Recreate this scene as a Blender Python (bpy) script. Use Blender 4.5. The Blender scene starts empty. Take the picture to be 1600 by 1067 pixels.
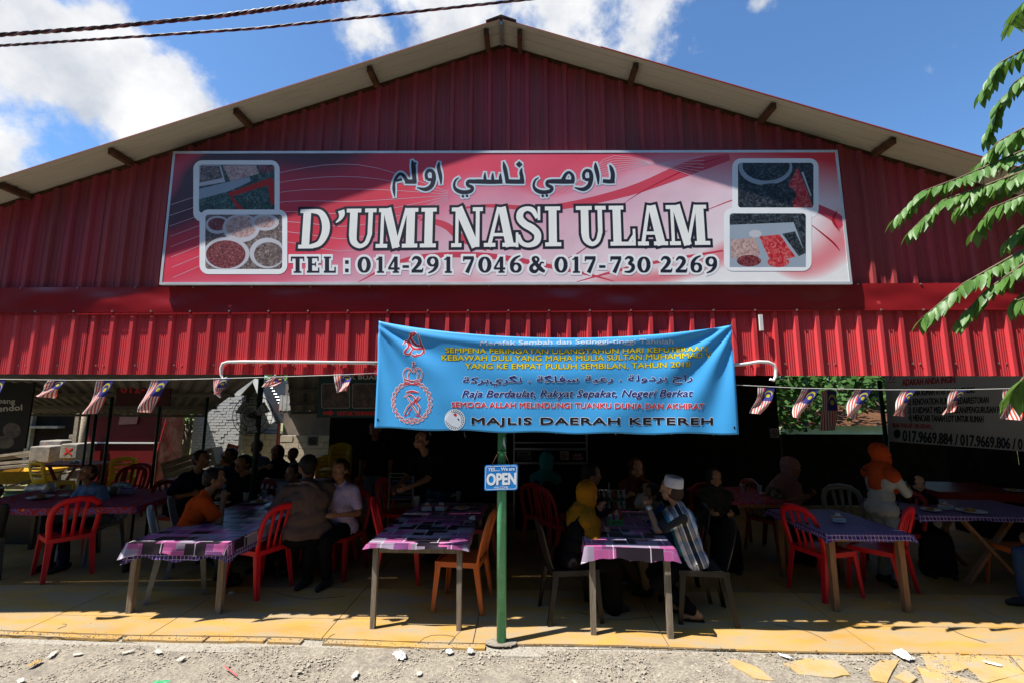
import bpy, bmesh, math, random
import numpy as np
from mathutils import Vector, Matrix
random.seed(7)
C = bpy.context.scene.collection
R = math.radians
PI = math.pi
# ------------------------------------------------------------------ camera, light
F = 711.0; PITCH = R(8.0); YAW = R(1.5); HC = 1.9
cd = bpy.data.cameras.new('camera'); cam = bpy.data.objects.new('camera', cd); C.objects.link(cam)
cd.sensor_width = 36; cd.lens = F/1600*36; cd.clip_end = 600; cd.clip_start = .05
cam.location = (0, 0, HC); cam.rotation_euler = (PI/2+PITCH, 0, YAW)
bpy.context.scene.camera = cam
SUN = Vector((.49, .205, -1)).normalized()
elev = math.asin(-SUN.z); az = math.atan2(-SUN.x, -SUN.y)
W = bpy.data.worlds.new('World'); bpy.context.scene.world = W; W.use_nodes = True
nt = W.node_tree; N = nt.nodes; L = nt.links
bg = N['Background']; bg.inputs[1].default_value = .05
sky = N.new('ShaderNodeTexSky'); sky.sky_type = 'NISHITA'; sky.sun_disc = False
sky.sun_elevation = elev; sky.sun_rotation = az; sky.air_density = 1.0; sky.dust_density = .6; sky.ozone_density = 2.5
tc = N.new('ShaderNodeTexCoord')
def vmath(op, a, b=None):
    n = N.new('ShaderNodeVectorMath'); n.operation = op
    for i, v in enumerate((a, b)):
        if v is None: continue
        if isinstance(v, (tuple, list)): n.inputs[i].default_value = v
        else: L.new(v, n.inputs[i])
    return n
def fmath(op, a, b=None, c=None):
    n = N.new('ShaderNodeMath'); n.operation = op
    for i, v in enumerate((a, b, c)):
        if v is None: continue
        if isinstance(v, (int, float)): n.inputs[i].default_value = v
        else: L.new(v, n.inputs[i])
    return n.outputs[0]
_s, _c = math.sin(PITCH), math.cos(PITCH)
def ray(px, py):
    u = (px-800)/F; v = (533.5-py)/F
    x, y, z = u, _c-v*_s, _s+v*_c
    return Vector((x*math.cos(YAW)-y*math.sin(YAW), x*math.sin(YAW)+y*math.cos(YAW), z))
def P(px, py, Y):
    r = ray(px, py); t = Y/r.y
    return Vector((r.x*t, Y, HC+r.z*t))
def G(px, py, z=0.0):
    r = ray(px, py); t = (z-HC)/r.z
    return Vector((r.x*t, r.y*t, z))
def PX(px, py, X):
    r = ray(px, py); t = X/r.x
    return Vector((X, r.y*t, HC+r.z*t))
# clouds: soft lumps of noise on the sky sphere, gathered round a few directions and scattered elsewhere
nrm = vmath('NORMALIZE', tc.outputs['Generated']).outputs[0]
def noise(scale, detail, rough, off=(0, 0, 0)):
    m = vmath('ADD', nrm, off).outputs[0]
    n = N.new('ShaderNodeTexNoise'); n.inputs['Scale'].default_value = scale; n.inputs['Detail'].default_value = detail
    n.inputs['Roughness'].default_value = rough; L.new(m, n.inputs['Vector']); return n.outputs[0]
n1 = noise(5.0, 9, .6); n2 = noise(14, 6, .6, (3, 1, 2)); n3 = noise(2.2, 2, .5, (5, 5, 1))
blob = None
for px, py, rad, amp in ((85, 105, .22, .92), (30, 30, .15, .8), (200, 150, .17, .95), (285, 140, .12, .95), (250, 185, .12, .8), (-5, 225, .055, .9), (-120, 60, .3, .9), (590, 50, .13, .9), (700, 10, .24, 1.0),
                         (880, 10, .26, 1.05), (1020, 20, .19, .95), (1190, 8, .05, .7), (520, -60, .2, .6), (900, -130, .3, .8)):
    d = ray(px, py).normalized()
    ds = vmath('DISTANCE', nrm, tuple(d)).outputs['Value']
    v = fmath('MULTIPLY', fmath('MAXIMUM', fmath('SUBTRACT', 1.0, fmath('DIVIDE', ds, rad)), 0.0), amp)
    blob = v if blob is None else fmath('MAXIMUM', blob, v)
far = fmath('MULTIPLY', fmath('MAXIMUM', fmath('SUBTRACT', n3, .54), 0), 2.2)
sepx = N.new('ShaderNodeSeparateXYZ'); L.new(nrm, sepx.inputs[0])
behind = fmath('MAXIMUM', fmath('MULTIPLY', sepx.outputs[1], -1.5), 0)
field = fmath('ADD', blob, fmath('MULTIPLY', fmath('MULTIPLY', far, behind), 2.5))
dens = fmath('ADD', field, fmath('MULTIPLY', fmath('SUBTRACT', n1, .5), 2.1))
dens = fmath('ADD', dens, fmath('MULTIPLY', fmath('SUBTRACT', n2, .5), .8))
mr = N.new('ShaderNodeMapRange'); mr.inputs[1].default_value = .30; mr.inputs[2].default_value = .70; L.new(dens, mr.inputs[0]); mr.interpolation_type = 'SMOOTHSTEP'
up = fmath('MAXIMUM', fmath('MULTIPLY', sepx.outputs[2], 6), 0); up = fmath('MINIMUM', up, 1)
mask = fmath('MULTIPLY', mr.outputs[0], up)
cc = N.new('ShaderNodeValToRGB'); L.new(noise(7, 5, .6, (1, 2, 3)), cc.inputs[0])
cc.color_ramp.elements[0].position = .3; cc.color_ramp.elements[0].color = (6.0, 6.5, 7.4, 1)
cc.color_ramp.elements[1].position = .62; cc.color_ramp.elements[1].color = (10.5, 10.5, 10.6, 1)
mx = N.new('ShaderNodeMixRGB'); L.new(mask, mx.inputs[0]); L.new(cc.outputs[0], mx.inputs[2])
skyg = N.new('ShaderNodeMixRGB'); skyg.blend_type = 'MULTIPLY'; skyg.inputs[0].default_value = 1; skyg.inputs[2].default_value = (1.3, 1.78, 2.15, 1)
L.new(sky.outputs[0], skyg.inputs[1]); L.new(skyg.outputs[0], mx.inputs[1]); L.new(mx.outputs[0], bg.inputs[0])
sl = bpy.data.lights.new('sun', 'SUN'); sl.energy = 5; sl.angle = R(.53); sl.color = (1, .955, .88)
so = bpy.data.objects.new('sun', sl); C.objects.link(so); so.rotation_euler = SUN.to_track_quat('-Z', 'Y').to_euler()
vs = bpy.context.scene.view_settings
vs.view_transform = 'Standard'; vs.look = 'None'; vs.exposure = .95; vs.gamma = 1
try: bpy.context.scene.cycles.max_bounces = 6; bpy.context.scene.cycles.diffuse_bounces = 2
except Exception: pass

# ------------------------------------------------------------------ materials
MATS = {}
def mat(name, col, rough=.6, metal=0, var=.12, vs_=6, bump=0, bs=60, spec=.15, col2=None, thr=(.45, .6), c2s=3, alpha=None, trans=0, coord='Object', stretch=None, coat=0):
    if name in MATS: return MATS[name]
    m = bpy.data.materials.new(name); m.use_nodes = True; n = m.node_tree.nodes; l = m.node_tree.links
    b = n['Principled BSDF']; b.inputs['Roughness'].default_value = rough; b.inputs['Metallic'].default_value = metal
    b.inputs['Specular IOR Level'].default_value = spec
    if coat: b.inputs['Coat Weight'].default_value = coat
    t = n.new('ShaderNodeTexCoord'); src = t.outputs[coord]
    if stretch:
        mp = n.new('ShaderNodeMapping'); mp.inputs['Scale'].default_value = stretch; l.new(src, mp.inputs[0]); src = mp.outputs[0]
    ns = n.new('ShaderNodeTexNoise'); ns.inputs['Scale'].default_value = vs_; ns.inputs['Detail'].default_value = 6; l.new(src, ns.inputs['Vector'])
    rmp = n.new('ShaderNodeValToRGB'); l.new(ns.outputs[0], rmp.inputs[0])
    rmp.color_ramp.elements[0].position = .3; rmp.color_ramp.elements[0].color = (*[c*(1-var) for c in col], 1)
    rmp.color_ramp.elements[1].position = .7; rmp.color_ramp.elements[1].color = (*[min(1, c*(1+var)) for c in col], 1)
    out = rmp.outputs[0]
    if col2:
        n2_ = n.new('ShaderNodeTexNoise'); n2_.inputs['Scale'].default_value = c2s; n2_.inputs['Detail'].default_value = 8; n2_.inputs['Roughness'].default_value = .65; l.new(src, n2_.inputs['Vector'])
        m2 = n.new('ShaderNodeMapRange'); m2.inputs[1].default_value = thr[0]; m2.inputs[2].default_value = thr[1]; l.new(n2_.outputs[0], m2.inputs[0])
        mi = n.new('ShaderNodeMixRGB'); l.new(m2.outputs[0], mi.inputs[0]); l.new(out, mi.inputs[1]); mi.inputs[2].default_value = (*col2, 1); out = mi.outputs[0]
    l.new(out, b.inputs['Base Color'])
    if bump:
        nb = n.new('ShaderNodeTexNoise'); nb.inputs['Scale'].default_value = bs; nb.inputs['Detail'].default_value = 5; l.new(src, nb.inputs['Vector'])
        bp = n.new('ShaderNodeBump'); bp.inputs['Strength'].default_value = bump; bp.inputs['Distance'].default_value = .01; l.new(nb.outputs[0], bp.inputs['Height']); l.new(bp.outputs[0], b.inputs['Normal'])
    if alpha is not None: b.inputs['Alpha'].default_value = alpha
    if trans: b.inputs['Transmission Weight'].default_value = trans; b.inputs['IOR'].default_value = 1.4
    MATS[name] = m; return m
def flat(name, col, rough=.5, spec=.2): return mat(name, col, rough, var=.03, spec=spec)

# ------------------------------------------------------------------ objects
def tag(o, label=None, cat=None, group=None, kind=None):
    if label: o['label'] = label
    if cat: o['category'] = cat
    if group: o['group'] = group
    if kind: o['kind'] = kind
    return o
def empty(name, label=None, cat=None, loc=(0, 0, 0), rz=0, group=None, kind=None):
    o = bpy.data.objects.new(name, None); C.objects.link(o); o.location = loc; o.rotation_euler = (0, 0, rz); o.empty_display_size = .1
    return tag(o, label, cat, group, kind)
def link(name, me, parent=None, m=None, loc=None, rot=None, scale=None):
    o = bpy.data.objects.new(name, me); C.objects.link(o)
    if m is not None and not me.materials:
        for q in (m if isinstance(m, (list, tuple)) else [m]): me.materials.append(q)
    if parent: o.parent = parent
    if loc is not None: o.location = loc
    if rot is not None: o.rotation_euler = rot
    if scale is not None: o.scale = scale
    return o
def copy_tree(o, parent=None):
    c = o.copy(); C.objects.link(c)
    if parent: c.parent = parent
    for ch in list(o.children): copy_tree(ch, c)
    return c
class MB:
    def __init__(s): s.v = []; s.f = []; s.mi = []; s.sm = []; s.cur = 0; s.smooth = False
    def add(s, vs_, fs):
        k = len(s.v); s.v += [tuple(v) for v in vs_]
        for f in fs: s.f.append(tuple(i+k for i in f)); s.mi.append(s.cur); s.sm.append(s.smooth)
    def box(s, c, d, rot=None, taper=1.0):
        hx, hy, hz = d[0]/2, d[1]/2, d[2]/2
        vs_ = [Vector((x*hx*(taper if z < 0 else 1), y*hy*(taper if z < 0 else 1), z*hz)) for z in (-1, 1) for y in (-1, 1) for x in (-1, 1)]
        if rot is not None: vs_ = [rot @ v for v in vs_]
        s.add([v+Vector(c) for v in vs_], [(0, 2, 3, 1), (4, 5, 7, 6), (0, 1, 5, 4), (2, 6, 7, 3), (0, 4, 6, 2), (1, 3, 7, 5)])
    def bar(s, a, b, w, t=None, up=(0, 0, 1), w2=None, t2=None):
        a = Vector(a); b = Vector(b); t = w if t is None else t; w2 = w if w2 is None else w2; t2 = t if t2 is None else t2
        d = (b-a).normalized(); u = Vector(up)
        if abs(d.dot(u)) > .98: u = Vector((0, 1, 0))
        x = d.cross(u).normalized(); y = x.cross(d).normalized()
        vs_ = [p+x*sx*ww/2+y*sy*tt/2 for p, ww, tt in ((a, w, t), (b, w2, t2)) for sx, sy in ((-1, -1), (1, -1), (1, 1), (-1, 1))]
        s.add(vs_, [(0, 3, 2, 1), (4, 5, 6, 7), (0, 1, 5, 4), (1, 2, 6, 5), (2, 3, 7, 6), (3, 0, 4, 7)])
    def tube(s, pts, r, n=8, cap=True, flat_=None, roll=None):
        pts = [Vector(p) for p in pts]; rs = r if isinstance(r, (list, tuple)) else [r]*len(pts)
        u = Vector((0, 0, 1)); rings = []; k0 = len(s.v); px_ = None
        for i, p in enumerate(pts):
            d = (pts[min(i+1, len(pts)-1)]-pts[max(i-1, 0)]).normalized()
            if px_ is None:
                if abs(d.dot(u)) > .95: u = Vector((0, 1, 0))
                x = d.cross(u).normalized()
            else: x = (px_-d*px_.dot(d)).normalized()
            px_ = x; y = x.cross(d)
            fx, fy = flat_ if flat_ else (1, 1)
            s.v += [tuple(p+(x*math.cos(a)*fx+y*math.sin(a)*fy)*rs[i]) for a in (2*PI*j/n for j in range(n))]
        for i in range(len(pts)-1):
            for j in range(n):
                a = k0+i*n+j; b = k0+i*n+(j+1) % n
                s.f.append((a, b, b+n, a+n)); s.mi.append(s.cur); s.sm.append(True)
        if cap:
            s.f.append(tuple(k0+j for j in range(n))[::-1]); s.mi.append(s.cur); s.sm.append(False)
            s.f.append(tuple(k0+(len(pts)-1)*n+j for j in range(n))); s.mi.append(s.cur); s.sm.append(False)
    def lathe(s, prof, n=20, c=(0, 0, 0)):
        k0 = len(s.v); c = Vector(c)
        for r, z in prof: s.v += [(c.x+r*math.cos(2*PI*j/n), c.y+r*math.sin(2*PI*j/n), c.z+z) for j in range(n)]
        for i in range(len(prof)-1):
            for j in range(n):
                a = k0+i*n+j; b = k0+i*n+(j+1) % n
                s.f.append((a, b, b+n, a+n)); s.mi.append(s.cur); s.sm.append(True)
        if prof[0][0] > 1e-4: s.f.append(tuple(k0+j for j in range(n))[::-1]); s.mi.append(s.cur); s.sm.append(False)
        if prof[-1][0] > 1e-4: s.f.append(tuple(k0+(len(prof)-1)*n+j for j in range(n))); s.mi.append(s.cur); s.sm.append(False)
    def prism(s, pts, z0, z1):
        n = len(pts); s.add([(x, y, z0) for x, y in pts]+[(x, y, z1) for x, y in pts],
              [tuple(range(n))[::-1], tuple(range(n, 2*n))]+[(i, (i+1) % n, n+(i+1) % n, n+i) for i in range(n)])
    def mesh(s, name):
        me = bpy.data.meshes.new(name); me.from_pydata(s.v, [], s.f); me.update()
        me.polygons.foreach_set('material_index', s.mi); me.polygons.foreach_set('use_smooth', s.sm); return me
    def build(s, name, m, parent=None, **k): return link(name, s.mesh(name), parent, m, **k)
def one(name, m, fn, parent=None, **k):
    b = MB(); fn(b); return b.build(name, m, parent, **k)
def boxo(name, m, c, d, parent=None, rot=None, **k): return one(name, m, lambda b: b.box(c, d, rot), parent, **k)
def bevel(o, w=.004, seg=2):
    md = o.modifiers.new('bevel', 'BEVEL'); md.width = w; md.segments = seg; md.limit_method = 'ANGLE'; return o

# ------------------------------------------------------------------ flat print: strokes and text laid on a surface
TS = bpy.data.scenes.new('workbench')
def bake(o):
    """evaluate one object's modifiers in a scene of its own and return the mesh"""
    TS.collection.objects.link(o); vl = TS.view_layers[0]; vl.update(); me = bpy.data.meshes.new_from_object(o.evaluated_get(vl.depsgraph)); TS.collection.objects.unlink(o); return me
def text_mesh(body, shear=0, space=1.0):
    cu = bpy.data.curves.new('t', 'FONT'); cu.body = body; cu.size = 1; cu.shear = shear; cu.space_character = space; cu.resolution_u = 3
    o = bpy.data.objects.new('t', cu); me = bake(o); bpy.data.objects.remove(o); bpy.data.curves.remove(cu); return me
TM = {}
def text(body, name, m, parent, x0, x1, yb, cap, fn, lift=0, bold=0, shear=0, bend=None, space=1.0):
    """lay a line of text between pixel columns x0..x1, baseline yb, capital height cap; fn(px, py, lift) -> point on the surface.
    bold (in pixels) thickens it with shifted copies, each a hair above the last"""
    key = (body, shear, space)
    if key not in TM:
        me = text_mesh(body, shear, space); TM[key] = ([tuple(v.co) for v in me.vertices], [tuple(f.vertices) for f in me.polygons]); bpy.data.meshes.remove(me)
    V0, F0 = TM[key]; xs = [v[0] for v in V0]; a, c = min(xs), max(xs); q = yb if isinstance(yb, (tuple, list)) else (yb, yb)
    b = MB(); sh = [(0, 0)]
    if bold: sh += [(bold*math.cos(k*PI/4), bold*math.sin(k*PI/4)) for k in range(8)]
    for k, (dx, dy) in enumerate(sh):
        vs_ = []
        for v in V0:
            t = (v[0]-a)/(c-a); px = x0+t*(x1-x0)+dx; py = q[0]+(q[1]-q[0])*t-v[1]/.72*cap+dy
            if bend: py += bend(t)
            vs_.append(fn(px, py, lift+k*.00002))
        b.add(vs_, F0)
    return tag(b.build(name, m, parent), kind='stuff')
def strokes(b, lst, fn, lift=0, grow=0.0, ext=0.0, step=.000015):
    """each stroke: list of (x, y, w) in photo pixels; butt ends lengthened by ext"""
    for k, st in enumerate(lst):
        q = [Vector((p[0], p[1])) for p in st]; w = [p[2]+grow*2 for p in st]
        if ext:
            q[0] = q[0]-(q[1]-q[0]).normalized()*ext; q[-1] = q[-1]+(q[-1]-q[-2]).normalized()*ext
        n = len(q); L_, R_ = [], []
        for i in range(n):
            d = (q[min(i+1, n-1)]-q[max(i-1, 0)]).normalized(); nn = Vector((-d.y, d.x))
            L_.append(q[i]+nn*w[i]/2); R_.append(q[i]-nn*w[i]/2)
        lf = lift+k*step
        vs_ = [fn(p.x, p.y, lf+i*4e-6) for i, p in enumerate(L_)]+[fn(p.x, p.y, lf+i*4e-6) for i, p in enumerate(R_)]
        b.add(vs_, [(i, i+1, n+i+1, n+i) for i in range(n-1)])
def curve(pts, sub=5):
    """Catmull-Rom through (x, y, w)"""
    out = []; n = len(pts)
    for i in range(n-1):
        p = [pts[max(i-1, 0)], pts[i], pts[i+1], pts[min(i+2, n-1)]]
        for j in range(sub):
            t = j/sub
            out.append(tuple(.5*((2*p[1][k])+(-p[0][k]+p[2][k])*t+(2*p[0][k]-5*p[1][k]+4*p[2][k]-p[3][k])*t*t+(-p[0][k]+3*p[1][k]-3*p[2][k]+p[3][k])*t**3) for k in range(3)))
    out.append(pts[-1]); return out
def disc(b, x, y, rx, ry, fn, lift, n=24):
    b.add([fn(x+rx*math.cos(2*PI*i/n), y+ry*math.sin(2*PI*i/n), lift) for i in range(n)], [tuple(range(n))])
def poly(b, pts, fn, lift): b.add([fn(x, y, lift) for x, y in pts], [tuple(range(len(pts)))])
def rrect(x0, y0, x1, y1, r, n=6):
    out = []
    for cx, cy, a0 in ((x1-r, y0+r, -PI/2), (x1-r, y1-r, 0), (x0+r, y1-r, PI/2), (x0+r, y0+r, PI)):
        out += [(cx+r*math.cos(a0+PI/2*i/n), cy+r*math.sin(a0+PI/2*i/n)) for i in range(n+1)]
    return out

# ------------------------------------------------------------------ setting: ground and painted floor
M_gravel = mat('gravel', (.28, .245, .195), .95, var=.35, vs_=45, bump=1.0, bs=140, col2=(.19, .165, .135), thr=(.5, .68), c2s=7)
M_stone = mat('stone', (.32, .28, .225), .9, var=.4, vs_=20, spec=.2)
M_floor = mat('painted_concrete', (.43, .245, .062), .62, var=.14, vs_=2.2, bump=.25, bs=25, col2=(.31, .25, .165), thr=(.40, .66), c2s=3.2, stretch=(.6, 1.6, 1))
M_inner = mat('shaded_floor', (.29, .165, .048), .6, var=.3, vs_=2.2, bump=.25, bs=25, col2=(.20, .155, .10), thr=(.46, .66), c2s=1.6)  # inner bays: interior shade put into a darker floor colour
M_under = mat('screed', (.33, .30, .25), .95, var=.3, vs_=60, bump=1, bs=120)
M_grass = mat('dry_grass', (.14, .15, .05), .95, var=.4, vs_=12, bump=.8, bs=60, col2=(.26, .21, .13), thr=(.45, .6), c2s=2)
gm = MB(); n_ = 60
def hz(x, y): return .008*math.sin(x*5.1+y*3)+.006*math.sin(x*11-y*7)-.012
X0, X1, Y0, Y1 = -14, 14, 1.6, 3.9
gm.smooth = True
gm.add([(X0+(X1-X0)*i/n_, Y0+(Y1-Y0)*j/30, hz(X0+(X1-X0)*i/n_, Y0+(Y1-Y0)*j/30)-.004) for j in range(31) for i in range(n_+1)],
       [(j*(n_+1)+i, j*(n_+1)+i+1, (j+1)*(n_+1)+i+1, (j+1)*(n_+1)+i) for j in range(30) for i in range(n_)])
tag(gm.build('gravel_ground', M_gravel), kind='structure')
tag(one('ground', M_grass, lambda b: b.add([(-300, -300, -.05), (300, -300, -.05), (300, 300, -.05), (-300, 300, -.05)], [(0, 1, 2, 3)])), kind='structure')
tag(one('yard_ground', M_grass, lambda b: b.add([(-40, 6.6, -.01), (-5.0, 6.6, -.01), (-5.0, 9.0, -.01), (8, 9.6, -.01), (30, 9.6, -.01), (30, 40, -.01), (-40, 40, -.01)], [tuple(range(7))])), kind='structure')
tag(one('road', mat('asphalt', (.05, .05, .052), .9, var=.3, vs_=30, bump=.5), lambda b: b.add([(-60, -5, -.02), (60, -5, -.02), (60, 1.7, -.02), (-60, 1.7, -.02)], [(0, 1, 2, 3)])), kind='structure')
# painted slab: bays with open joints, a separate edging strip with broken bits
floor = tag(empty('floor'), kind='structure')
boxo('floor_bed', M_under, (0, 6.5, -.045), (18, 5.35, .05), floor)
def edge_y(x): return 3.985-.022*(x+.5)+.012*math.sin(x*2.3)
xs = [-9, -7.4, -5.75, G(25, 990).x, G(228, 995).x, G(500, 1000).x, -.42, 1.15, 2.75, 4.3, 5.9, 7.5, 9]
for i in range(len(xs)-1):
    a, b_ = xs[i]+.004, xs[i+1]-.004; pts = []
    nn = 8
    for k in range(nn+1):
        x = a+(b_-a)*k/nn; pts.append((x, edge_y(x)+random.uniform(-.004, .004)))
    # joints run back with a slight slant and end at the door line
    def bay(b, pts=pts, a=a, b_=b_):
        b.prism(pts+[(b_, 5.05), (a, 5.05)], -.012, .002)
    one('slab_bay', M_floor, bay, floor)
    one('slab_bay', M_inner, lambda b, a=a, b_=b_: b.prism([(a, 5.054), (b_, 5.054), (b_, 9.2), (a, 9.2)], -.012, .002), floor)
cuts = [-9, -6.2, -4.6, -3.33, -2.62, G(467, 1007).x, G(698, 1012).x-1.1, G(405, 1010).x, G(500, 1005).x, G(783, 1010).x-.1]
cuts = sorted(cuts)
for i in range(len(cuts)-1):
    a, b_ = cuts[i]+random.uniform(.004, .02), cuts[i+1]-random.uniform(.004, .03)
    if b_-a < .1: continue
    nn = max(2, int((b_-a)/.12))
    front = [(a+(b_-a)*k/nn, edge_y(a+(b_-a)*k/nn)-.075+random.uniform(-.007, .007)) for k in range(nn+1)]
    back = [(a+(b_-a)*k/nn, edge_y(a+(b_-a)*k/nn)-random.uniform(.006, .016)) for k in range(nn, -1, -1)]
    one('edging_strip', M_floor, lambda b: b.prism(front+back, -.03, -.001), floor)
M_crk = mat('crack_dirt', (.10, .085, .065), .95)
_fz = lambda px, py, lift=0: G(px, py, .0034+lift)
for k, pts in enumerate(([(653, 1004), (662, 996), (676, 992), (700, 992), (712, 994)], [(712, 994), (706, 1001), (700, 1006)], [(700, 1006), (712, 994), (719, 985), (723, 978)], [(505, 1003), (511, 998), (517, 993), (523, 990)], [(0, 991), (60, 993), (130, 996), (210, 999)], [(90, 982), (100, 978), (104, 975), (98, 974)], [(880, 1010), (980, 1009), (1060, 1012), (1150, 1013)], [(1210, 975), (1260, 985), (1290, 1000)], [(1480, 978), (1500, 990), (1540, 1003)], [(430, 925), (480, 935), (540, 930)], [(900, 955), (960, 968), (1020, 962)])):
    st = curve([(x+random.uniform(-1, 1), y, 1.0+.6*random.random()) for x, y in pts], 5); st = [(x, y+random.uniform(-.5, .5), w*.7) for x, y, w in st]
    one('floor_crack', M_crk, lambda b: strokes(b, [st], _fz, k*.00003), floor)
# flagstones, lower right
M_flag_st = mat('worn_yellow_stone', (.42, .28, .11), .8, var=.15, vs_=5, bump=.6, bs=40, col2=(.33, .28, .2), thr=(.45, .65), c2s=6)
path = tag(empty('path'), kind='structure')
for pts in (((855, 230), (930, 215), (1010, 222), (1045, 262), (1000, 270), (900, 262)), ((675, 222), (700, 218), (760, 240), (815, 280), (760, 275), (700, 240)),
            ((1115, 250), (1150, 222), (1205, 220), (1188, 250), (1170, 285), (1130, 280)), ((1198, 272), (1232, 252), (1265, 275), (1240, 292)),
            ((1285, 205), (1395, 199), (1420, 243), (1360, 262), (1300, 245)), ((1272, 242), (1296, 248), (1385, 266), (1470, 292), (1380, 310), (1290, 290)),
            ((1408, 206), (1540, 201), (1562, 232), (1596, 258), (1480, 288), (1432, 246)), ((1560, 205), (1640, 200), (1650, 250), (1602, 252)), ((1490, 292), (1600, 264), (1660, 262), (1640, 320), (1520, 320)),
            ((1150, 300), (1240, 298), (1280, 330), (1160, 340)), ((1400, 305), (1480, 297), (1510, 330), (1420, 340))):
    q = [G(800+x/2, 920+y/2) for x, y in pts]; c = sum(q, Vector())/len(q)
    out = []
    for k in range(len(q)):
        a, b_ = q[k], q[(k+1) % len(q)]
        for t in (0, .33, .66): p = a.lerp(b_, t); p = p+(p-c)*random.uniform(.03, .13); out.append((p.x, p.y))
    one('paving_stone', M_flag_st, lambda b: b.prism(out[::-1], -.03, random.uniform(-.006, .000)), path)
# loose gravel: thousands of small chipped stones
gb = MB(); base = []
for k in range(6):
    bmx = bmesh.new(); bmesh.ops.create_icosphere(bmx, subdivisions=1, radius=1)
    base.append(([Vector(v.co)*random.uniform(.65, 1.15) for v in bmx.verts], [tuple(v.index for v in f.verts) for f in bmx.faces])); bmx.free()
for k in range(19000):
    if k < 15500: y = 3.90-abs(random.gauss(0, .45)); x = random.uniform(-4.8, 4.8)
    else: y = random.uniform(1.2, 3.9); x = random.uniform(-6, 6)
    if random.random() < .35+.35*math.sin(x*1.9+1)*math.sin(y*6+x): continue
    if y > edge_y(x)-.085 and x < 0: continue
    if y > edge_y(x)-.01: continue
    r = random.choice((.003, .004, .005, .006, .009)) * random.uniform(.7, 1.3)
    if random.random() < .012: r *= 2.0
    vs_, fs = random.choice(base); M = Matrix.Rotation(random.uniform(0, 6.3), 3, 'Z') @ Matrix.Diagonal((r*random.uniform(.8, 1.5), r, r*.55)).to_3x3()
    gb.add([M @ v+Vector((x, y, hz(x, y)+.0)) for v in vs_], fs)
tag(gb.build('gravel', M_stone), kind='stuff')
cr = MB()
for k in range(900):   # crumbs on the edge of the slab
    x = random.uniform(-4.5, 4.5); y = edge_y(x)+random.gauss(-.045, .03); r = random.uniform(.0015, .006)
    if random.random() < .12: y = random.uniform(4.0, 5.5)
    vs_, fs = random.choice(base); cr.add([v*r+Vector((x, y, .003)) for v in vs_], fs)
tag(cr.build('rubble', M_stone), kind='stuff')
# litter
M_paper = mat('paper', (.58, .57, .55), .8, var=.05)
def crumple(name, lab, px, py, w, d, h, m=M_paper, seed=1, cat='litter'):
    rr = random.Random(seed); b = MB(); n = 7; c = G(px, py)
    b.add([((i/n-.5)*w*(1+rr.uniform(-.15, .15)), (j/n-.5)*d*(1+rr.uniform(-.2, .2)), .004+h*rr.random()*(1 if 0 < i < n and 0 < j < n else .25)) for j in range(n+1) for i in range(n+1)],
          [(j*(n+1)+i, j*(n+1)+i+1, (j+1)*(n+1)+i+1, (j+1)*(n+1)+i) for j in range(n) for i in range(n) if not ((i in (0, n-1)) and (j in (0, n-1)))])
    o = b.build(name, m); o.location = c; o.rotation_euler = (0, 0, rr.uniform(0, 3)); return tag(o, lab, cat)
crumple('tissue', 'largest crumpled white tissue on the gravel just left of the green post', 625, 1025, .13, .08, .03, seed=3)
crumple('tissue', 'small folded white tissue on the gravel nearest the green post', 735, 1018, .06, .05, .02, seed=4)
crumple('tissue', 'small flat white tissue between the largest tissue and the one by the post', 702, 1018, .07, .05, .015, seed=5)
crumple('paper_scrap', 'white paper cup sleeve lying by the flagstones on the right', 1412, 1025, .10, .13, .03, seed=6)
crumple('tissue', 'crumpled tissue under the red chair beside the long purple table', 361, 928, .05, .035, .03, seed=8)
crumple('paper_scrap', 'thin white scrap on the yellow flagstones at lower right', 1552, 1037, .10, .04, .008, seed=9)
crumple('paper_scrap', 'white scrap on gravel in front of the yellow edging right of the post', 1226, 1025, .09, .035, .01, seed=10)
M_chip = mat('pale_stone', (.42, .40, .35), .9, var=.1, vs_=20)
for k, (px, py, w, l_) in enumerate(((82, 1022, .11, 'flat pale stone chip second from the left on the gravel'), (121, 1022, .07, 'small pale stone chip left of the yellow edging break'), (247, 1018, .09, 'pale stone chip against the edging below the wooden table legs'),
                                    (200, 1018, .08, 'thin pale stone chip between two others in the left gravel'), (283, 1029, .07, 'low pale chip on the gravel under the crack in the edging'), (555, 1054, .1, 'pale grey flat chip near the bottom edge left of the tissue'),
                                    (32, 1063, .08, 'white stone chip in the bottom corner beside green leaves'), (655, 1052, .06, 'small pale chip below the largest tissue'))):
    crumple('stone_chip', l_, px, py, w*.9, .035, .003, M_chip, 20+k, 'stone')
crumple('paint_flake', 'yellow painted flake lying on the gravel at left', 55, 1036, .09, .05, .01, M_floor, 31, 'paint flake')
M_redp = flat('red_plastic_straw', (.7, .12, .12)); M_grnp = flat('green_wrapper', (.05, .35, .15))
one('drinking_straw', M_redp, lambda b: b.tube([G(351, 1043)+Vector((0, 0, .012)), G(371, 1058)+Vector((0, 0, .01))], .004)); tag(bpy.data.objects['drinking_straw'], 'short red drinking straw lying on the gravel', 'straw')
crumple('candy_wrapper', 'green wrapper scrap at the bottom edge of the gravel', 252, 1066, .11, .03, .008, M_grnp, 41)
M_leafy = mat('yellow_leaf', (.65, .5, .04), .6)
crumple('fallen_leaf', 'yellow fallen leaf on the floor beneath the checkered table', 1389, 942, .035, .02, .006, M_leafy, 42, 'leaf')
dl = MB(); M_dead = mat('dead_leaf', (.16, .09, .04), .8, var=.3)
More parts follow.
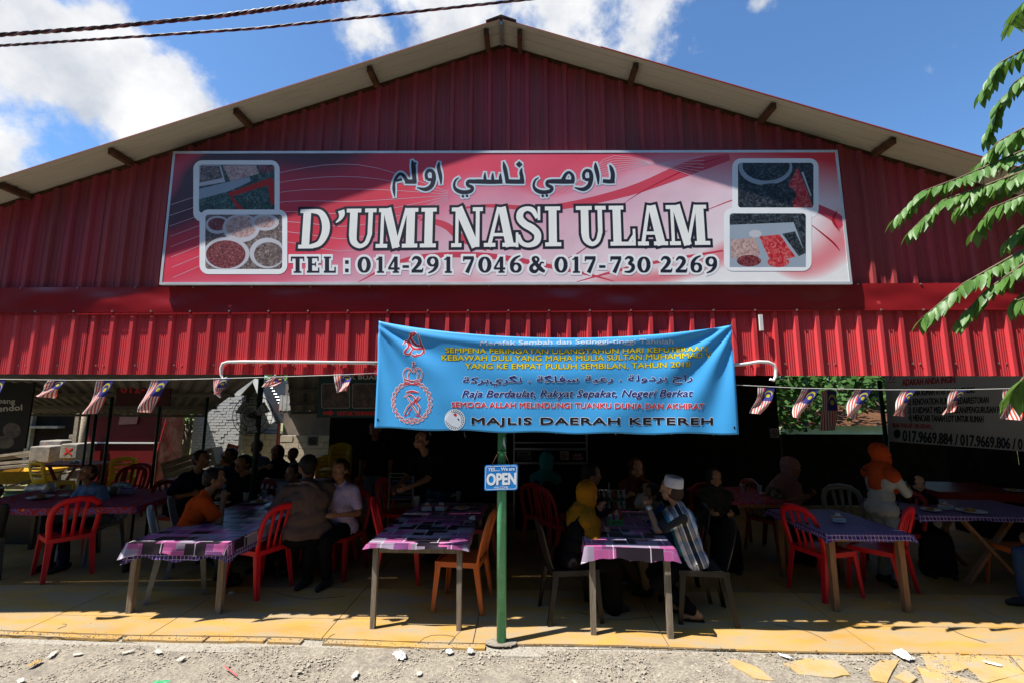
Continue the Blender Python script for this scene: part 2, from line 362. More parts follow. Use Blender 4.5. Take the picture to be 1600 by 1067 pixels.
for k in range(50):
    x = random.uniform(1.0, 4.3); y = edge_y(x)-abs(random.gauss(.03, .05)); a = random.uniform(0, 6.3); l_ = random.uniform(.012, .035)
    d = Vector((math.cos(a), math.sin(a), 0)); e = Vector((-d.y, d.x, 0))*l_*.25; p = Vector((x, y, .008))
    dl.add([p-d*l_/2, p+e+Vector((0, 0, .004)), p+d*l_/2+Vector((0, 0, .006)), p-e], [(0, 1, 2, 3)])
tag(dl.build('dead_leaves', M_dead), kind='stuff')

# ------------------------------------------------------------------ the restaurant building
YF = 4.0; YE = 3.715; DZ = 0.0
M_red = mat('red_steel_sheet', (.64, .038, .048), .42, var=.10, vs_=1.5, spec=.45, col2=(.54, .032, .042), thr=(.45, .75), c2s=1.2, stretch=(1, 1, .25))
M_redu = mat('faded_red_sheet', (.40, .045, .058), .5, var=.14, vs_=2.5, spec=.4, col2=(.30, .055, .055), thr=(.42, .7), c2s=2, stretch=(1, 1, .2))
M_flash = mat('red_flashing', (.27, .013, .019), .25, var=.08, vs_=2, spec=.5)
M_tan = mat('tan_soffit', (.50, .45, .355), .5, var=.07, vs_=3, col2=(.34, .29, .22), thr=(.55, .8), c2s=3, stretch=(.3, 1, .3))
M_rust = mat('rusty_steel', (.10, .045, .022), .8, var=.35, vs_=14, bump=.3)
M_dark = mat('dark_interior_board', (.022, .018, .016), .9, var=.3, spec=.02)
M_galv = mat('galvanised', (.33, .34, .35), .45, metal=.6, var=.1)
M_scr = mat('screw_metal', (.45, .42, .38), .4, metal=.7)
def variants(base, cols, **k): return [mat(base+'_%d' % i, c, **k) for i, c in enumerate(cols)]
V_red = variants('red_steel_sheet', [(.58, .046, .054), (.54, .042, .05), (.60, .056, .064), (.52, .044, .052)], rough=.42, var=.12, vs_=1.5, spec=.35, col2=(.48, .04, .045), thr=(.45, .8), c2s=1.6, stretch=(1.6, 1, .2), bump=.15, bs=6)
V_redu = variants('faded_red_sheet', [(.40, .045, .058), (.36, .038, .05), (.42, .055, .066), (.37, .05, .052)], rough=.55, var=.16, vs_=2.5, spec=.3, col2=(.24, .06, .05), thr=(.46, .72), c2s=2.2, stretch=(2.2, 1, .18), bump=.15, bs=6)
bld = empty('restaurant_building', 'red ribbed metal gable front of the open-sided restaurant with tan roof underside', 'building', (0, YF, 0))
OF = Vector((0, -YF, 0))
def fin(o):   # children of the building keep world coordinates
    o.location = OF; return o
XR = P(783, 65, YF).x; ZR = 5.41
e0 = P(0, 278, YE); e1 = P(1530, 245, YE); pk = P(783, 8, YE)
SLL = (ZR-e0.z)/(pk.x-e0.x); SLR = (ZR-e1.z)/(e1.x-pk.x)
XR = pk.x
def roofz(x): return ZR-(SLL*(XR-x) if x < XR else SLR*(x-XR))
PIT = .18; X_R0 = P(607, 490, YF).x
def profile(x0, x1, fine=True):
    """breakpoints (x, outward offset) of the ribbed sheet between x0 and x1"""
    out = []; k = math.floor((x0-X_R0)/PIT)-1
    while X_R0+k*PIT < x1+PIT:
        c = X_R0+k*PIT
        seq = [(-.026, 0), (-.015, .026), (.015, .026), (.026, 0)]
        if fine:
            for t in (.042, .062, .082, .102, .122, .14): seq += [(t-.006, 0), (t-.003, .0022), (t+.003, .0022), (t+.006, 0)]
        else:
            for t in (.07, .11): seq += [(t-.008, 0), (t-.004, .003), (t+.004, .003), (t+.008, 0)]
        out += [(c+a, o) for a, o in seq]; k += 1
    return [p for p in out if x0 <= p[0] <= x1]
def sheet(name, m, x0, x1, zb, zt, yoff, fine, parent=bld):
    pr = profile(x0, x1, fine); b = MB(); vs_ = []; fs = []
    for x, o in pr:
        z0 = zb(x) if callable(zb) else zb; z1 = zt(x) if callable(zt) else zt
        vs_ += [(x, YF-yoff-o, z0), (x, YF-yoff-o, z1)]
    for i in range(len(pr)-1): fs.append((2*i, 2*i+2, 2*i+3, 2*i+1))
    b.add(vs_, fs); return fin(b.build(name, m, parent))
zlow = lambda x: 2.165-.004*(x)*.9
k0 = X_R0-PIT*45.5; step = PIT*5
x = k0; i = 0
while x < 7.3:
    if x > -7.6:
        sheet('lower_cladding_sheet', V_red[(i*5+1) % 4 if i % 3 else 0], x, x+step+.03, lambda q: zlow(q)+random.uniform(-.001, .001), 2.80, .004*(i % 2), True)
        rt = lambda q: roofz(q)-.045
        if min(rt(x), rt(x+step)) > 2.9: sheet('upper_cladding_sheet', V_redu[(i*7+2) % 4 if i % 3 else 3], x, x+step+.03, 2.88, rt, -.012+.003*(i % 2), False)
    x += step; i += 1
# flashing band with soft dents
b = MB(); b.smooth = True; nx = 220
def fy(x, t):
    return YF-.034-.003*math.sin(PI*t)-.006*math.sin(x*3.1+t*2.5)*math.sin(PI*t)-.003*math.sin(x*7.7-t*4+1)*math.sin(PI*t)-.002*math.sin(x*15.1+t*6)*math.sin(PI*t)
rows = 9
vs_ = []
for j in range(rows+1):
    t = j/rows
    for i in range(nx+1):
        x = -7.4+14.8*i/nx; zb_ = 2.725-.0035*x; zt_ = 2.965-.002*x
        vs_.append((x, fy(x, t), zb_+(zt_-zb_)*t))
b.add(vs_, [(j*(nx+1)+i, j*(nx+1)+i+1, (j+1)*(nx+1)+i+1, (j+1)*(nx+1)+i) for j in range(rows) for i in range(nx)])
fin(b.build('flashing', M_flash, bld))
fin(boxo('flashing_lip', M_flash, (0, YF-.036, 2.722), (14.8, .006, .012), bld))
# screws
b = MB()
for i, (x, o) in enumerate([(X_R0+k*PIT, 0) for k in range(-40, 42)]):
    if i % 2 == 0: b.lathe([(.0, 0), (.006, .001), (.007, .004)], 8, (0, 0, 0)) if False else b.box((x+.004, YF-.042, 2.732-.0035*x), (.012, .008, .012))
    if i % 3 == 0: b.box((x+.01, YF-.04, 2.957-.002*x), (.011, .008, .011))
    if i % 2 == 1: b.box((x+.062, YF-.005, 2.26), (.012, .01, .012)); 
    if i % 4 == 1: b.box((x+.13, YF-.005, 2.257), (.011, .01, .011))
fin(tag(b.build('screw', M_scr, bld), kind='stuff'))
# roof: sheets with ribs running down the slope, red above and tan below
M_rooftop = mat('red_roof_top', (.34, .05, .04), .5, var=.1)
def roof_sheet(y0, y1, xa, xb):
    b = MB(); prof = []; y = y0
    while y < y1-.001:
        prof += [(y, 0), (min(y+.03, y1), 0)]
        if y+.038 < y1: prof += [(y+.038, .009)]
        if y+.062 < y1: prof += [(y+.062, .009), (y+.068, 0)]
        y += .095
    prof.append((y1, 0)); prof = sorted(set(prof)); n = len(prof)
    nrm_ = Vector((0, 0, 1)); vs_ = []
    for x in (xa, xb):
        for side in (0, .008):
            for y, o in prof: vs_.append((x, y, roofz(x)+side+o-.004))
    lo0, up0, lo1, up1 = 0, n, 2*n, 3*n
    for i in range(n-1):
        b.cur = 0; b.add([], []); b.f.append((lo0+i, lo1+i, lo1+i+1, lo0+i+1)); b.mi.append(0); b.sm.append(False)
        b.f.append((up0+i, up0+i+1, up1+i+1, up1+i)); b.mi.append(1); b.sm.append(False)
    for q in (0, n-1): b.f.append((lo0+q, up0+q, up1+q, lo1+q)); b.mi.append(1); b.sm.append(False)
    b.v = vs_
    return fin(b.build('roof_sheet', [M_tan, M_rooftop], bld))
y = YE
while y < 9.6:
    roof_sheet(y+.002*random.random(), y+.758, XR-.012, XR-7.2); roof_sheet(y, y+.758, XR+.012, XR+10.5); y += .76
b = MB()
b.add([(XR-.14, YE-.012, roofz(XR-.14)+.022), (XR, YE-.012, ZR+.03), (XR+.14, YE-.012, roofz(XR+.14)+.022), (XR-.14, 9.7, roofz(XR-.14)+.022), (XR, 9.7, ZR+.03), (XR+.14, 9.7, roofz(XR+.14)+.022)], [(0, 1, 4, 3), (1, 2, 5, 4)])
fin(b.build('ridge_cap', M_galv, bld))
fin(boxo('ridge_flashing', M_galv, (XR, (YE+YF)/2, ZR-.03), (.022, YF-YE-.03, .035), bld))
fin(one('verge_trim', M_rooftop, lambda b: b.bar((XR+.9, YE-.003, roofz(XR+.9)+.002), (XR+6.8, YE-.003, roofz(XR+6.8)+.002), .006, .008), bld))
for px, py in ((0, 305), (175, 216), (370, 153), (578, 86), (760, 28), (812, 28), (993, 84), (1208, 153), (1397, 225)):
    x = P(px, py, YE+.05).x
    b = MB(); b.box((x, (YE+.05+YF)/2, roofz(x)-.037), (.045, YF-YE-.05, .055))
    fin(b.build('purlin_end', M_rust, bld))
fin(one('gable_rail', M_rust, lambda b: [b.bar((XR, YF+.03, roofz(XR)-.03), (s, YF+.03, roofz(s)-.03), .04, .05) for s in (XR-7, XR+6.8)], bld))
# inner beam, walls, posts
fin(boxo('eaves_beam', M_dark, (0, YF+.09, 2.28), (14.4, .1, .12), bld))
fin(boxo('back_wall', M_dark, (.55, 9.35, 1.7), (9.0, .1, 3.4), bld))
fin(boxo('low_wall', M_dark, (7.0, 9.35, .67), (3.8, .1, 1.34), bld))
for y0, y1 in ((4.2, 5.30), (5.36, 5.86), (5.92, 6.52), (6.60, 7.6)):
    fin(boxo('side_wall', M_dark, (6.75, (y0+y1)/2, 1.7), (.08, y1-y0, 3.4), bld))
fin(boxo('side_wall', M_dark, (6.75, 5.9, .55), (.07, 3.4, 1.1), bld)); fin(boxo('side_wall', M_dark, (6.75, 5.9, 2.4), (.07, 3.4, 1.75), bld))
M_gpost = mat('dark_green_post', (.008, .028, .02), .4, var=.2)
for px, Y, r in ((404, 6.0, .035), (150, 6.8, .02), (139, 7.6, .018), (172, 6.7, .02), (322, 6.8, .02), (1380, 7.4, .03), (248, 6.6, .02)):
    p = P(px, 650, Y); fin(one('roof_post', M_gpost, lambda b: b.tube([(p.x, Y, 0), (p.x, Y, 3.2 if Y < 6.7 else 2.3)], r, 10), bld))
# side lean-to roofs, corrugated, seen from underneath
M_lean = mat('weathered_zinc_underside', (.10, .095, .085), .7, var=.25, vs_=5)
def leanto(name, A, B, Cc, D, nrib, lab, cat='roof'):
    """A,B front edge, D,C rear edge; ribs run front to back"""
    A, B, Cc, D = map(Vector, (A, B, Cc, D)); n = nrib*4; b = MB(); vs_ = []
    for i in range(n+1):
        t = i/n; o = (0, .018, .018, 0)[i % 4]
        p, q = A.lerp(B, t), D.lerp(Cc, t); vs_ += [p+Vector((0, 0, o)), q+Vector((0, 0, o))]
    b.add(vs_, [(2*i, 2*i+2, 2*i+3, 2*i+1) for i in range(n)])
    for t in (0.02, .35, .68, .98):   # purlins
        b.bar(A.lerp(D, t)+Vector((0, 0, -.03)), B.lerp(Cc, t)+Vector((0, 0, -.03)), .035, .045)
    o = b.build(name, M_lean); md = o.modifiers.new('thickness', 'SOLIDIFY'); md.thickness = .004; md.offset = 1
    return tag(o, lab, cat)
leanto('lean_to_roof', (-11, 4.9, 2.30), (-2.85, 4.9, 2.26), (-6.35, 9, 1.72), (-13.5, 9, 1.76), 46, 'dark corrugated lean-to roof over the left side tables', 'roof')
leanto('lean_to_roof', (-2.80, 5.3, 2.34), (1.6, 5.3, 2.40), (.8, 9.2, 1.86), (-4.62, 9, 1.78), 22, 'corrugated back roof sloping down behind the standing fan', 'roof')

# ------------------------------------------------------------------ the big shop sign
YS = 3.93
sign = empty('shop_sign', 'long red and white printed restaurant sign with food photos and phone numbers', 'shop sign', (0, YS, 3.0))
def finS(o): o.location = (0, -YS, -3.0); return o
def fnD(px, py, lift=0): v = P(px, py, YS-.012); v.y -= lift; return v
def fnS(px, py, lift=0): return Vector((P(px, 385, YS-.012).x, YS-.012-lift, P(800, py, YS-.012).z))
m = bpy.data.materials.new('sign_print'); m.use_nodes = True; MATS['sign_print'] = m
N = m.node_tree.nodes; L = m.node_tree.links; pb = N['Principled BSDF']; pb.inputs['Roughness'].default_value = .38
g = N.new('ShaderNodeNewGeometry'); sx = N.new('ShaderNodeSeparateXYZ'); L.new(g.outputs['Position'], sx.inputs[0])
nz = N.new('ShaderNodeTexNoise'); nz.inputs['Scale'].default_value = .8; nz.inputs['Detail'].default_value = 1; L.new(g.outputs['Position'], nz.inputs['Vector'])
X_, Z_ = sx.outputs[0], sx.outputs[2]
t_ = fmath('ADD', fmath('ADD', fmath('MULTIPLY', X_, .15), fmath('MULTIPLY', fmath('SUBTRACT', 3.6, Z_), .38)), fmath('ADD', fmath('MULTIPLY', fmath('SUBTRACT', nz.outputs[0], .5), .35), .54))
rp = N.new('ShaderNodeValToRGB'); L.new(t_, rp.inputs[0]); cr_ = rp.color_ramp
cr_.elements[0].position = 0.0; cr_.elements[0].color = (.06, .012, .02, 1); cr_.elements[1].position = 1; cr_.elements[1].color = (.85, .83, .84, 1)
for p_, c_ in ((.03, (.10, .015, .03)), (.10, (.50, .02, .045)), (.28, (.68, .035, .07)), (.42, (.70, .15, .24)), (.55, (.70, .36, .46)), (.75, (.80, .62, .68))):
    e = cr_.elements.new(p_); e.color = (*c_, 1)
# wave-like red folds of the artwork
w1 = fmath('SINE', fmath('ADD', fmath('ADD', fmath('MULTIPLY', X_, 1.5), fmath('MULTIPLY', Z_, -5.5)), fmath('MULTIPLY', nz.outputs[0], 9)))
mrw = N.new('ShaderNodeMapRange'); mrw.inputs[1].default_value = .45; mrw.inputs[2].default_value = 1.0; mrw.inputs[4].default_value = .75; L.new(w1, mrw.inputs[0])
mi = N.new('ShaderNodeMixRGB'); L.new(mrw.outputs[0], mi.inputs[0]); L.new(rp.outputs[0], mi.inputs[1]); mi.inputs[2].default_value = (.72, .045, .09, 1)
rt_ = N.new('ShaderNodeMapRange'); rt_.inputs[1].default_value = .25; rt_.inputs[2].default_value = 1.0
L.new(fmath('ADD', fmath('MULTIPLY', fmath('SUBTRACT', X_, .6), .33), fmath('MULTIPLY', fmath('SUBTRACT', Z_, 3.9), 1.6)), rt_.inputs[0])
mi2 = N.new('ShaderNodeMixRGB'); L.new(rt_.outputs[0], mi2.inputs[0]); L.new(mi.outputs[0], mi2.inputs[1]); mi2.inputs[2].default_value = (.74, .02, .03, 1)
L.new(mi2.outputs[0], pb.inputs['Base Color'])
nb = N.new('ShaderNodeTexNoise'); nb.inputs['Scale'].default_value = 3; bp = N.new('ShaderNodeBump'); bp.inputs['Strength'].default_value = .25; bp.inputs['Distance'].default_value = .02
L.new(g.outputs['Position'], nb.inputs['Vector']); L.new(nb.outputs[0], bp.inputs['Height']); L.new(bp.outputs[0], pb.inputs['Normal'])
cTL, cTR, cBR, cBL = P(274, 240, YS), P(1305, 238, YS), P(1328, 443, YS), P(253, 444, YS)
def pan(b):
    f = [cTL, cTR, cBR, cBL]; b.add([v+Vector((0, -.012, 0)) for v in f]+[v+Vector((0, .01, 0)) for v in f], [(0, 3, 2, 1), (4, 5, 6, 7), (0, 1, 5, 4), (1, 2, 6, 5), (2, 3, 7, 6), (3, 0, 4, 7)])
finS(one('sign_panel', m, pan, sign))
M_alu = mat('aluminium_frame', (.62, .64, .66), .4, metal=.3, var=.1)
for a, b2 in ((cTL, cTR), (cTR, cBR), (cBR, cBL), (cBL, cTL)):
    d = (b2-a).normalized()*.0115
    if abs(d.x) > abs(d.z): finS(one('frame_bar', M_alu, lambda b: b.bar(a-d, b2+d, .03, .023, up=(0, 0, 1)), sign))
    else: finS(one('frame_bar', M_alu, lambda b: b.bar(a+d*1.1, b2-d*1.1, .03, .023, up=(1, 0, 0)), sign))
for k in range(3): finS(boxo('bracket', M_rust, (-2+2*k, YS+.024, 3.6), (.03, .022, 1.2), sign))
M_white = flat('white_print', (.83, .84, .86), .45); M_ink = flat('navy_black_ink', (.018, .02, .034), .45); M_cream = flat('cream_print', (.86, .86, .83), .45)
M_line = flat('pink_line_print', (.66, .42, .5), .45); M_redd = flat('crimson_print', (.40, .012, .03), .45)
# artwork lines and swooshes
b = MB()
for k in range(8):
    y0 = 262+k*16; strokes(b, [curve([(262+k*1.2, y0+60, .7), (420, y0+12-k*1, .8), (560, y0-4+k*3, .8), (700, 300+k*2, .7)])], fnD, .0004)
for k in range(7):
    strokes(b, [curve([(850+k*9, 300, .7), (960, 268-k*4, .8), (1100, 245+k*6, .8)])], fnD, .0004)
finS(b.build('artwork_lines', M_line, sign))
b = MB()
for st in (curve([(700, 330, 1), (760, 322, 5), (860, 325, 9), (980, 300, 14), (1080, 262, 22), (1140, 246, 10)]), curve([(1100, 330, 1), (1200, 300, 4), (1290, 332, 14), (1318, 352, 18)]),
           curve([(560, 441, 1), (640, 405, 7), (760, 400, 9), (900, 425, 5), (960, 440, 1)]), curve([(620, 335, 2), (690, 350, 10), (720, 372, 12), (760, 392, 2)]), curve([(900, 441, 1), (1000, 415, 5), (1130, 392, 3)])):
    strokes(b, [st], fnD, .0002)
finS(b.build('artwork_swoosh', flat('red_swoosh_print', (.58, .06, .1), .45), sign))
b = MB(); strokes(b, [curve([(975, 318, .5), (1010, 296, 1.5), (1080, 262, 2.2), (1130, 246, .5)]), curve([(1268, 352, 1), (1300, 378, 3), (1312, 392, 1)]), curve([(860, 412, .5), (900, 398, 1.3), (950, 360, .5)]), curve([(1308, 330, 1), (1302, 345, 5), (1312, 362, 1)])], fnD, .0003)
finS(b.build('artwork_shadow_line', M_redd, sign))
# food photographs
def pmat(name, c1, c2, c3, sc):
    m = bpy.data.materials.new(name); m.use_nodes = True; n = m.node_tree.nodes; l = m.node_tree.links
    v = n.new('ShaderNodeTexNoise'); v.inputs['Scale'].default_value = sc*.7; v.inputs['Detail'].default_value = 9; v.inputs['Roughness'].default_value = .75; v.inputs['Distortion'].default_value = 1.2; t = n.new('ShaderNodeTexCoord'); l.new(t.outputs['Object'], v.inputs['Vector'])
    r = n.new('ShaderNodeValToRGB'); l.new(v.outputs[0], r.inputs[0]); r.color_ramp.interpolation = 'LINEAR'
    r.color_ramp.elements[0].color = (*c1, 1); r.color_ramp.elements[0].position = .42; r.color_ramp.elements[1].color = (*c3, 1); r.color_ramp.elements[1].position = .66
    e = r.color_ramp.elements.new(.5); e.color = (*c2, 1); l.new(r.outputs[0], n['Principled BSDF'].inputs['Base Color']); n['Principled BSDF'].inputs['Roughness'].default_value = .4
    return m
F_dark = pmat('photo_dark_food', (.005, .006, .01), (.012, .016, .022), (.12, .15, .18), 45); F_green = pmat('photo_greens', (.005, .015, .015), (.015, .05, .04), (.16, .25, .23), 40)
F_pink = pmat('photo_pale_food', (.30, .14, .13), (.48, .32, .30), (.62, .52, .50), 50); F_chili = pmat('photo_chili', (.05, .005, .01), (.16, .015, .025), (.5, .2, .18), 70)
F_cuc = pmat('photo_slices', (.03, .02, .02), (.14, .09, .085), (.42, .36, .33), 60); F_red = pmat('photo_red_dish', (.35, .01, .02), (.55, .03, .04), (.6, .3, .28), 35)
F_bowl = flat('photo_bowl_grey', (.5, .5, .55)); F_steel = flat('photo_steel', (.30, .36, .44)); F_box = flat('photo_red_box', (.42, .03, .03))
def photo(name, pts_out, inner, fills, lift):
    ph = finS(one(name, M_white, lambda b: poly(b, pts_out, fnD, lift), sign)); ph.data.materials.clear(); ph.data.materials.append(M_white)
    for k, (nm, mm, fn_) in enumerate(fills):
        b = MB(); fn_(b, lift+.00005*(k+1)); o = b.build(nm, mm, ph)
        o.location = (0, 0, 0)
    return ph
def clip_poly(pts, box):
    x0, y0, x1, y1 = box
    return [(min(max(x, x0), x1), min(max(y, y0), y1)) for x, y in pts]
def dc(x, y, rx, ry, box=None):
    def f(b, l):
        pts = [(x+rx*math.cos(2*PI*i/28), y+ry*math.sin(2*PI*i/28)) for i in range(28)]
        poly(b, clip_poly(pts, box) if box else pts, fnD, l)
    return f
def pl(pts): return lambda b, l: poly(b, pts, fnD, l)
I1 = (311, 258, 429, 333); I2 = (321, 336, 441, 421); I3 = (1153, 255, 1271, 325); I4 = (1140, 334, 1259, 418)
photo('food_photo', rrect(302, 251, 437, 347, 14), I1, [
    ('photo_background', F_green, pl(rrect(*I1, 5))), ('photo_box', F_bowl, pl([(311, 259), (345, 259), (352, 285), (311, 292)])), ('photo_food', F_cuc, pl([(313, 260), (343, 260), (348, 279), (312, 286)])),
    ('photo_box', F_pink, pl([(348, 259), (400, 259), (405, 272), (360, 284)])), ('photo_food', F_chili, pl([(404, 259), (428, 259), (428, 268), (409, 272)])),
    ('photo_box', F_steel, pl([(311, 296), (352, 286), (390, 277), (392, 284), (356, 300), (311, 312)])), ('photo_box', F_box, pl([(356, 302), (424, 278), (429, 284), (429, 318), (424, 322), (418, 290), (362, 308), (385, 332), (375, 333)]))], .0005)
photo('food_photo', rrect(312, 328, 449, 429, 14), I2, [
    ('photo_background', F_cuc, pl(rrect(*I2, 5))), ('photo_bowl', F_bowl, dc(340, 352, 19, 14, I2)), ('photo_food', F_chili, dc(340, 351, 15, 10, I2)),
    ('photo_bowl', F_bowl, dc(377, 357, 29, 22, I2)), ('photo_food', F_pink, dc(377, 355, 24, 17, I2)), ('photo_bowl', F_bowl, dc(414, 348, 22, 13, I2)), ('photo_food', F_pink, dc(414, 348, 16, 9, I2)),
    ('photo_bowl', F_bowl, dc(354, 397, 36, 26, I2)), ('photo_food', F_chili, dc(353, 398, 31, 22, I2)), ('photo_bowl', F_bowl, dc(418, 396, 28, 24, I2)), ('photo_food', F_cuc, dc(420, 398, 23, 19, I2))], .0014)
photo('food_photo', rrect(1144, 248, 1279, 341, 14), I3, [
    ('photo_background', F_dark, pl(rrect(*I3, 5))), ('photo_box', F_red, pl([(1232, 290), (1246, 262), (1262, 300), (1270, 325), (1240, 325)])), ('photo_bowl', F_steel, dc(1196, 262, 42, 28, I3)), ('photo_food', F_dark, dc(1197, 259, 37, 24, I3)),
    ('photo_food', F_dark, dc(1208, 305, 36, 18, I3)), ('photo_spoon', F_bowl, pl([(1252, 270), (1255, 269), (1268, 306), (1266, 307)]))], .0005)
photo('food_photo', rrect(1131, 325, 1268, 424, 14), I4, [
    ('photo_background', F_dark, pl(rrect(*I4, 5))), ('photo_tray', F_steel, pl([(1140, 352), (1240, 348), (1259, 400), (1259, 418), (1140, 418)])), ('photo_food', F_pink, pl([(1142, 375), (1180, 372), (1188, 400), (1142, 404)])),
    ('photo_food', F_red, pl([(1186, 370), (1218, 367), (1243, 402), (1204, 410)])), ('photo_food', F_dark, pl([(1222, 366), (1242, 362), (1258, 396), (1248, 401)])), ('photo_food', F_chili, dc(1170, 408, 19, 9, I4)), ('photo_food', F_red, dc(1216, 410, 17, 8, I4)), ('photo_spoon', F_bowl, dc(1180, 366, 10, 6, I4))], .0014)
# title lettering
def H(x0, x1, y, w=6): return [(x0, y, w), (x1, y, w)]
def V(x, y0, y1, w=12): return [(x, y0, w), (x, y1, w)]
T, B_ = 327, 383
title = [H(466, 492, T), V(477, 324, 386, 12), H(466, 490, B_), curve([(484, 327, 6), (498, 330, 9), (506.5, 345, 12), (507, 362, 12), (499, 378, 9), (484, 383, 6)]),
         curve([(530, 326.5, 10), (531.5, 333, 9), (529, 340, 5), (523, 345.5, 2)]),
         H(539, 562, T), H(568, 586, T), V(550.5, 324, 366, 12), curve([(550.5, 364, 12), (552.5, 376, 10.5), (562, 383, 7), (572, 378, 6.5), (577, 364, 7)]), V(577, 324, 366, 7),
         H(590, 606, T), V(596, 324, 386, 5), H(587, 605, B_), [(602.5, 324, 13), (619, 386, 12)], [(619, 386, 5), (634, 324, 5)], V(640.5, 324, 386, 13), H(628, 652, B_), H(636, 652, T),
         H(657, 681, T), V(669, 324, 386, 12.5), H(656, 681, B_),
         H(705, 722, T), V(713.5, 324, 386, 5), H(705, 721, B_), [(715, 324, 13), (743, 386, 12)], V(746, 324, 386, 6), H(738, 754, T),
         [(779, 324, 5), (764, 386, 6)], [(784, 324, 12), (797, 386, 13)], H(769, 791, 367, 5), H(756, 774, B_), H(785, 806, B_),
         curve([(839.5, 342, 5), (833, 330, 8), (823, 327, 7), (814, 332, 10), (812.5, 342, 11), (820, 351, 11), (832, 358, 11.5), (840, 367, 11), (838, 379, 10), (826, 384, 7), (815, 380, 7), (810, 368, 5)]), V(842.5, 324, 345, 4), V(808, 364, 387, 4),
         H(852, 876, T), V(864, 324, 386, 12.5), H(852, 877, B_),
         H(901, 926, T), H(931, 948, T), V(914.5, 324, 366, 12), curve([(914.5, 364, 12), (916.5, 376, 10.5), (925, 383, 7), (934, 378, 6.5), (938.5, 364, 7)]), V(938.5, 324, 366, 7),
         H(953, 976, T), V(965, 324, 386, 12.5), H(954, 993, B_), V(991.5, 360, 386, 4), [(984, 382, 6), (991, 370, 4)],
         [(1016, 324, 5), (1004.5, 386, 6)], [(1021, 324, 12), (1034, 386, 13)], H(1007, 1030, 367, 5), H(997, 1014, B_), H(1022, 1044, B_),
         H(1043, 1058, T), V(1052.5, 324, 386, 5), H(1047, 1064, B_), [(1059, 324, 13), (1075, 386, 12)], [(1075, 386, 5), (1090, 324, 5)], V(1096, 324, 386, 13), H(1086, 1110, B_), H(1092, 1107, T)]
groups = ((0, 4), (4, 5), (5, 10), (10, 17), (17, 20), (20, 26), (26, 31), (31, 34), (34, 37), (37, 42), (42, 47), (47, 52), (52, 99))
for k, (i0, i1) in enumerate(groups):
    sub = title[i0:i1]
    b = MB(); strokes(b, sub, fnS, .0006+k % 2*.0002, grow=4, ext=4); o = finS(b.build('title_letter', M_ink, sign))
    b = MB(); strokes(b, sub, fnS, .0014+k % 2*.0002); c_ = b.build('letter_face', M_cream, o)
# telephone line, a heavy serif drawn stroke by stroke
def el(cx, cy, rx, ry, thick, thin, a0=0, a1=360, n=24):
    return [(cx+rx*math.cos(R(a0+(a1-a0)*i/n)), cy-ry*math.sin(R(a0+(a1-a0)*i/n)), thin+(thick-thin)*abs(math.cos(R(a0+(a1-a0)*i/n)))) for i in range(n+1)]
def dig(ch, cx):
    t, bo = 401.5, 426.5; m_ = 414
    if ch == '0': return [el(cx, m_, 7.2, 11, 6.5, 2.6)]
    if ch == '1': return [V(cx+.5, t, bo-1, 6), H(cx-5, cx+6, bo-1, 2.6), [(cx, t+1.5, 3), (cx-6, t+5, 1.5)]]
    if ch == '4': return [V(cx+3, t, bo-1, 5.5), H(cx-9, cx+9, 420, 3.2), [(cx+2, t+1, 3), (cx-8, 420, 3)], H(cx-2, cx+8, bo-1, 2.4)]
    if ch == '2': return [curve([(cx-8, 407.5, 2), (cx-4, 403, 4), (cx+2, 404, 5.5), (cx+4, 409, 6), (cx, 416, 5), (cx-8, 424, 3)]), H(cx-9, cx+8, bo-2.4, 4.6), [(cx+7.5, bo-2, 3), (cx+9, 419, 1)]]
    if ch == '9': return [el(cx, 409, 6.4, 6.4, 5.6, 2.6), curve([(cx+6.4, 408, 5.6), (cx+6, 416, 5.6), (cx+1, 423, 4), (cx-7, 427, 1.6)])]
    if ch == '6': return [el(cx, 418.6, 6.4, 6.4, 5.6, 2.6), curve([(cx-6.4, 419, 5.6), (cx-6, 411, 5.6), (cx-1, 404, 4), (cx+7, 400, 1.6)])]
    if ch == '7': return [H(cx-8, cx+8, t+2, 5), [(cx+6.5, t+3, 4), (cx-3, bo, 6)], V(cx-8, t, t+7, 2)]
    if ch == '3': return [curve([(cx-7, 406, 2), (cx-2, 402.5, 4), (cx+4, 405.5, 5.5), (cx-1, 412.5, 4)]), curve([(cx-2, 412, 3), (cx+5, 415, 5.5), (cx+5, 421, 5.5), (cx, 425, 4), (cx-8, 425, 2)])]
    if ch == '-': return [H(cx-5, cx+5, 417, 4)]
    if ch == ':': return [[(cx-2.8, 410, 5.6), (cx+2.8, 410, 5.6)], [(cx-2.8, 423, 5.6), (cx+2.8, 423, 5.6)]]
    if ch == 'T': return [H(cx-10, cx+10, t+1.5, 3), V(cx, t, bo-1, 6.4), H(cx-6, cx+6, bo-1, 2.4), V(cx-9.5, t, t+7, 2), V(cx+9.5, t, t+7, 2)]
    if ch == 'E': return [V(cx-5, t, bo, 6.4), H(cx-10, cx+8, t+1.2, 2.6), H(cx-10, cx+9, bo-1.4, 3), H(cx-4, cx+4, 413.5, 2.4), V(cx+7.5, t, t+7, 2), V(cx+8.6, bo-8, bo, 2), V(cx+3.6, 410, 417, 1.6)]
    if ch == 'L': return [V(cx-4, t, bo, 6.4), H(cx-9, cx+2, t+1.2, 2.4), H(cx-9, cx+9, bo-1.4, 3), V(cx+8.6, bo-9, bo, 2.2)]
    if ch == '&': return [curve([(cx+10, 411, 2), (cx+5, 411.5, 3), (cx+2, 419, 3.4), (cx-4, 425, 5), (cx-10, 422, 6), (cx-9, 416, 5), (cx-1, 410, 3.5), (cx+1, 405, 4), (cx-3, 402, 3), (cx-7, 405, 5), (cx-3, 412, 6), (cx+5, 421, 6.5), (cx+11, 425, 4)])]
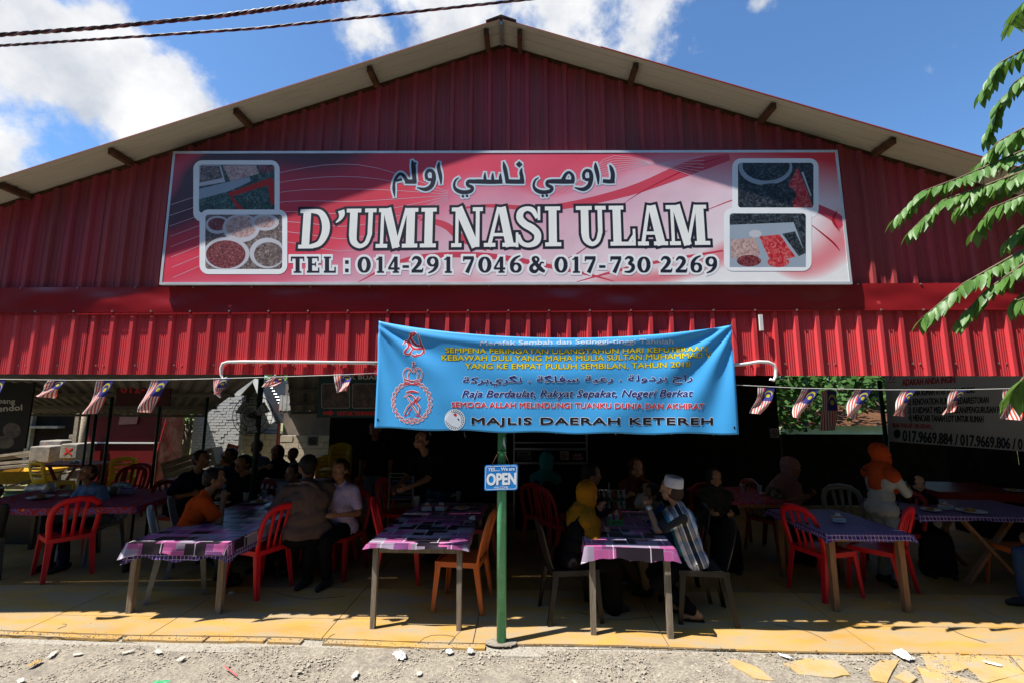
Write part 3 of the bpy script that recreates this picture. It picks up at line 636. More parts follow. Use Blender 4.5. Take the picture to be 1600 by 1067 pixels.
for k, (ch, cx) in enumerate(zip('TEL:014-2917046&017-7302269', (465, 489.5, 515, 542, 569, 594, 615.5, 634, 652, 676, 700, 732.5, 757.5, 780.5, 806, 840, 876.5, 900, 922.5, 941, 962.5, 983.5, 1006, 1041, 1064.5, 1088, 1111))):
    b = MB(); strokes(b, dig(ch, cx), fnD, .0010+k % 2*.0002, grow=3.6, ext=3.2); o = finS(b.build('number_halo', M_white, sign))
    b = MB(); strokes(b, dig(ch, cx), fnD, .0018+k % 2*.0001); b.build('number_figure', M_ink, o)
# arabic-script lettering traced with a broad pen
A_ = lambda pts: curve([(595+x/4.21, 240+y/4.21, w/4.21) for x, y, w in pts], 4)
def waw(cx): return A_([(cx-14, 172, 22), (cx-20, 140, 20), (cx-4, 115, 20), (cx+24, 122, 24), (cx+31, 165, 28), (cx+15, 215, 28), (cx-25, 238, 24), (cx-80, 226, 6)])
def ya(x): return A_([(x+115, 185, 26), (x+85, 188, 24), (x+82, 210, 22), (x+112, 226, 22), (x+100, 250, 24), (x+50, 257, 26), (x+8, 242, 24), (x-8, 212, 16), (x+2, 178, 12), (x+26, 160, 4)])
def dia(x, y, s): return [(595+(x-s/2)/4.21, 240+y/4.21, .2), (595+x/4.21, 240+y/4.21, s/4.21), (595+(x+s/2)/4.21, 240+y/4.21, .2)]
arab = [A_([(1503, 76, 6), (1516, 100, 24), (1526, 140, 28), (1522, 186, 28)]), A_([(1460, 182, 24), (1500, 186, 26), (1538, 184, 26)]),
        A_([(1412, 62, 6), (1414, 95, 26), (1427, 150, 24), (1430, 205, 8)]), waw(1353), A_([(1340, 172, 16), (1382, 176, 24)]),
        A_([(1262, 186, 26), (1262, 150, 22), (1238, 126, 18), (1214, 142, 20), (1196, 182, 28)]), A_([(1272, 188, 24), (1200, 186, 30), (1120, 185, 28)]), ya(1013), dia(1065, 281, 22), dia(1092, 279, 22),
        A_([(928, 98, 6), (922, 125, 22), (928, 160, 26), (926, 188, 28)]), A_([(944, 187, 28), (880, 187, 28), (820, 185, 28)]), dia(910, 74, 44), A_([(806, 55, 6), (815, 95, 26), (826, 150, 26), (832, 188, 26)]),
        A_([(800, 187, 26), (720, 188, 28), (640, 186, 28), (598, 187, 24)]), A_([(788, 132, 4), (786, 155, 18), (788, 187, 20)]), A_([(737, 128, 4), (735, 155, 18), (738, 187, 20)]), A_([(686, 125, 4), (684, 155, 18), (688, 187, 20)]), ya(490), dia(540, 283, 22), dia(567, 281, 22),
        A_([(385, 58, 6), (380, 95, 24), (392, 150, 24), (396, 205, 8)]), waw(318), A_([(305, 172, 16), (347, 176, 24)]),
        A_([(205, 45, 4), (214, 80, 30), (218, 130, 28), (222, 186, 28)]), A_([(236, 188, 24), (200, 187, 28), (160, 186, 28)]), dia(228, 68, 20), A_([(172, 186, 26), (152, 150, 22), (128, 136, 20), (104, 158, 18), (88, 195, 16), (86, 240, 20), (92, 288, 4)]), A_([(140, 172, 16), (100, 182, 14)])]
M_ice = flat('ice_blue_print', (.55, .66, .74), .45)
for k, (i0, i1) in enumerate(((0, 10), (10, 21), (21, 99))):
    b = MB(); strokes(b, arab[i0:i1], fnD, .0012, grow=2.8, ext=1.8); o = finS(b.build('script_word', M_ice, sign))
    b = MB(); strokes(b, arab[i0:i1], fnD, .002); b.build('script_ink', M_ink, o)
#@@PART3
# ------------------------------------------------------------------ blue cloth banner
YB = 3.945
bTL, bTR, bBL, bBR = P(594, 503, YB), P(1140, 509, YB), P(587, 668, YB), P(1150, 677, YB)
def by(x, z):
    """depth of the cloth at (x, z): soft folds fanning from the upper corners"""
    u = (x-bTL.x)/(bTR.x-bTL.x); v = (bTL.z-z)/(bTL.z-bBL.z)
    v = min(max(v, 0), 1.05); u_ = min(max(u, 0), 1)
    al = math.atan2(v*.32+.0001, u_+.02); ar = math.atan2(v*.32+.0001, 1.02-u_)
    fl = math.exp(-u_*2.2)*min(1, (u_+v)*6); fr = math.exp(-(1-u_)*2.2)*min(1, (1-u_+v)*6)
    y = .024*math.sin(al*14+.6)*fl+.022*math.sin(ar*16+.2)*fr
    sag = .23*math.sin(PI*u_)  # catenary shaped folds in the middle
    y += .017*math.sin((v-sag*1.4)*17+.6)*math.sin(PI*u_)*(1-v)
    y += .020*math.exp(-((v-sag*.75-.07)/.035)**2)*-1*math.sin(PI*u_)**.5 if 0 < u_ < 1 else 0
    y += .006*math.sin(u*23+v*2)*v+.01*math.sin(PI*u_)*v
    return YB-.036+.55*y
NU, NV = 150, 60
vs_ = []; b = MB(); b.smooth = True
for j in range(NV+1):
    for i in range(NU+1):
        u, v = i/NU, j/NV
        top = bTL.lerp(bTR, u); bot = bBL.lerp(bBR, u)
        sagt = -.13*(1-(2*u-1)**2)**.9 if 0 < u < 1 else 0
        tz = top.z+sagt; bz = bot.z-.018*math.sin(PI*u)+.006*math.sin(u*31)
        z = tz+(bz-tz)*v; x = top.x+(bot.x-top.x)*v
        vs_.append((x, by(x, z), z))
b.add(vs_, [(j*(NU+1)+i, (j+1)*(NU+1)+i, (j+1)*(NU+1)+i+1, j*(NU+1)+i+1) for j in range(NV) for i in range(NU)])
M_blue = mat('sky_blue_cloth', (.06, .38, .78), .5, var=.05, vs_=3, bump=.15, bs=250, spec=.35)
ban = empty('banner', 'bright blue cloth banner with royal crest hung below the shop sign', 'banner', (bBL.x, YB, bBL.z))
def finB(o): o.location = (-bBL.x, -YB, -bBL.z); return o
cl = finB(b.build('banner_cloth', M_blue, ban)); md = cl.modifiers.new('thickness', 'SOLIDIFY'); md.thickness = .0015; md.offset = 1
def fnB(px, py, lift=0):
    v = P(px, py, YB); return Vector((v.x, by(v.x, v.z)-.0022-lift, v.z))
M_yel = flat('yellow_print', (.75, .62, .03)); M_blk = flat('black_print', (.012, .014, .02)); M_nav = flat('navy_print', (.012, .03, .20)); M_rd = flat('red_print', (.62, .03, .05)); M_wp = flat('white_halo_print', (.74, .80, .88)); M_gy = flat('grey_print', (.50, .62, .76))
def btext(s, m, x0, x1, yb, cap, halo=None, hw=.9, bd=0, **k):
    if halo: finB(text(s, 'lettering_halo', halo, ban, x0, x1, yb, cap, fnB, .0, bold=hw, **k))
    return finB(text(s, 'lettering', m, ban, x0, x1, yb, cap, fnB, .0012, bold=bd, **k))
sg = lambda a: (lambda t: a*math.sin(PI*t))
btext('Merafak Sembah dan Setinggi-tinggi Tahniah', M_gy, 751, 1050, (541, 538), 7, bd=.3, bend=sg(-1))
btext('SEMPENA PERINGATAN ULANGTAHUN HARI KEPUTERAAN', M_yel, 697, 1102, (551.5, 549), 7.5, M_blk, .8, .25, bend=sg(3))
btext('KEBAWAH DULI YANG MAHA MULIA SULTAN MUHAMMAD V', M_yel, 691, 1109, (563, 559), 8.5, M_blk, .8, .25, bend=sg(3))
btext('YANG KE EMPAT PULUH SEMBILAN, TAHUN 2018', M_yel, 727, 1076, (576, 573.5), 8.5, M_blk, .8, .25, bend=sg(2))
btext('\uFE94\uFEDB\uFEAE\uFE91\u064A\uFEAE\uFB95\uFEE7 . \uFE94\uFB95\uFE8E\uFED3\uFEB3 \uFE94\uFEF4\uFECB\u0631 . \uFE94\uFEDF\u0648\u062F\uFEAE\uFE91 \uFE9D\u0627\u0631', M_nav, 724, 1080, (598, 594), 9, M_wp, .9, .25)
btext('Raja Berdaulat, Rakyat Sepakat, Negeri Berkat', M_nav, 723, 1080, (620, 619), 11, M_wp, 1.0, .3, shear=.28)
btext('SEMOGA ALLAH MELINDUNGI TUANKU DUNIA DAN AKHIRAT', M_rd, 707, 1097, (636, 638.5), 8.5, M_wp, .9, .3)
btext('MAJLIS DAERAH KETEREH', M_blk, 738, 1111, (662, 662.5), 10.5, M_wp, 1.4, .7, space=1.1)
# crest: crown over a garland ring round a monogram, halo behind
def crest(b, m_grow, lift):
    cx, cy = 645, 628
    for k in range(22):
        a = 2*PI*k/22+PI/22; x, y = cx+28*math.cos(a), cy+30*math.sin(a); tx, ty = -math.sin(a), math.cos(a)
        strokes(b, [curve([(x-tx*5, y-ty*5, .6), (x-math.cos(a)*2, y-math.sin(a)*2, 1.3), (x+tx*4.5, y+ty*4.5, .5)], 3), curve([(x-tx*5, y-ty*5, .6), (x+math.cos(a)*3.2, y+math.sin(a)*3.2, 1.3), (x+tx*4.5, y+ty*4.5, .5)], 3)], fnB, lift, grow=m_grow)
    L_ = [curve([(633, 598, 1.4), (645, 600, 1.8), (658, 598, 1.4)], 3), curve([(634, 592, 1.2), (646, 595, 1.4), (659, 592, 1.2)], 3), curve([(634, 596, 1.2), (632, 582, 1.2), (638, 575, 1.2), (646, 582, 1.2)], 4), curve([(658, 596, 1.2), (661, 582, 1.2), (654, 575, 1.2), (647, 582, 1.2)], 4),
          curve([(640, 592, 1), (639, 584, 1), (645, 575, 1)], 3), curve([(653, 592, 1), (654, 584, 1), (648, 575, 1)], 3), [(647, 574, 3), (648, 570, 1)], [(644.5, 568, 1.2), (651.5, 568, 1.2)], [(648, 565, 1.4), (648, 572, 1.4)],
          curve([(636, 613, 1), (645, 611, 3), (655, 613, 1)], 3), [(638, 619, 1.2), (654, 645, 1.6)], [(655, 618, 1.4), (640, 646, 1.4)], curve([(634, 620, 1), (642, 616, 1.6), (650, 624, 1.6), (640, 634, 1.4), (634, 645, 1)], 4), curve([(658, 620, 1), (652, 628, 1.8), (657, 636, 1.6), (656, 647, 1.4)], 4), [(633, 648, 1.6), (659, 649, 1.6)], [(639, 653, 1.2), (653, 653.5, 1.2)]]
    strokes(b, L_, fnB, lift+.0002, grow=m_grow)
b = MB(); crest(b, .9, .0); finB(b.build('crest_halo', M_wp, ban)); b = MB(); crest(b, .0, .002); finB(tag(b.build('royal_crest', M_rd, ban)))
cal = [curve([(641, 523, 1), (652, 522, 2.5), (640, 532, 2.5), (648, 545, 3), (662, 545, 2.4), (664, 552, 1)], 4), curve([(646, 520, 1), (643, 530, 3), (652, 540, 3), (660, 540, 1)], 4), curve([(632, 540, 1), (636, 533, 2.5), (640, 542, 2.5), (634, 551, 2.5), (641, 554, 2), (647, 545, 1.5)], 4),
       curve([(656, 524, 1), (658, 536, 2.5), (663, 548, 2.2), (657, 556, 1.4), (651, 553, 1)], 4), curve([(643, 553, 1), (650, 557, 2.2), (657, 554, 1)], 4)]
b = MB(); strokes(b, cal, fnB, 0, grow=1.1); finB(b.build('calligraphy_halo', M_wp, ban)); b = MB(); strokes(b, cal, fnB, .0015); finB(b.build('calligraphy', M_rd, ban))
seal = finB(one('council_seal', M_wp, lambda b: disc(b, 711.5, 655, 16, 16.5, fnB, .0006, 32), ban))
b = MB(); strokes(b, [el(711.5, 655, 11, 11.5, .7, .7), el(711.5, 657, 8, 6, 1.2, .8, 180, 360)], fnB, .0012)
for k in range(26): a = 2*PI*k/26; strokes(b, [[(711.5+12.6*math.cos(a), 655+13*math.sin(a), 1.5), (711.5+14.6*math.cos(a+.04), 655+15*math.sin(a+.04), 1.2)]], fnB, .0012)
finB(b.build('seal_lettering', M_blk, ban))
for x, y, mm in ((712, 648, M_rd), (707, 655.5, M_yel), (716, 656, M_nav)): finB(one('seal_shield', mm, lambda b: disc(b, x, y, 2.8, 3.2, fnB, .0014, 10), ban))
b = MB()
for x, y in ((592, 655), (1143, 667)): disc(b, x, y, 1.6, 1.8, fnB, .001, 10)
finB(b.build('eyelet', M_blk, ban))
M_str = flat('white_string', (.6, .6, .56))
b = MB()
for x, l_ in ((671, 5), (725, 8), (867, 4), (905, 4), (960, 5), (975, 4), (1020, 5), (1047, 5), (1112, 6), (1137, 5)):
    p = P(x, 673, YB-.003); b.tube([p, p+Vector((.006, -.002, -l_*.004)), p+Vector((.014, .0, -l_*.0065))], .0011, 5)
finB(b.build('loose_thread', M_str, ban))
for x, y, s in ((594, 503, -1), (1140, 509, 1)):
    p = P(x, y, YB); b = MB(); b.tube([p, p+Vector((s*.04, .05, .03)), p+Vector((s*.05, .12, .02))], .003, 6); b.tube([p+Vector((0, -.004, 0)), p+Vector((-s*.02, -.008, .02)), p+Vector((s*.01, -.006, .025)), p], .003, 6)
    finB(b.build('tie_cord', flat('black_cord', (.03, .03, .03)), ban))
# white pipe rails with hooked ends on either side of the banner
M_pvc = flat('white_pvc', (.72, .72, .68), .35)
def yp(px, py): return P(px, py, 3.952)
o = one('awning_pipe', M_pvc, lambda b: b.tube([yp(355, 590), yp(348, 592), yp(345.5, 585), yp(345.5, 575), yp(348, 568), yp(356, 565.5), yp(380, 565), yp(480, 565.5), yp(598, 567)], [.011]*3+[.0135]*6, 12)); tag(o, 'white hooked pipe sticking out left of the blue banner', 'pipe')
o = one('awning_pipe', M_pvc, lambda b: b.tube([yp(1142, 569), yp(1150, 569.5), yp(1165, 568.5), yp(1185, 565), yp(1200, 565.5), yp(1209, 569), yp(1212, 578), yp(1212, 588), yp(1209, 594), yp(1203, 592)], [.014]*8+[.011]*2, 12)); tag(o, 'white hooked pipe sticking out right of the blue banner', 'pipe')
b = MB(); p = P(1188, 492, YF-.05); b.box((p.x, p.y, p.z-.07), (.028, .02, .14)); o = b.build('paper_tag', M_paper); tag(o, 'narrow white strip stuck on the red sheet right of the banner', 'strip')

# ------------------------------------------------------------------ green post, OPEN sign
M_green = mat('green_paint', (.07, .30, .13), .35, var=.12, vs_=6, spec=.5, col2=(.10, .36, .17), thr=(.5, .62), c2s=9)
M_gdk = mat('dark_green_paint', (.02, .13, .055), .4, var=.2, vs_=10)  # banner's shade put into the upper shaft's colour; also on ring and tie
pc = G(783, 1008); pc.y = 3.985
post = empty('support_post', 'round green painted steel post holding up the front below the banner', 'post', (pc.x, pc.y, 0))
one('post_shaft', M_green, lambda b: b.lathe([(.039, .0), (.039, 1.30), (.0385, 1.305)], 28), post); one('post_upper_shaft', M_gdk, lambda b: b.lathe([(.037, 1.305), (.037, 2.158)], 28), post)
one('weld_ring', M_gdk, lambda b: b.lathe([(.0392, 1.212), (.0408, 1.216), (.0392, 1.220)], 28), post)
one('post_foot', M_gravel, lambda b: b.lathe([(.0, .0), (.085, .0), (.075, .008), (.041, .014)], 18), post); bpy.data.objects['post_foot'].scale = (1.6, .8, 1)
one('masking_tape', flat('tape', (.45, .45, .2)), lambda b: b.lathe([(.0385, 1.505), (.0385, 1.512)], 24), post)
one('torn_paper', M_paper, lambda b: b.add([(.012, -.0382, 1.62), (.020, -.0385, 1.64), (.03, -.036, 1.57), (.034, -.034, 1.53), (.022, -.039, 1.56), (.01, -.0395, 1.58)], [(0, 1, 2, 3, 4, 5)]), post)
one('cable_tie', M_gdk, lambda b: b.box((.0, -.036, 1.50), (.03, .012, .045)), post)
YO = 3.93
osn = empty('open_sign', 'small blue hanging shop sign reading open, tied to the green post', 'sign', P(783, 765, YO))
OO = -P(783, 765, YO)
fnO = lambda px, py, lift=0: P(px, py, YO)+Vector((0, -.004-lift, 0))
M_ob = flat('sign_blue', (.02, .22, .62), .35)
def orr(b):
    pts = [(x+(y-745)*-.02, y+(x-783)*-.025) for x, y in rrect(757, 725.5, 809, 765.5, 3.5)]
    a = [P(x, y, YO)+Vector((0, -.003, 0)) for x, y in pts]; c = [v+Vector((0, .006, 0)) for v in a]; n = len(a)
    b.add(a+c, [tuple(range(n)), tuple(range(n, 2*n))[::-1]]+[(i, n+i, n+(i+1) % n, (i+1) % n) for i in range(n)])
M_wsign = flat('sign_white', (.72, .76, .80), .4)
for o in (one('sign_board', M_ob, orr, osn),
          text('YES..... We are', 'lettering', M_wsign, osn, 763, 804, (735.5, 734), 5.5, fnO, .001, bold=.2), text('OPEN', 'lettering', M_wsign, osn, 761, 806, (757, 755.5), 18, fnO, .001, bold=.9), text('WELCOME', 'lettering', M_wsign, osn, 772, 794, (763, 762.5), 4, fnO, .001)): o.location = OO
bdr = [(x+(y-745)*-.02, y+(x-783)*-.025, .8) for x, y in rrect(759, 727.5, 807, 763.5, 3)]
o = one('sign_border', M_wsign, lambda b: strokes(b, [bdr+[bdr[0]]], fnO, .0008), osn); o.location = OO
o = one('hanging_cord', M_rust, lambda b: [b.tube([P(768, 727, YO-.005), P(777, 709, YO+.01)], .0022, 6), b.tube([P(797, 726, YO-.005), P(789, 708, YO+.01)], .0022, 6)], osn); o.location = OO
# paint drips etc. are in the material
# ------------------------------------------------------------------ flag bunting
m = bpy.data.materials.new('flag_print'); m.use_nodes = True; N = m.node_tree.nodes; L = m.node_tree.links; pb = N['Principled BSDF']; pb.inputs['Roughness'].default_value = .75
uvn = N.new('ShaderNodeTexCoord'); sx = N.new('ShaderNodeSeparateXYZ'); L.new(uvn.outputs['UV'], sx.inputs[0]); U, V_ = sx.outputs[0], sx.outputs[1]   # U along the fly 0..1, V down the hoist 0..1
stp = fmath('LESS_THAN', fmath('MODULO', fmath('MULTIPLY', V_, 7), 1), .5)
can = fmath('MULTIPLY', fmath('LESS_THAN', U, .5), fmath('LESS_THAN', V_, .57))
def dist(cx, cy): return fmath('SQRT', fmath('ADD', fmath('POWER', fmath('MULTIPLY', fmath('SUBTRACT', U, cx), 1.0), 2), fmath('POWER', fmath('MULTIPLY', fmath('SUBTRACT', V_, cy), .55), 2)))
mo = fmath('SUBTRACT', fmath('LESS_THAN', dist(.22, .28), .125), fmath('LESS_THAN', dist(.255, .28), .105))
mo = fmath('MAXIMUM', fmath('MAXIMUM', mo, 0), fmath('LESS_THAN', dist(.30, .28), .062))
def mixc(f, a, c):
    n = N.new('ShaderNodeMixRGB'); L.new(f, n.inputs[0])
    for i, v in ((1, a), (2, c)):
        if isinstance(v, tuple): n.inputs[i].default_value = (*v, 1)
        else: L.new(v, n.inputs[i])
    return n.outputs[0]
c_ = mixc(stp, (.68, .64, .62), (.58, .06, .03)); c_ = mixc(can, c_, (.03, .03, .22)); c_ = mixc(mo, c_, (.65, .55, .03)); L.new(c_, pb.inputs['Base Color'])
tr = N.new('ShaderNodeBsdfTranslucent'); L.new(c_, tr.inputs['Color']); ms = N.new('ShaderNodeMixShader'); ms.inputs[0].default_value = .3; L.new(pb.outputs[0], ms.inputs[1]); L.new(tr.outputs[0], ms.inputs[2]); L.new(ms.outputs[0], N['Material Output'].inputs[0])
M_flag = m
def flag_mesh(corners, wav, fold=0):
    """corners: hoist-left, hoist-right on the string, lower-right, lower-left; canton sits at the upper right"""
    a, b2, c2, d2 = corners; nx_, ny_ = 8, 14; b = MB(); b.smooth = True; vs_ = []; uv = []
    for j in range(ny_+1):
        for i in range(nx_+1):
            u, v = i/nx_, j/ny_; p = a.lerp(b2, u).lerp(d2.lerp(c2, u), v)
            p = p+Vector((.012*math.sin(v*4+wav)*v, -.03*math.sin(u*5+v*5+wav)*v-.02*v*math.sin(wav*2+3*v), 0))
            if fold and v > fold: p = p+Vector(((.5-u)*.05*(v-fold)*4, -.05*(v-fold), (v-fold)*.05))
            vs_.append(p); uv.append((v, 1-u))
    b.add(vs_, [(j*(nx_+1)+i, (j+1)*(nx_+1)+i, (j+1)*(nx_+1)+i+1, j*(nx_+1)+i+1) for j in range(ny_) for i in range(nx_)])
    me = b.mesh('flag'); l_ = me.uv_layers.new(name='UVMap')
    for lp in me.loops: l_.data[lp.index].uv = uv[lp.vertex_index]
    return me
YFL = 3.93
bl = empty('flag_bunting', 'string of small striped flags hanging below the left half of the front', 'bunting', P(0, 592, YFL)); OL = -P(0, 592, YFL)
one('string', M_str, lambda b: b.tube([P(-120, 589, YFL), P(0, 592, YFL), P(104, 593.5, YFL), P(250, 593, YFL), P(345, 591, YFL), P(430, 588.5, YFL), P(540, 585, YFL), P(600, 582, YFL)], .0028, 6), bl).location = OL
for (q, w, fo) in ((((-18, 592), (8, 592), (-8, 650), (-30, 645)), .3, 0), (((76, 593), (104, 593), (80, 622), (55, 618)), 1.2, 0), (((151, 593), (178, 593), (152, 646), (134, 646)), 2, 0), (((237, 593), (264, 593), (237, 645), (218, 643)), 3, 0),
                   (((333, 590), (360, 591), (341, 618), (336, 625)), 4, .6), (((424, 588), (449, 587), (431, 603), (407, 604)), 5, 0), (((521, 584), (550, 583), (544, 610), (526, 613)), 6, 0)):
    me = flag_mesh([P(x, y, YFL) for x, y in q], w, fo); link('flag', me, bl, M_flag).location = OL
br = empty('flag_bunting', 'string of small striped flags hanging right of the blue banner', 'bunting', P(1600, 607, YFL)); OR_ = -P(1600, 607, YFL)
one('string', M_str, lambda b: b.tube([P(1120, 598, YFL), P(1150, 601, YFL), P(1250, 606, YFL), P(1380, 608.5, YFL), P(1500, 608.5, YFL), P(1600, 606, YFL), P(1720, 602, YFL)], .0028, 6), br).location = OR_
for (q, w) in ((((1184, 605), (1211, 606), (1194, 647), (1176, 645)), .5), (((1253, 606), (1280, 607), (1252, 655), (1239, 651)), 1.7), (((1336, 608), (1362, 609), (1336, 655), (1317, 649)), 2.6), (((1409, 609), (1431, 609), (1408, 650), (1391, 648)), 3.3), (((1486, 609), (1512, 609), (1487, 642), (1474, 648)), 4.4), (((1568, 607), (1594, 606), (1590, 657), (1563, 653)), 5.3)):
    link('flag', flag_mesh([P(x, y, YFL) for x, y in q], w), br, M_flag).location = OR_

# ------------------------------------------------------------------ twisted overhead cables
M_cab = mat('black_cable', (.035, .035, .04), .45, var=.1); M_cab2 = mat('grey_cable', (.16, .16, .17), .4)
def cable(lab, pts, r, twist):
    pts = [Vector(p) for p in pts]; e = empty('power_cable', lab, 'cable', pts[0]); n = 200
    path_ = []
    for i in range(n+1):
        t = i/n*(len(pts)-1); k = min(int(t), len(pts)-2); path_.append(pts[k].lerp(pts[k+1], t-k))
    for s in range(3):
        sp = []
        for i, p in enumerate(path_):
            d = (path_[min(i+1, n)]-path_[max(i-1, 0)]).normalized(); x = d.cross(Vector((0, 0, 1))).normalized(); y = x.cross(d)
            a = i/n*twist*2*PI+2*PI*s/3; sp.append(p+(x*math.cos(a)+y*math.sin(a))*r-pts[0])
        one('cable_strand', M_cab2 if s == 0 else M_cab, lambda b: b.tube(sp, r*.95, 6), e)
q = [(-500, 92), (-100, 62), (0, 55), (165, 43), (340, 26), (460, 10), (550, -2), (800, -44)]
cable('thicker twisted overhead cable crossing the sky at upper left', [P(x, y, 4.45) for x, y in q], .0125, 22)
q = [(-500, 92), (-100, 76), (0, 72), (165, 61), (400, 45), (620, 22), (830, -1), (1100, -40)]
cable('thinner twisted overhead cable passing just above the roof peak', [P(x, y, 4.6) for x, y in q], .0085, 26)

# ------------------------------------------------------------------ tree branches reaching in from the right
M_leaf = mat('green_leaf', (.085, .19, .035), .45, var=.3, vs_=9, spec=.4)
ln = M_leaf.node_tree; trn = ln.nodes.new('ShaderNodeBsdfTranslucent'); trn.inputs[0].default_value = (.16, .30, .04, 1); mxx = ln.nodes.new('ShaderNodeMixShader'); mxx.inputs[0].default_value = .3
ln.links.new(ln.nodes['Principled BSDF'].outputs[0], mxx.inputs[1]); ln.links.new(trn.outputs[0], mxx.inputs[2]); ln.links.new(mxx.outputs[0], ln.nodes['Material Output'].inputs[0])
M_bark = mat('bark', (.16, .12, .08), .9, var=.3, vs_=20, bump=.6)
def leafmesh():
    b = MB(); b.smooth = True; pts = [(0, 0), (.12, .11), (.35, .18), (.6, .165), (.82, .09), (1, 0)]; vs_ = []
    for x, w in pts: z = -.22*x*x; vs_ += [(x, -w, z+.05*w*4*.3), (x, 0, z-.02), (x, w, z+.05*w*4*.3)]
    b.add(vs_, [(3*i+k, 3*i+k+1, 3*i+k+4, 3*i+k+3) for i in range(5) for k in (0, 1)])
    return b.mesh('leaf')
LM = leafmesh(); LM.materials.append(M_leaf)
tree = empty('tree', 'leafy green tree branches reaching in from the right in front of the roof', 'tree', (5.2, 2.3, 0)); TO = Vector((5.2, 2.3, 0))
one('trunk', M_bark, lambda b: b.tube([(0, 0, -.05), (.03, 0, 1.2), (-.04, .05, 2.4), (.05, 0, 3.6), (.0, 0, 5.2)], [.16, .13, .11, .09, .05], 12), tree)
nleaf = 0; rr = random.Random(5); xm = MB(); xm.smooth = True
twigs = [([(1660, 50), (1600, 78), (1560, 100), (1532, 146)], 2.95, 5.0, 25), ([(1640, -40), (1605, 0), (1588, 18), (1580, 40)], 2.8, 5.2, 25), ([(1650, 100), (1597, 126), (1560, 160), (1540, 216)], 3.1, 4.9, 23),
         ([(1670, 180), (1600, 200), (1560, 222), (1527, 258)], 2.9, 4.6, 26), ([(1690, 205), (1600, 235), (1500, 278), (1440, 300), (1397, 343)], 3.0, 4.4, 25), ([(1600, 268), (1540, 290), (1470, 315), (1422, 362)], 3.05, 4.3, 25),
         ([(1690, 270), (1600, 305), (1550, 325), (1522, 362)], 2.85, 4.0, 27), ([(1700, 330), (1600, 390), (1506, 443), (1441, 497)], 2.95, 3.8, 26), ([(1700, 370), (1600, 412), (1540, 455), (1496, 503)], 2.9, 3.6, 26),
         ([(1680, 560), (1600, 590), (1577, 618)], 2.6, 3.2, 33), ([(1660, 230), (1590, 262), (1520, 318)], 3.15, 4.5, 24), ([(1700, 390), (1620, 440), (1580, 475)], 2.9, 3.7, 26), ([(1680, 150), (1620, 190), (1570, 235)], 3.0, 4.7, 24), ([(1700, 240), (1610, 275), (1530, 300), (1490, 330)], 3.1, 4.2, 24), ([(1690, 300), (1620, 335), (1570, 380)], 2.9, 3.9, 26), ([(1700, 220), (1640, 240), (1575, 285)], 2.8, 4.3, 26), ([(1680, 60), (1640, 90), (1585, 130)], 2.9, 5.0, 25), ([(1700, 420), (1640, 450), (1590, 470)], 2.8, 3.6, 26)]
for pts, Y, zt, lp in twigs:
    w = [P(x, y, Y+.12*i)-TO for i, (x, y) in enumerate(pts)]
    br_ = one('branch', M_bark, lambda b: b.tube([Vector((.0, 0, zt-.2)), w[0].lerp(Vector((0, 0, zt-.2)), .4)+Vector((0, 0, .15))]+w, [.03, .02]+[.010-.0018*i for i in range(len(w))], 6), tree)
    L_ = lp/711*Y*1.08; seg = [(a, b2) for a, b2 in zip(w[:-1], w[1:])]
    for a, b2 in seg:
        n = max(1, int((b2-a).length/(L_*.25)))
        d = (b2-a).normalized()
        for k in range(n):
            for s in (-1, 1):
                p = a.lerp(b2, (k+.5+.2*s)/n); side = d.cross(Vector((0, 0, 1))).normalized()*s
                dr = (side*.75+d*.5+Vector((0, 0, -.75+rr.uniform(-.25, .2)))+Vector((rr.uniform(-.2, .2), rr.uniform(-.3, .2), 0))).normalized()
                q = dr.to_track_quat('X', 'Z') @ Matrix.Rotation(rr.uniform(-.5, .5), 3, 'X').to_quaternion()
                sz = L_*rr.uniform(.9, 1.3)
                if nleaf >= 295:
                    xm.add([p+q @ (Vector(v.co)*sz) for v in LM.vertices], [tuple(f.vertices) for f in LM.polygons]); continue
                o = link('leaf', LM, br_); o.location = p; o.rotation_mode = 'QUATERNION'; o.rotation_quaternion = q; o.scale = (sz, sz*.95, sz); nleaf += 1
    p = w[-1]; o = link('leaf', LM, br_) if nleaf < 300 else None
    if o: o.location = p; o.scale = (L_, L_, L_); o.rotation_mode = 'QUATERNION'; o.rotation_quaternion = (w[-1]-w[-2]).normalized().to_track_quat('X', 'Z'); nleaf += 1
xm_done = tag(xm.build('more_leaves', M_leaf, tree), kind='stuff')
def leaf_cloud(name, m, parent, blobs, n, size, seed=1, kind='stuff'):
    rr = random.Random(seed); b = MB()
    for k in range(n):
        c, r = rr.choice(blobs); d = Vector((rr.gauss(0, 1), rr.gauss(0, 1), rr.gauss(0, 1))).normalized()*(rr.random()**.4)
        p = Vector(c)+Vector((d.x*r[0], d.y*r[1], d.z*r[2])); s = size*rr.uniform(.6, 1.4)
        q = Vector((rr.uniform(-1, 1), rr.uniform(-1, 1), rr.uniform(-.9, .3))).normalized(); e = q.cross(Vector((rr.uniform(-1, 1), rr.uniform(-1, 1), rr.uniform(-1, 1)))).normalized()*s*.36
        b.add([p, p+q*s*.5+e, p+q*s, p+q*s*.5-e], [(0, 1, 2, 3)])
    return tag(b.build(name, m, parent), kind=kind)
leaf_cloud('crown', M_leaf, tree, [((.5, 0, 4.5), (.8, .9, 1.0)), ((.2, -.3, 5.4), (.7, .8, .7)), ((1.0, .5, 3.9), (.7, .7, .7))], 3500, .11)

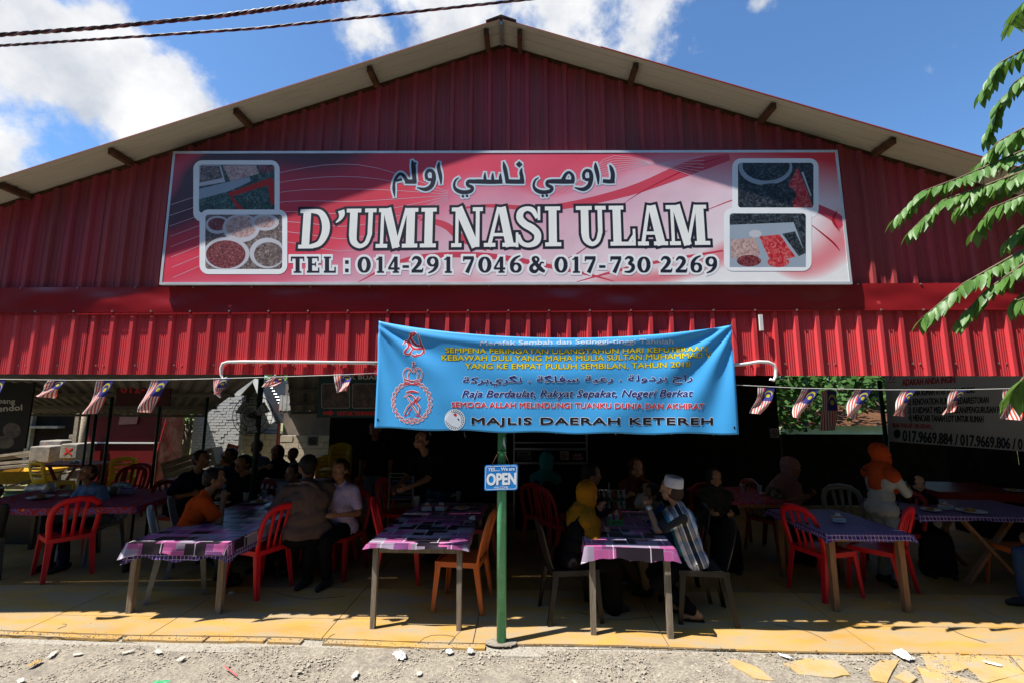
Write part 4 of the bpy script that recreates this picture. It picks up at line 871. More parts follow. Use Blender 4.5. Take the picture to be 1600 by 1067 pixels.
# ------------------------------------------------------------------ yard behind, left
M_far = mat('far_foliage', (.075, .15, .03), .6, var=.4, vs_=3); M_farr = mat('deep_foliage', (.035, .085, .016), .6, var=.5, vs_=2)
ORD = ['first', 'second', 'third', 'fourth', 'fifth', 'sixth', 'seventh', 'eighth', 'ninth', 'tenth', 'eleventh', 'twelfth']
def shrub(lab, x, y, h, w, n=1500, size=.14, seed=1, z0=0.0, name='tree', cat='tree', trunk=True, mat_=None):
    e = empty(name, lab, cat, (x, y, z0))
    if trunk: one('trunk', M_bark, lambda b: [b.tube([(0, 0, -.05), (.08, 0, h*.35), (0, .1, h*.75)], [.12, .09, .04], 8), b.tube([(.05, 0, h*.3), (w*.3, 0, h*.6)], [.05, .02], 6), b.tube([(.05, 0, h*.35), (-w*.3, .1, h*.65)], [.05, .02], 6)], e)
    rr = random.Random(seed); bl_ = [((rr.uniform(-w/2, w/2), rr.uniform(-w/3, w/3), h*rr.uniform(.3, .85)), (w*rr.uniform(.2, .35), w*.28, h*rr.uniform(.14, .24))) for k in range(9)]
    leaf_cloud('crown', mat_ or M_far, e, bl_, n, size, seed); return e
M_brick = mat('grey_washed_brick', (.50, .49, .46), .85, var=.12, vs_=10, bump=.4); M_mort = mat('mortar', (.25, .24, .22), .95, var=.2)
M_block = mat('cement_block', (.52, .43, .31), .9, var=.14, vs_=8, bump=.5, col2=(.38, .29, .2), thr=(.55, .7), c2s=1.5)
def masonry(name, lab, x0, x1, y, z0, z1, bw, bh, m, rr=random.Random(3), gap=.008, th=.1):
    e = empty(name, lab, 'wall', ((x0+x1)/2, y, z0)); off = Vector(((x0+x1)/2, y, z0))
    boxo('mortar', M_mort, (0, th*.6, (z1-z0)/2), ((x1-x0), th, z1-z0), e)
    me = None; r = 0; z = z0
    bm_ = MB(); bm_.box((0, 0, 0), (bw-gap, .05, bh-gap)); me = bm_.mesh('brick'); me.materials.append(m)
    hb = MB(); hb.box((0, 0, 0), (bw/2-gap, .05, bh-gap)); mh = hb.mesh('half_brick'); mh.materials.append(m)
    while z+bh <= z1+.01:
        x = x0
        if r % 2: link('brick', mh, e).location = Vector((x+bw/4, y-.01+rr.uniform(-.004, .004), z+bh/2))-off; x += bw/2
        while x+bw <= x1+.01:
            link('brick', me, e).location = Vector((x+bw/2, y-.012+rr.uniform(-.006, .006), z+bh/2))-off; x += bw
        if x+bw/2 <= x1+.01: link('brick', mh, e).location = Vector((x+bw/4, y-.01, z+bh/2))-off
        z += bh; r += 1
    return e
masonry('brick_wall', 'pale grey brick wall in sun beyond the back of the dining area', P(304, 650, 11).x, P(378, 650, 11).x, 11, .55, 2.15, .145, .068, M_brick)
masonry('block_wall', 'beige cement block wall in sun behind the standing fan', P(377, 700, 11.6).x, P(437, 700, 11.6).x, 11.6, .15, 1.20, .30, .15, M_block)
masonry('block_wall', 'shaded cement block wall below the neighbouring tin roof', P(438, 700, 10.9).x, P(575, 700, 10.9).x, 10.9, .15, 1.20, .30, .15, M_block)
M_zinc = mat('zinc_sheet', (.50, .52, .54), .45, metal=.35, var=.12, vs_=3, col2=(.26, .12, .06), thr=(.62, .75), c2s=2)
house = empty('small_house', 'small neighbouring shed with corrugated zinc gable and white bargeboards', 'shed', P(405, 690, 11.7)); HO = -P(405, 690, 11.7)
def corr(b, x0, x1, z0, zf, y, pitch=.075):
    z = z0; rows = []
    while z < 2.9: rows.append((z, .012*math.sin(z/pitch*2*PI))); z += pitch/4
    for i in range(len(rows)-1):
        (z1_, o1), (z2_, o2) = rows[i], rows[i+1]
        xa = [x for x in (x0, x1)]
        l1 = max(x0, zf(z1_)[0]); r1 = min(x1, zf(z1_)[1]); l2 = max(x0, zf(z2_)[0]); r2 = min(x1, zf(z2_)[1])
        if r2 > l2 and r1 > l1: b.add([(l1, y-o1, z1_), (r1, y-o1, z1_), (r2, y-o2, z2_), (l2, y-o2, z2_)], [(0, 1, 2, 3)])
apx = P(416, 592, 11.7); xl, xr_ = P(377, 690, 11.7).x, P(437, 690, 11.7).x
def gf(z):
    d = max(0, (apx.z-z))*.82; return (apx.x-d*1.1, apx.x+d)
one('zinc_wall', M_zinc, lambda b: corr(b, xl, xr_, 1.2, gf, 11.7), house).location = HO
M_wb = flat('white_board', (.68, .66, .6)); eR = P(444, 660, 11.6); eL = P(362, 650, 11.6)
one('bargeboard', M_wb, lambda b: b.bar(apx+Vector((0, -.54, .02)), eR+Vector((0, -.54, .02)), .03, .15), house).location = HO
one('bargeboard', M_wb, lambda b: b.bar(apx+Vector((0, -.54, .02)), eL+Vector((0, -.54, .02)), .03, .12), house).location = HO
one('roof', M_lean, lambda b: [b.add([apx+Vector((0, -.5, 0)), eR+Vector((.05, -.5, 0)), eR+Vector((.05, 3, 0)), apx+Vector((0, 3, 0))], [(0, 1, 2, 3)]), b.add([apx+Vector((0, -.5, 0)), eL+Vector((-.05, -.5, 0)), eL+Vector((-.05, 3, 0)), apx+Vector((0, 3, 0))], [(0, 3, 2, 1)])], house).location = HO
one('corner_board', mat('red_board', (.3, .05, .04)), lambda b: b.bar((xr_+.03, 11.55, .1), (xr_+.03, 11.55, 2.0), .05), house).location = HO
bs_ = boxo('shed_wall', mat('dull_plaster', (.22, .18, .15), .9, var=.3, vs_=2), (0, 0, .65), (3.2, .08, 1.3)); bs_.location = (P(438, 650, 11.3).x+1.6, 11.5, 1.15); tag(bs_, 'dull plastered wall above the shaded block wall', 'wall')
leanto('tin_roof', (P(436, 645, 10.2).x, 10.2, 1.78), (P(520, 645, 10.2).x, 10.2, 1.78), (P(520, 640, 11.4).x, 11.4, 2.15), (P(436, 640, 11.4).x, 11.4, 2.15), 12, 'rusty red edged tin awning over the block wall', 'roof')
shrub('leafy green bush between the red kiosk and grey brick wall', P(290, 670, 12.5).x, 12.5, 2.6, 1.3, 1600, .13, 3)
shrub('dark green tree behind the timber pile at far left', P(40, 660, 13).x, 13, 4.5, 3.5, 2600, .18, 4)
shrub('green tree glimpsed behind the red kiosk', P(150, 650, 15).x, 15, 4.5, 4, 2200, .2, 8)
shrub('tall tree rising far behind the zinc shed', P(330, 600, 22).x, 22, 5.5, 5, 2600, .25, 9)
# kiosk
M_tim0 = mat('old_post_timber', (.34, .31, .25), .9, var=.3, vs_=6)
M_mar = mat('maroon_panel', (.12, .010, .010), .5, var=.15, vs_=3); M_mar2 = mat('faded_maroon_panel', (.22, .06, .045), .6, var=.3, vs_=4, col2=(.36, .16, .12), thr=(.45, .6), c2s=3)
YK = 10.2; k0_, k1_, k2_ = P(129, 700, YK), P(248, 700, YK), P(283, 700, YK+.7); kz = 0
kio = empty('food_kiosk', 'maroon painted food kiosk with white trim at the side of the yard', 'kiosk', (k0_.x, YK, 0)); KO = Vector((-k0_.x, -YK, 0))
one('lower_panel', M_mar, lambda b: b.box(((k0_.x+k1_.x)/2, YK, .53), (k1_.x-k0_.x, .05, 1.04)), kio).location = KO
one('upper_panel', M_mar, lambda b: b.box(((k0_.x+k1_.x)/2, YK+.01, 1.46), (k1_.x-k0_.x-.02, .04, .74)), kio).location = KO
one('side_panel', M_mar2, lambda b: b.bar((k1_.x+.02, YK, 1.0), (k2_.x, YK+.7, 1.0), .04, 1.9), kio).location = KO
one('kiosk_roof', M_lean, lambda b: b.add([(k0_.x-.2, YK-.2, 1.88), (k2_.x+.1, YK-.2, 1.88), (k2_.x+.5, YK+1.4, 2.1), (k0_.x-.4, YK+1.4, 2.1)], [(0, 1, 2, 3)]), kio).location = KO
for a, b2 in (((k0_.x, 1.08), (k1_.x, 1.08)), ((k0_.x, .02), (k0_.x, 1.06)), ((k1_.x-.03, .02), (k1_.x-.03, 1.06))):
    one('white_trim', M_wb, lambda b: b.bar((a[0], YK-.04, a[1]), (b2[0], YK-.04, b2[1]), .035, .03), kio).location = KO
one('cloth', mat('faded_cloth', (.4, .16, .12)), lambda b: b.add([(k0_.x+.82, YK-.03, 1.85), (k0_.x+1.25, YK-.03, 1.85), (k0_.x+1.22, YK-.05, 1.50), (k0_.x+.8, YK-.05, 1.48)], [(0, 1, 2, 3)]), kio).location = KO
one('prop_bar', mat('red_bar', (.4, .03, .03)), lambda b: [b.bar((k1_.x+.05, YK-.1, .9), (k1_.x+.22, YK-.15, 1.6), .015), b.bar((k1_.x+.36, YK-.1, .9), (k1_.x+.22, YK-.15, 1.6), .015)], kio).location = KO
ds = empty('timber_shed', 'dark timber shed behind the beams at the far left of the yard', 'shed', (P(80, 660, 12).x, 12, 0))
boxo('wall', M_dark, (-1.6, 0, 1.3), (6.4, .1, 2.6), ds); boxo('side_wall', M_dark, (1.6, 1, 1.3), (.1, 2, 2.6), ds); one('roof', M_lean, lambda b: b.box((-1.6, .6, 2.75), (7.2, 3.2, .05), Matrix.Rotation(R(8), 3, 'X')), ds)
for x in (-2.4, -.4, 1.2): boxo('post', M_tim0, (x, -.12, 1.2), (.12, .1, 2.4), ds)
boxo('shelf_board', M_tim0, (-.2, -.2, 1.35), (1.4, .2, .06), ds)
# concrete cubes with red crosses, timber, planks, wheelbarrow, cart
M_conc = mat('rough_concrete', (.25, .225, .19), .95, var=.25, vs_=9, bump=.8, bs=30)
M_x = flat('red_spray_paint', (.6, .03, .02))
def cube(lab, px0, px1, py0, py1, Y, d, cross=True):
    a, c2 = P(px0, py0, Y), P(px1, py1, Y); w = c2.x-a.x; h = a.z-c2.z; e = empty('concrete_block', lab, 'concrete block', ((a.x+c2.x)/2, Y+d/2, c2.z))
    bevel(boxo('block_body', M_conc, (0, 0, h/2), (w, d, h), e), .02)
    if cross: one('painted_cross', M_x, lambda b: [b.bar((-w*.22, -d/2-.004, h*.3), (w*.22, -d/2-.004, h*.72), .004, .03, up=(0, 0, 1)), b.bar((-w*.2, -d/2-.008, h*.74), (w*.2, -d/2-.008, h*.28), .003, .03, up=(0, 0, 1))], e)
    bs_ = c2.z
    if bs_ > .05: boxo('block_footing', M_conc, (0, .05, -bs_/2), (w*.9, d*.8, bs_), e)
cube('rough grey concrete block in front of the timber, without a cross', 47, 76, 697, 722, 9.6, .4, False)
cube('concrete block with a red painted cross, rearmost of the three', 62, 93, 688, 712, 10.4, .4)
cube('concrete block with a red painted cross beside the kiosk', 95, 119, 693, 716, 9.6, .4)
M_tim = mat('weathered_timber', (.30, .24, .17), .9, var=.35, vs_=4, stretch=(1, 12, 12), bump=.4)
tp = empty('timber_pile', 'pile of grey weathered beams at the left edge of the yard', 'timber pile', (P(15, 715, 10).x, 10, 0))
for k in range(9):
    one('beam', M_tim, lambda b: b.bar((-1.2+rr.uniform(-.3, .1), rr.uniform(-.3, .3), .08+.075*k), (1.0+rr.uniform(-.5, .3), rr.uniform(-.2, .3), .12+.105*k), .09, .06), tp)
one('beam', M_tim, lambda b: b.box((1.05, .4, .9), (.09, .09, 1.9)), tp); one('beam', M_tim, lambda b: b.box((1.4, .4, 1.2), (1.0, .05, .09)), tp)
o = one('timber_post', M_tim, lambda b: b.tube([(0, 0, 0), (0, 0, 1.8)], .05, 8)); o.location = (P(127, 690, 10).x, 10, 0); tag(o, 'upright wooden post at the left corner of the kiosk', 'post')
wb = empty('wheelbarrow', 'yellow wheelbarrow standing on the grass beside the timber pile', 'wheelbarrow', (P(42, 735, 9.3).x, 9.3, 0), 0)
M_ywb = mat('yellow_metal_tray', (.6, .33, .03), .5, var=.2)
def tray(b):
    A0 = [(-.28, -.2, .36), (.38, -.2, .36), (.38, .2, .36), (-.28, .2, .36)]; A1 = [(-.42, -.32, .60), (.55, -.32, .62), (.55, .32, .62), (-.42, .32, .60)]
    b.add(A0+A1, [(3, 2, 1, 0)]+[(i, (i+1) % 4, 4+(i+1) % 4, 4+i) for i in range(4)])
o = one('tray', M_ywb, tray, wb); md = o.modifiers.new('t', 'SOLIDIFY'); md.thickness = .01
one('wheel', mat('tyre_rubber', (.04, .035, .03), .9), lambda b: [b.tube([(-.62+.15*math.cos(a), 0, .19+.15*math.sin(a)) for a in (2*PI*i/20 for i in range(21))], .04, 8, cap=False), b.tube([(-.62, -.05, .19), (-.62, .05, .19)], .03, 8), b.bar((-.62, 0, .04), (-.62, 0, .34), .02), b.bar((-.77, 0, .19), (-.47, 0, .19), .02)], wb)
one('handle', M_tim, lambda b: [b.tube([(-.75, s*.12, .19), (0, s*.2, .34), (.7, s*.26, .55), (1.05, s*.28, .62)], .018, 8) for s in (-1, 1)], wb); one('frame_leg', M_rust, lambda b: [b.bar((.3, s*.2, .36), (.34, s*.22, 0), .02) for s in (-1, 1)]+[b.bar((-.62, s*.13, .19), (-.3, s*.2, .62), .015) for s in (-1, 1)], wb)
cart = empty('wooden_crate', 'tilted weathered plank crate in the yard before the grey brick wall', 'crate', (P(310, 705, 9.2).x, 9.2, .6)); cart.rotation_euler = (0, R(-18), R(10))
for k in range(3): boxo('plank', M_tim if k else mat('pale_plank', (.42, .36, .28), .9, var=.2), (0, -.22, .07+.115*k), (.92, .02, .11), cart)
for k in range(3): boxo('plank', M_tim, (0, .22, .07+.115*k), (.92, .02, .11), cart)
for s in (-1, 1): boxo('end_board', M_tim, (s*.46, 0, .18), (.025, .42, .34), cart)
one('crate_leg', M_tim, lambda b: [b.bar((s*.35, t*.18, .0), (s*.35-.1, t*.18, -.62), .03) for s in (-1, 1) for t in (-1, 1)], cart)
M_pot = [flat('rubbish_white', (.6, .6, .58)), flat('rubbish_yellow', (.6, .5, .05)), flat('rubbish_red', (.5, .05, .04)), flat('rubbish_teal', (.1, .4, .45))]
for k, (px, c_) in enumerate(((322, 1), (330, 0), (337, 3), (345, 0), (352, 2))):
    p = P(px, 716, 9.4); b = MB(); b.lathe([(.04, 0), (.055, .1), (.05, .14), (.02, .16), (.02, .19)], 10); o = b.build('plastic_jar', M_pot[c_]); o.location = (p.x, 9.4, p.z-.02)
    tag(o, ['yellow jar, leftmost on the ledge under the plank crate', 'white jar between the yellow and teal jars', 'teal jar in the middle of the sunlit ledge', 'white jar between the teal and red jars', 'red jar, rightmost on the sunlit ledge'][k], 'jar', 'jars on the sunlit ledge')
boxo('ledge', M_conc, (P(336, 716, 9.4).x, 9.4, (P(336, 716, 9.4).z-.02)/2), (.9, .25, P(336, 716, 9.4).z-.02)); tag(bpy.data.objects['ledge'], 'low concrete ledge under the jars by the brick wall', 'ledge')
boxo('orange_board', mat('orange_board', (.5, .1, .04)), (0, 0, .2), (.22, .03, .4), rot=Matrix.Rotation(R(15), 3, 'Y')).location = (P(360, 705, 9.0).x, 9.0, .75); tag(bpy.data.objects['orange_board'], 'small orange board leaning by the grey brick wall', 'board')
# greenery and house glimpsed through the opening at right
shrub('green tree seen through the rear opening on the right', P(1240, 640, 13).x, 13, 4.0, 4.5, 3400, .17, 11, mat_=M_farr)
shrub('lighter tree at the right end of the rear opening', P(1370, 630, 14).x, 14, 4.0, 4.0, 3000, .17, 12, mat_=M_farr)
shrub('dark tree far behind the rear opening', P(1300, 620, 20).x, 20, 6, 9, 3500, .3, 13)
hs = empty('neighbour_house', 'pale turquoise house low behind the trees at the rear', 'house', (P(1330, 665, 12).x, 12.2, 0))
boxo('wall', mat('turquoise_wall', (.35, .58, .56), .7), (0, 0, .7), (3.2, .1, 1.4), hs); boxo('window', M_dark, (-1.1, -.06, .95), (.4, .03, .4), hs); one('roof', M_rust, lambda b: b.add([(-1.8, -.3, 1.40), (1.8, -.3, 1.40), (1.8, 2, 2.0), (-1.8, 2, 2.0)], [(0, 1, 2, 3)]), hs)
for k in range(7):
    x = -16+k*5.5+rr.uniform(-1, 1); shrub('%s tree from the left in the far tree line' % ORD[k], x, 34+rr.uniform(-3, 3), 7.5, 8, 1500, .5, 30+k); C.objects[-1] if False else None
for o in [o for o in C.objects if o.get('label', '').endswith('in the far tree line')]: o['group'] = 'far tree line behind the restaurant'
M_shop = mat('grey_rendered_wall', (.16, .15, .14), .9, var=.2, vs_=1.5)
for k in range(6):  # unseen row added to cut the sky light reaching the interior
    x = -34+k*13.5; e = empty('added_shophouse', '%s unseen, sky-blocking two storey shophouse across the road' % ORD[k], 'added_shophouse', (x, -12, 0), 0, 'unseen shophouses added to block sky light')
    boxo('wall', M_shop, (0, -3, 3.9), (13, 6, 7.8), e); boxo('roof', M_rust, (0, -3, 8.0), (13.3, 6.8, .35), e)
    for j in range(4): boxo('window', M_dark, (-4.8+3.2*j, .02, 5.6), (1.6, .08, 1.5), e); boxo('shutter', M_galv, (-4.8+3.2*j, .02, 1.5), (2.6, .08, 2.8), e)
for k in range(11):  # unseen trees added behind the camera to screen low sky from the interior
    shrub('%s unseen tree added across the road to block low sky' % ORD[k], -26+k*5.2+rr.uniform(-1, 1), -8.5+rr.uniform(-1, .6), 10.5+rr.uniform(-1, 2), 7.5, 2600, .8, 60+k, -.05)['group'] = 'unseen trees added to block low sky'
#@@PART4
# ------------------------------------------------------------------ furniture builders
def plastic(name, c): return mat(name, c, .4, var=.14, vs_=4, spec=.3)
M_cred = plastic('red_plastic', (.62, .012, .02)); M_cor = plastic('orange_plastic', (.60, .14, .03)); M_cgry = plastic('grey_plastic', (.17, .20, .22)); M_cblk = plastic('black_brown_plastic', (.015, .012, .009))
M_cyel = plastic('yellow_plastic', (.75, .48, .02)); M_cdr = plastic('dark_red_plastic', (.28, .01, .014)); M_cwht = plastic('pale_grey_plastic', (.02, .022, .024))
CH = {}
def chair_proto(m, style='slat'):
    key = (m.name, style)
    if key in CH: return CH[key]
    e = empty('plastic_chair')
    def seat(b):
        b.smooth = True; n = 8; g = []
        for j in range(n+1):
            for i in range(n+1):
                u, v = i/n*2-1, j/n*2-1; w = .205-.02*(1-v)/2*1
                g.append((u*w, v*.205, .442-.016*(1-u*u)*(1-v*v)-.012*max(0, v-.6)/.4-.0))
        b.add(g, [(j*(n+1)+i, j*(n+1)+i+1, (j+1)*(n+1)+i+1, (j+1)*(n+1)+i) for j in range(n) for i in range(n)])
        rim = [(u*.205*(1 if v > 0 else .94), v*.208) for u, v in ((-1, -1), (1, -1), (1, 1), (-1, 1))]
        b.smooth = False
        for k in range(4):
            a, c = rim[k], rim[(k+1) % 4]; b.bar((a[0], a[1], .422), (c[0], c[1], .422), .008, .042)
    o = one('seat', m, seat, e); md = o.modifiers.new('t', 'SOLIDIFY'); md.thickness = .004
    for sx in (-1, 1):
        one('leg', m, lambda b: [b.bar((sx*.188, .195, .43), (sx*.212, .235, 0), .058, .010, up=(0, 1, 0), w2=.036), b.bar((sx*.207, .18, .43), (sx*.226, .222, 0), .010, .055, up=(0, 1, 0), t2=.034)], e)
        one('leg', m, lambda b: [b.bar((sx*.175, -.195, .43), (sx*.20, -.262, 0), .060, .010, up=(0, 1, 0), w2=.038), b.bar((sx*.196, -.18, .43), (sx*.216, -.248, 0), .010, .055, up=(0, 1, 0), t2=.034)], e)
    arch = [(-.180, -.19, .40), (-.192, -.205, .50), (-.205, -.235, .62), (-.203, -.262, .72), (-.175, -.285, .80), (-.11, -.298, .848), (0, -.303, .862)]
    arch = arch+[(-x, y, z) for x, y, z in arch[-2::-1]]
    if style == 'slat':
        one('back_frame', m, lambda b: b.tube(arch, [.026, .028, .029, .030, .032, .036, .038, .036, .032, .030, .029, .028, .026], 8, flat_=(1.0, .55)), e)
        for x in (-.082, 0, .082):
            one('slat', m, lambda b: b.tube([(x*.86, -.193, .42), (x*.9, -.215, .55), (x*1.0, -.255, .70), (x*1.08, -.290, .835-.6*x*x)], [.021, .018, .019, .026], 6, flat_=(1, .35)), e)
    else:
        def panel(b):
            b.smooth = True; n = 10; g = []
            for j in range(n+1):
                t = j/n; z = .43+.43*t; w = .185+.02*math.sin(PI*t*.6)
                if t > .8: w *= 1-.35*((t-.8)/.2)**2
                for i in range(n+1):
                    u = i/n*2-1; g.append((u*w, -.19-.12*t**.8-.025*(1-u*u)+.0, z-(.03*u*u if t == 1 else 0)))
            hole = set()
            if style == 'slots': hole = {(i, j) for j in (3, 5, 7) for i in range(2, 8)}
            b.add(g, [(j*(n+1)+i, j*(n+1)+i+1, (j+1)*(n+1)+i+1, (j+1)*(n+1)+i) for j in range(n) for i in range(n) if (i, j) not in hole])
        o = one('backrest', m, panel, e); md = o.modifiers.new('t', 'SOLIDIFY'); md.thickness = .006
    CH[key] = e; e['used'] = 0; return e
def chair(m, style, lab, loc, rz, grp=None):
    p = chair_proto(m, style); o = p if not p['used'] else copy_tree(p); p['used'] = 1
    o.location = loc; o.rotation_euler = (0, 0, R(rz)); tag(o, lab, 'chair', grp); 
    if 'group' in o and grp is None: del o['group']
    return o
def cg(px, py, z=0): v = G(px, py, z); return Vector((v.x, v.y, 0))
# cloth patterns
def cloth_mat(name, kind):
    m = bpy.data.materials.new(name); m.use_nodes = True; global N, L; N = m.node_tree.nodes; L = m.node_tree.links; pb = N['Principled BSDF']; pb.inputs['Roughness'].default_value = .38 if kind == 'purple' else .55; pb.inputs['Specular IOR Level'].default_value = .28 if kind == 'purple' else .12 
    t = N.new('ShaderNodeTexCoord')
    def brick(c1, c2, mc, sc, ms_, bw=.5, rh=.25, off=.5, bias=0):
        b = N.new('ShaderNodeTexBrick'); b.inputs['Color1'].default_value = (*c1, 1); b.inputs['Color2'].default_value = (*c2, 1); b.inputs['Mortar'].default_value = (*mc, 1)
        b.inputs['Scale'].default_value = sc; b.inputs['Mortar Size'].default_value = ms_; b.inputs['Brick Width'].default_value = bw; b.inputs['Row Height'].default_value = rh; b.inputs['Bias'].default_value = bias; b.offset = off
        L.new(t.outputs['UV'], b.inputs[0]); return b
    if kind == 'purple':
        a = brick((.13, .045, .14), (.50, .10, .27), (.30, .20, .31), 3.6, .006, .62, .42, .37)
        k2 = brick((0, 0, 0), (1, 1, 1), (0, 0, 0), 3.4, .0, .66, .33, .6, 0); k3 = brick((0, 0, 0), (1, 1, 1), (0, 0, 0), 3, .0, .45, .5, .3, 0)
        ln = brick((0, 0, 0), (0, 0, 0), (1, 1, 1), 2.6, .012, .80, .52, .45); gl = brick((0, 0, 0), (1, 1, 1), (0, 0, 0), 3.3, .0, .55, .42, .45, -.1)
        c = mixc(fmath('GREATER_THAN', fmath('MULTIPLY', k3.outputs[0], 1.0), .68), a.outputs[0], (.25, .20, .27)); sep = fmath('GREATER_THAN', fmath('MULTIPLY', k2.outputs[0], 1.0), .70)
        c = mixc(sep, c, (.018, .012, .018)); c = mixc(fmath('MULTIPLY', ln.outputs[0], .75), c, (.62, .56, .62))
    elif kind == 'check':
        s = N.new('ShaderNodeSeparateXYZ'); L.new(t.outputs['UV'], s.inputs[0])
        f = fmath('MAXIMUM', *[fmath('LESS_THAN', fmath('MODULO', fmath('ADD', fmath('MULTIPLY', s.outputs[k], 28), 500), 1), .16) for k in (0, 1)])
        g = [fmath('LESS_THAN', fmath('MODULO', fmath('ADD', fmath('MULTIPLY', s.outputs[k], 14), 500), 1), .5) for k in (0, 1)]
        c = mixc(fmath('MULTIPLY', g[0], g[1]), (.07, .03, .17), (.03, .012, .08)); c = mixc(f, c, (.36, .30, .42))
    else:
        v = N.new('ShaderNodeTexVoronoi'); v.inputs['Scale'].default_value = 14; v.distance = 'MANHATTAN'; L.new(t.outputs['UV'], v.inputs['Vector'])
        r = N.new('ShaderNodeValToRGB'); r.color_ramp.interpolation = 'CONSTANT'; L.new(v.outputs['Distance'], r.inputs[0])
        r.color_ramp.elements[0].color = (.5, .25, .03, 1); r.color_ramp.elements[1].color = (.32, .015, .02, 1); r.color_ramp.elements[1].position = .25; e = r.color_ramp.elements.new(.6); e.color = (.05, .12, .35, 1); e = r.color_ramp.elements.new(.75); e.color = (.3, .02, .02, 1)
        c = r.outputs[0]
    L.new(c, pb.inputs['Base Color'])
    nb = N.new('ShaderNodeTexNoise'); nb.inputs['Scale'].default_value = 6; bp = N.new('ShaderNodeBump'); bp.inputs['Strength'].default_value = .3; bp.inputs['Distance'].default_value = .02; L.new(t.outputs['Object'], nb.inputs['Vector']); L.new(nb.outputs[0], bp.inputs['Height']); L.new(bp.outputs[0], pb.inputs['Normal'])
    return m
M_cpur = cloth_mat('purple_block_oilcloth', 'purple'); M_cchk = cloth_mat('purple_check_oilcloth', 'check'); M_cflo = cloth_mat('red_patterned_oilcloth', 'floral')
M_legw = mat('grey_bare_wood', (.20, .165, .125), .85, var=.3, vs_=5, stretch=(14, 14, 1.2), bump=.4); M_legb = mat('brown_wood', (.22, .12, .06), .75, var=.3, vs_=5, stretch=(14, 14, 1.2)); M_top = mat('plywood', (.24, .17, .10), .8)
def cloth_mesh(w, l, h, drop, seed=1):
    rr = random.Random(seed); b = MB(); b.smooth = True; uv = []; nx_, ny_ = 26, 40; vs_ = []; fs = []
    def top(x, y): return (x, y, h+.006+.0015*math.sin(x*9+seed)*math.sin(y*7))
    for j in range(ny_+1):
        for i in range(nx_+1): x, y = (i/nx_-.5)*w, (j/ny_-.5)*l; vs_.append(top(x, y)); uv.append((x, y))
    fs += [(j*(nx_+1)+i, j*(nx_+1)+i+1, (j+1)*(nx_+1)+i+1, (j+1)*(nx_+1)+i) for j in range(ny_) for i in range(nx_)]
    per = [(i/nx_-.5, -.5) for i in range(nx_)]+[(.5, j/ny_-.5) for j in range(ny_)]+[(.5-i/nx_, .5) for i in range(nx_)]+[(-.5, .5-j/ny_) for j in range(ny_)]
    nz_ = ((0, -1),)*nx_+((1, 0),)*ny_+((0, 1),)*nx_+((-1, 0),)*ny_
    k0 = len(vs_); n = len(per); rows = 4; ph = rr.uniform(0, 6)
    for r in range(rows+1):
        t = r/rows
        for k, ((u, v), (ax, ay)) in enumerate(zip(per, nz_)):
            x, y = u*w, v*l; d = drop*(1+.12*math.sin(k*.37+ph)+.06*math.sin(k*1.1))
            corner = min(abs(abs(u)-.5), abs(abs(v)-.5)) < .001 and abs(abs(u)-.5)+abs(abs(v)-.5) < .03
            s = .007+.007*math.sin(k*.55+ph)*t+.012*t+(.018*t if corner else 0)
            if corner: d *= 1.25
            ox = ax or (0.0); oy = ay or 0.0
            if corner: ox = 1 if u > 0 else -1; oy = 1 if v > 0 else -1
            z = h+.006-d*t; vs_.append((x+ox*s, y+oy*s, z)); uv.append((x+ax*d*t, y+ay*d*t))
    for r in range(rows):
        for k in range(n): fs.append((k0+r*n+k, k0+(r+1)*n+k, k0+(r+1)*n+(k+1) % n, k0+r*n+(k+1) % n))
    b.add(vs_, fs); me = b.mesh('tablecloth'); l_ = me.uv_layers.new(name='UVMap')
    for lp in me.loops: l_.data[lp.index].uv = uv[lp.vertex_index]
    return me
def table(lab, clab, c, rz, w, l, h, cm, legm, ins=(.06, .06), drop=.075, seed=1, legw=.05, xleg=False, under=None, lx=0):
    e = empty('dining_table', lab, 'table', c, R(rz))
    boxo('tabletop', M_top, (0, 0, h-.012), (w-.012, l-.012, .022), e)
    ix, iy = w/2-ins[0], l/2-ins[1]
    if xleg:
        for s in (-1, 1):
            one('leg', legm, lambda b: b.bar((-.28, s*iy, h-.03), (.28, s*iy, 0), .06, .03), e); one('leg', legm, lambda b: b.bar((.28, s*(iy-.04), h-.03), (-.28, s*(iy-.04), 0), .06, .03), e)
    else:
        for sx in (-1, 1):
            for sy in (-1, 1): one('leg', legm, lambda b: b.bar((lx+sx*ix, sy*iy, h-.023), (lx+sx*(ix+.004), sy*iy, 0), legw, legw*.95, up=(0, 1, 0), w2=legw*.9), e)
        for sy in (-1, 1): boxo('apron', legm, (lx, sy*iy, h-.053), (2*ix-legw-.004, .022, .058), e)
        for sx in (-1, 1): boxo('apron', legm, (lx+sx*ix, 0, h-.053), (.022, 2*iy-legw-.004, .058), e)
    if under:
        o = link('tablecloth', cloth_mesh(w-.03, l-.03, h-.012, drop*1.35, seed+9), None, under, c, (0, 0, R(rz))); tag(o, under_lab, 'tablecloth')
    if cm:
        o = link('tablecloth', cloth_mesh(w, l, h, drop, seed), None, cm, c, (0, 0, R(rz))); tag(o, clab, 'tablecloth')
    return e
def off(c, rz, x, y, z=0): a = R(rz); return Vector((c[0]+x*math.cos(a)-y*math.sin(a), c[1]+x*math.sin(a)+y*math.cos(a), z))
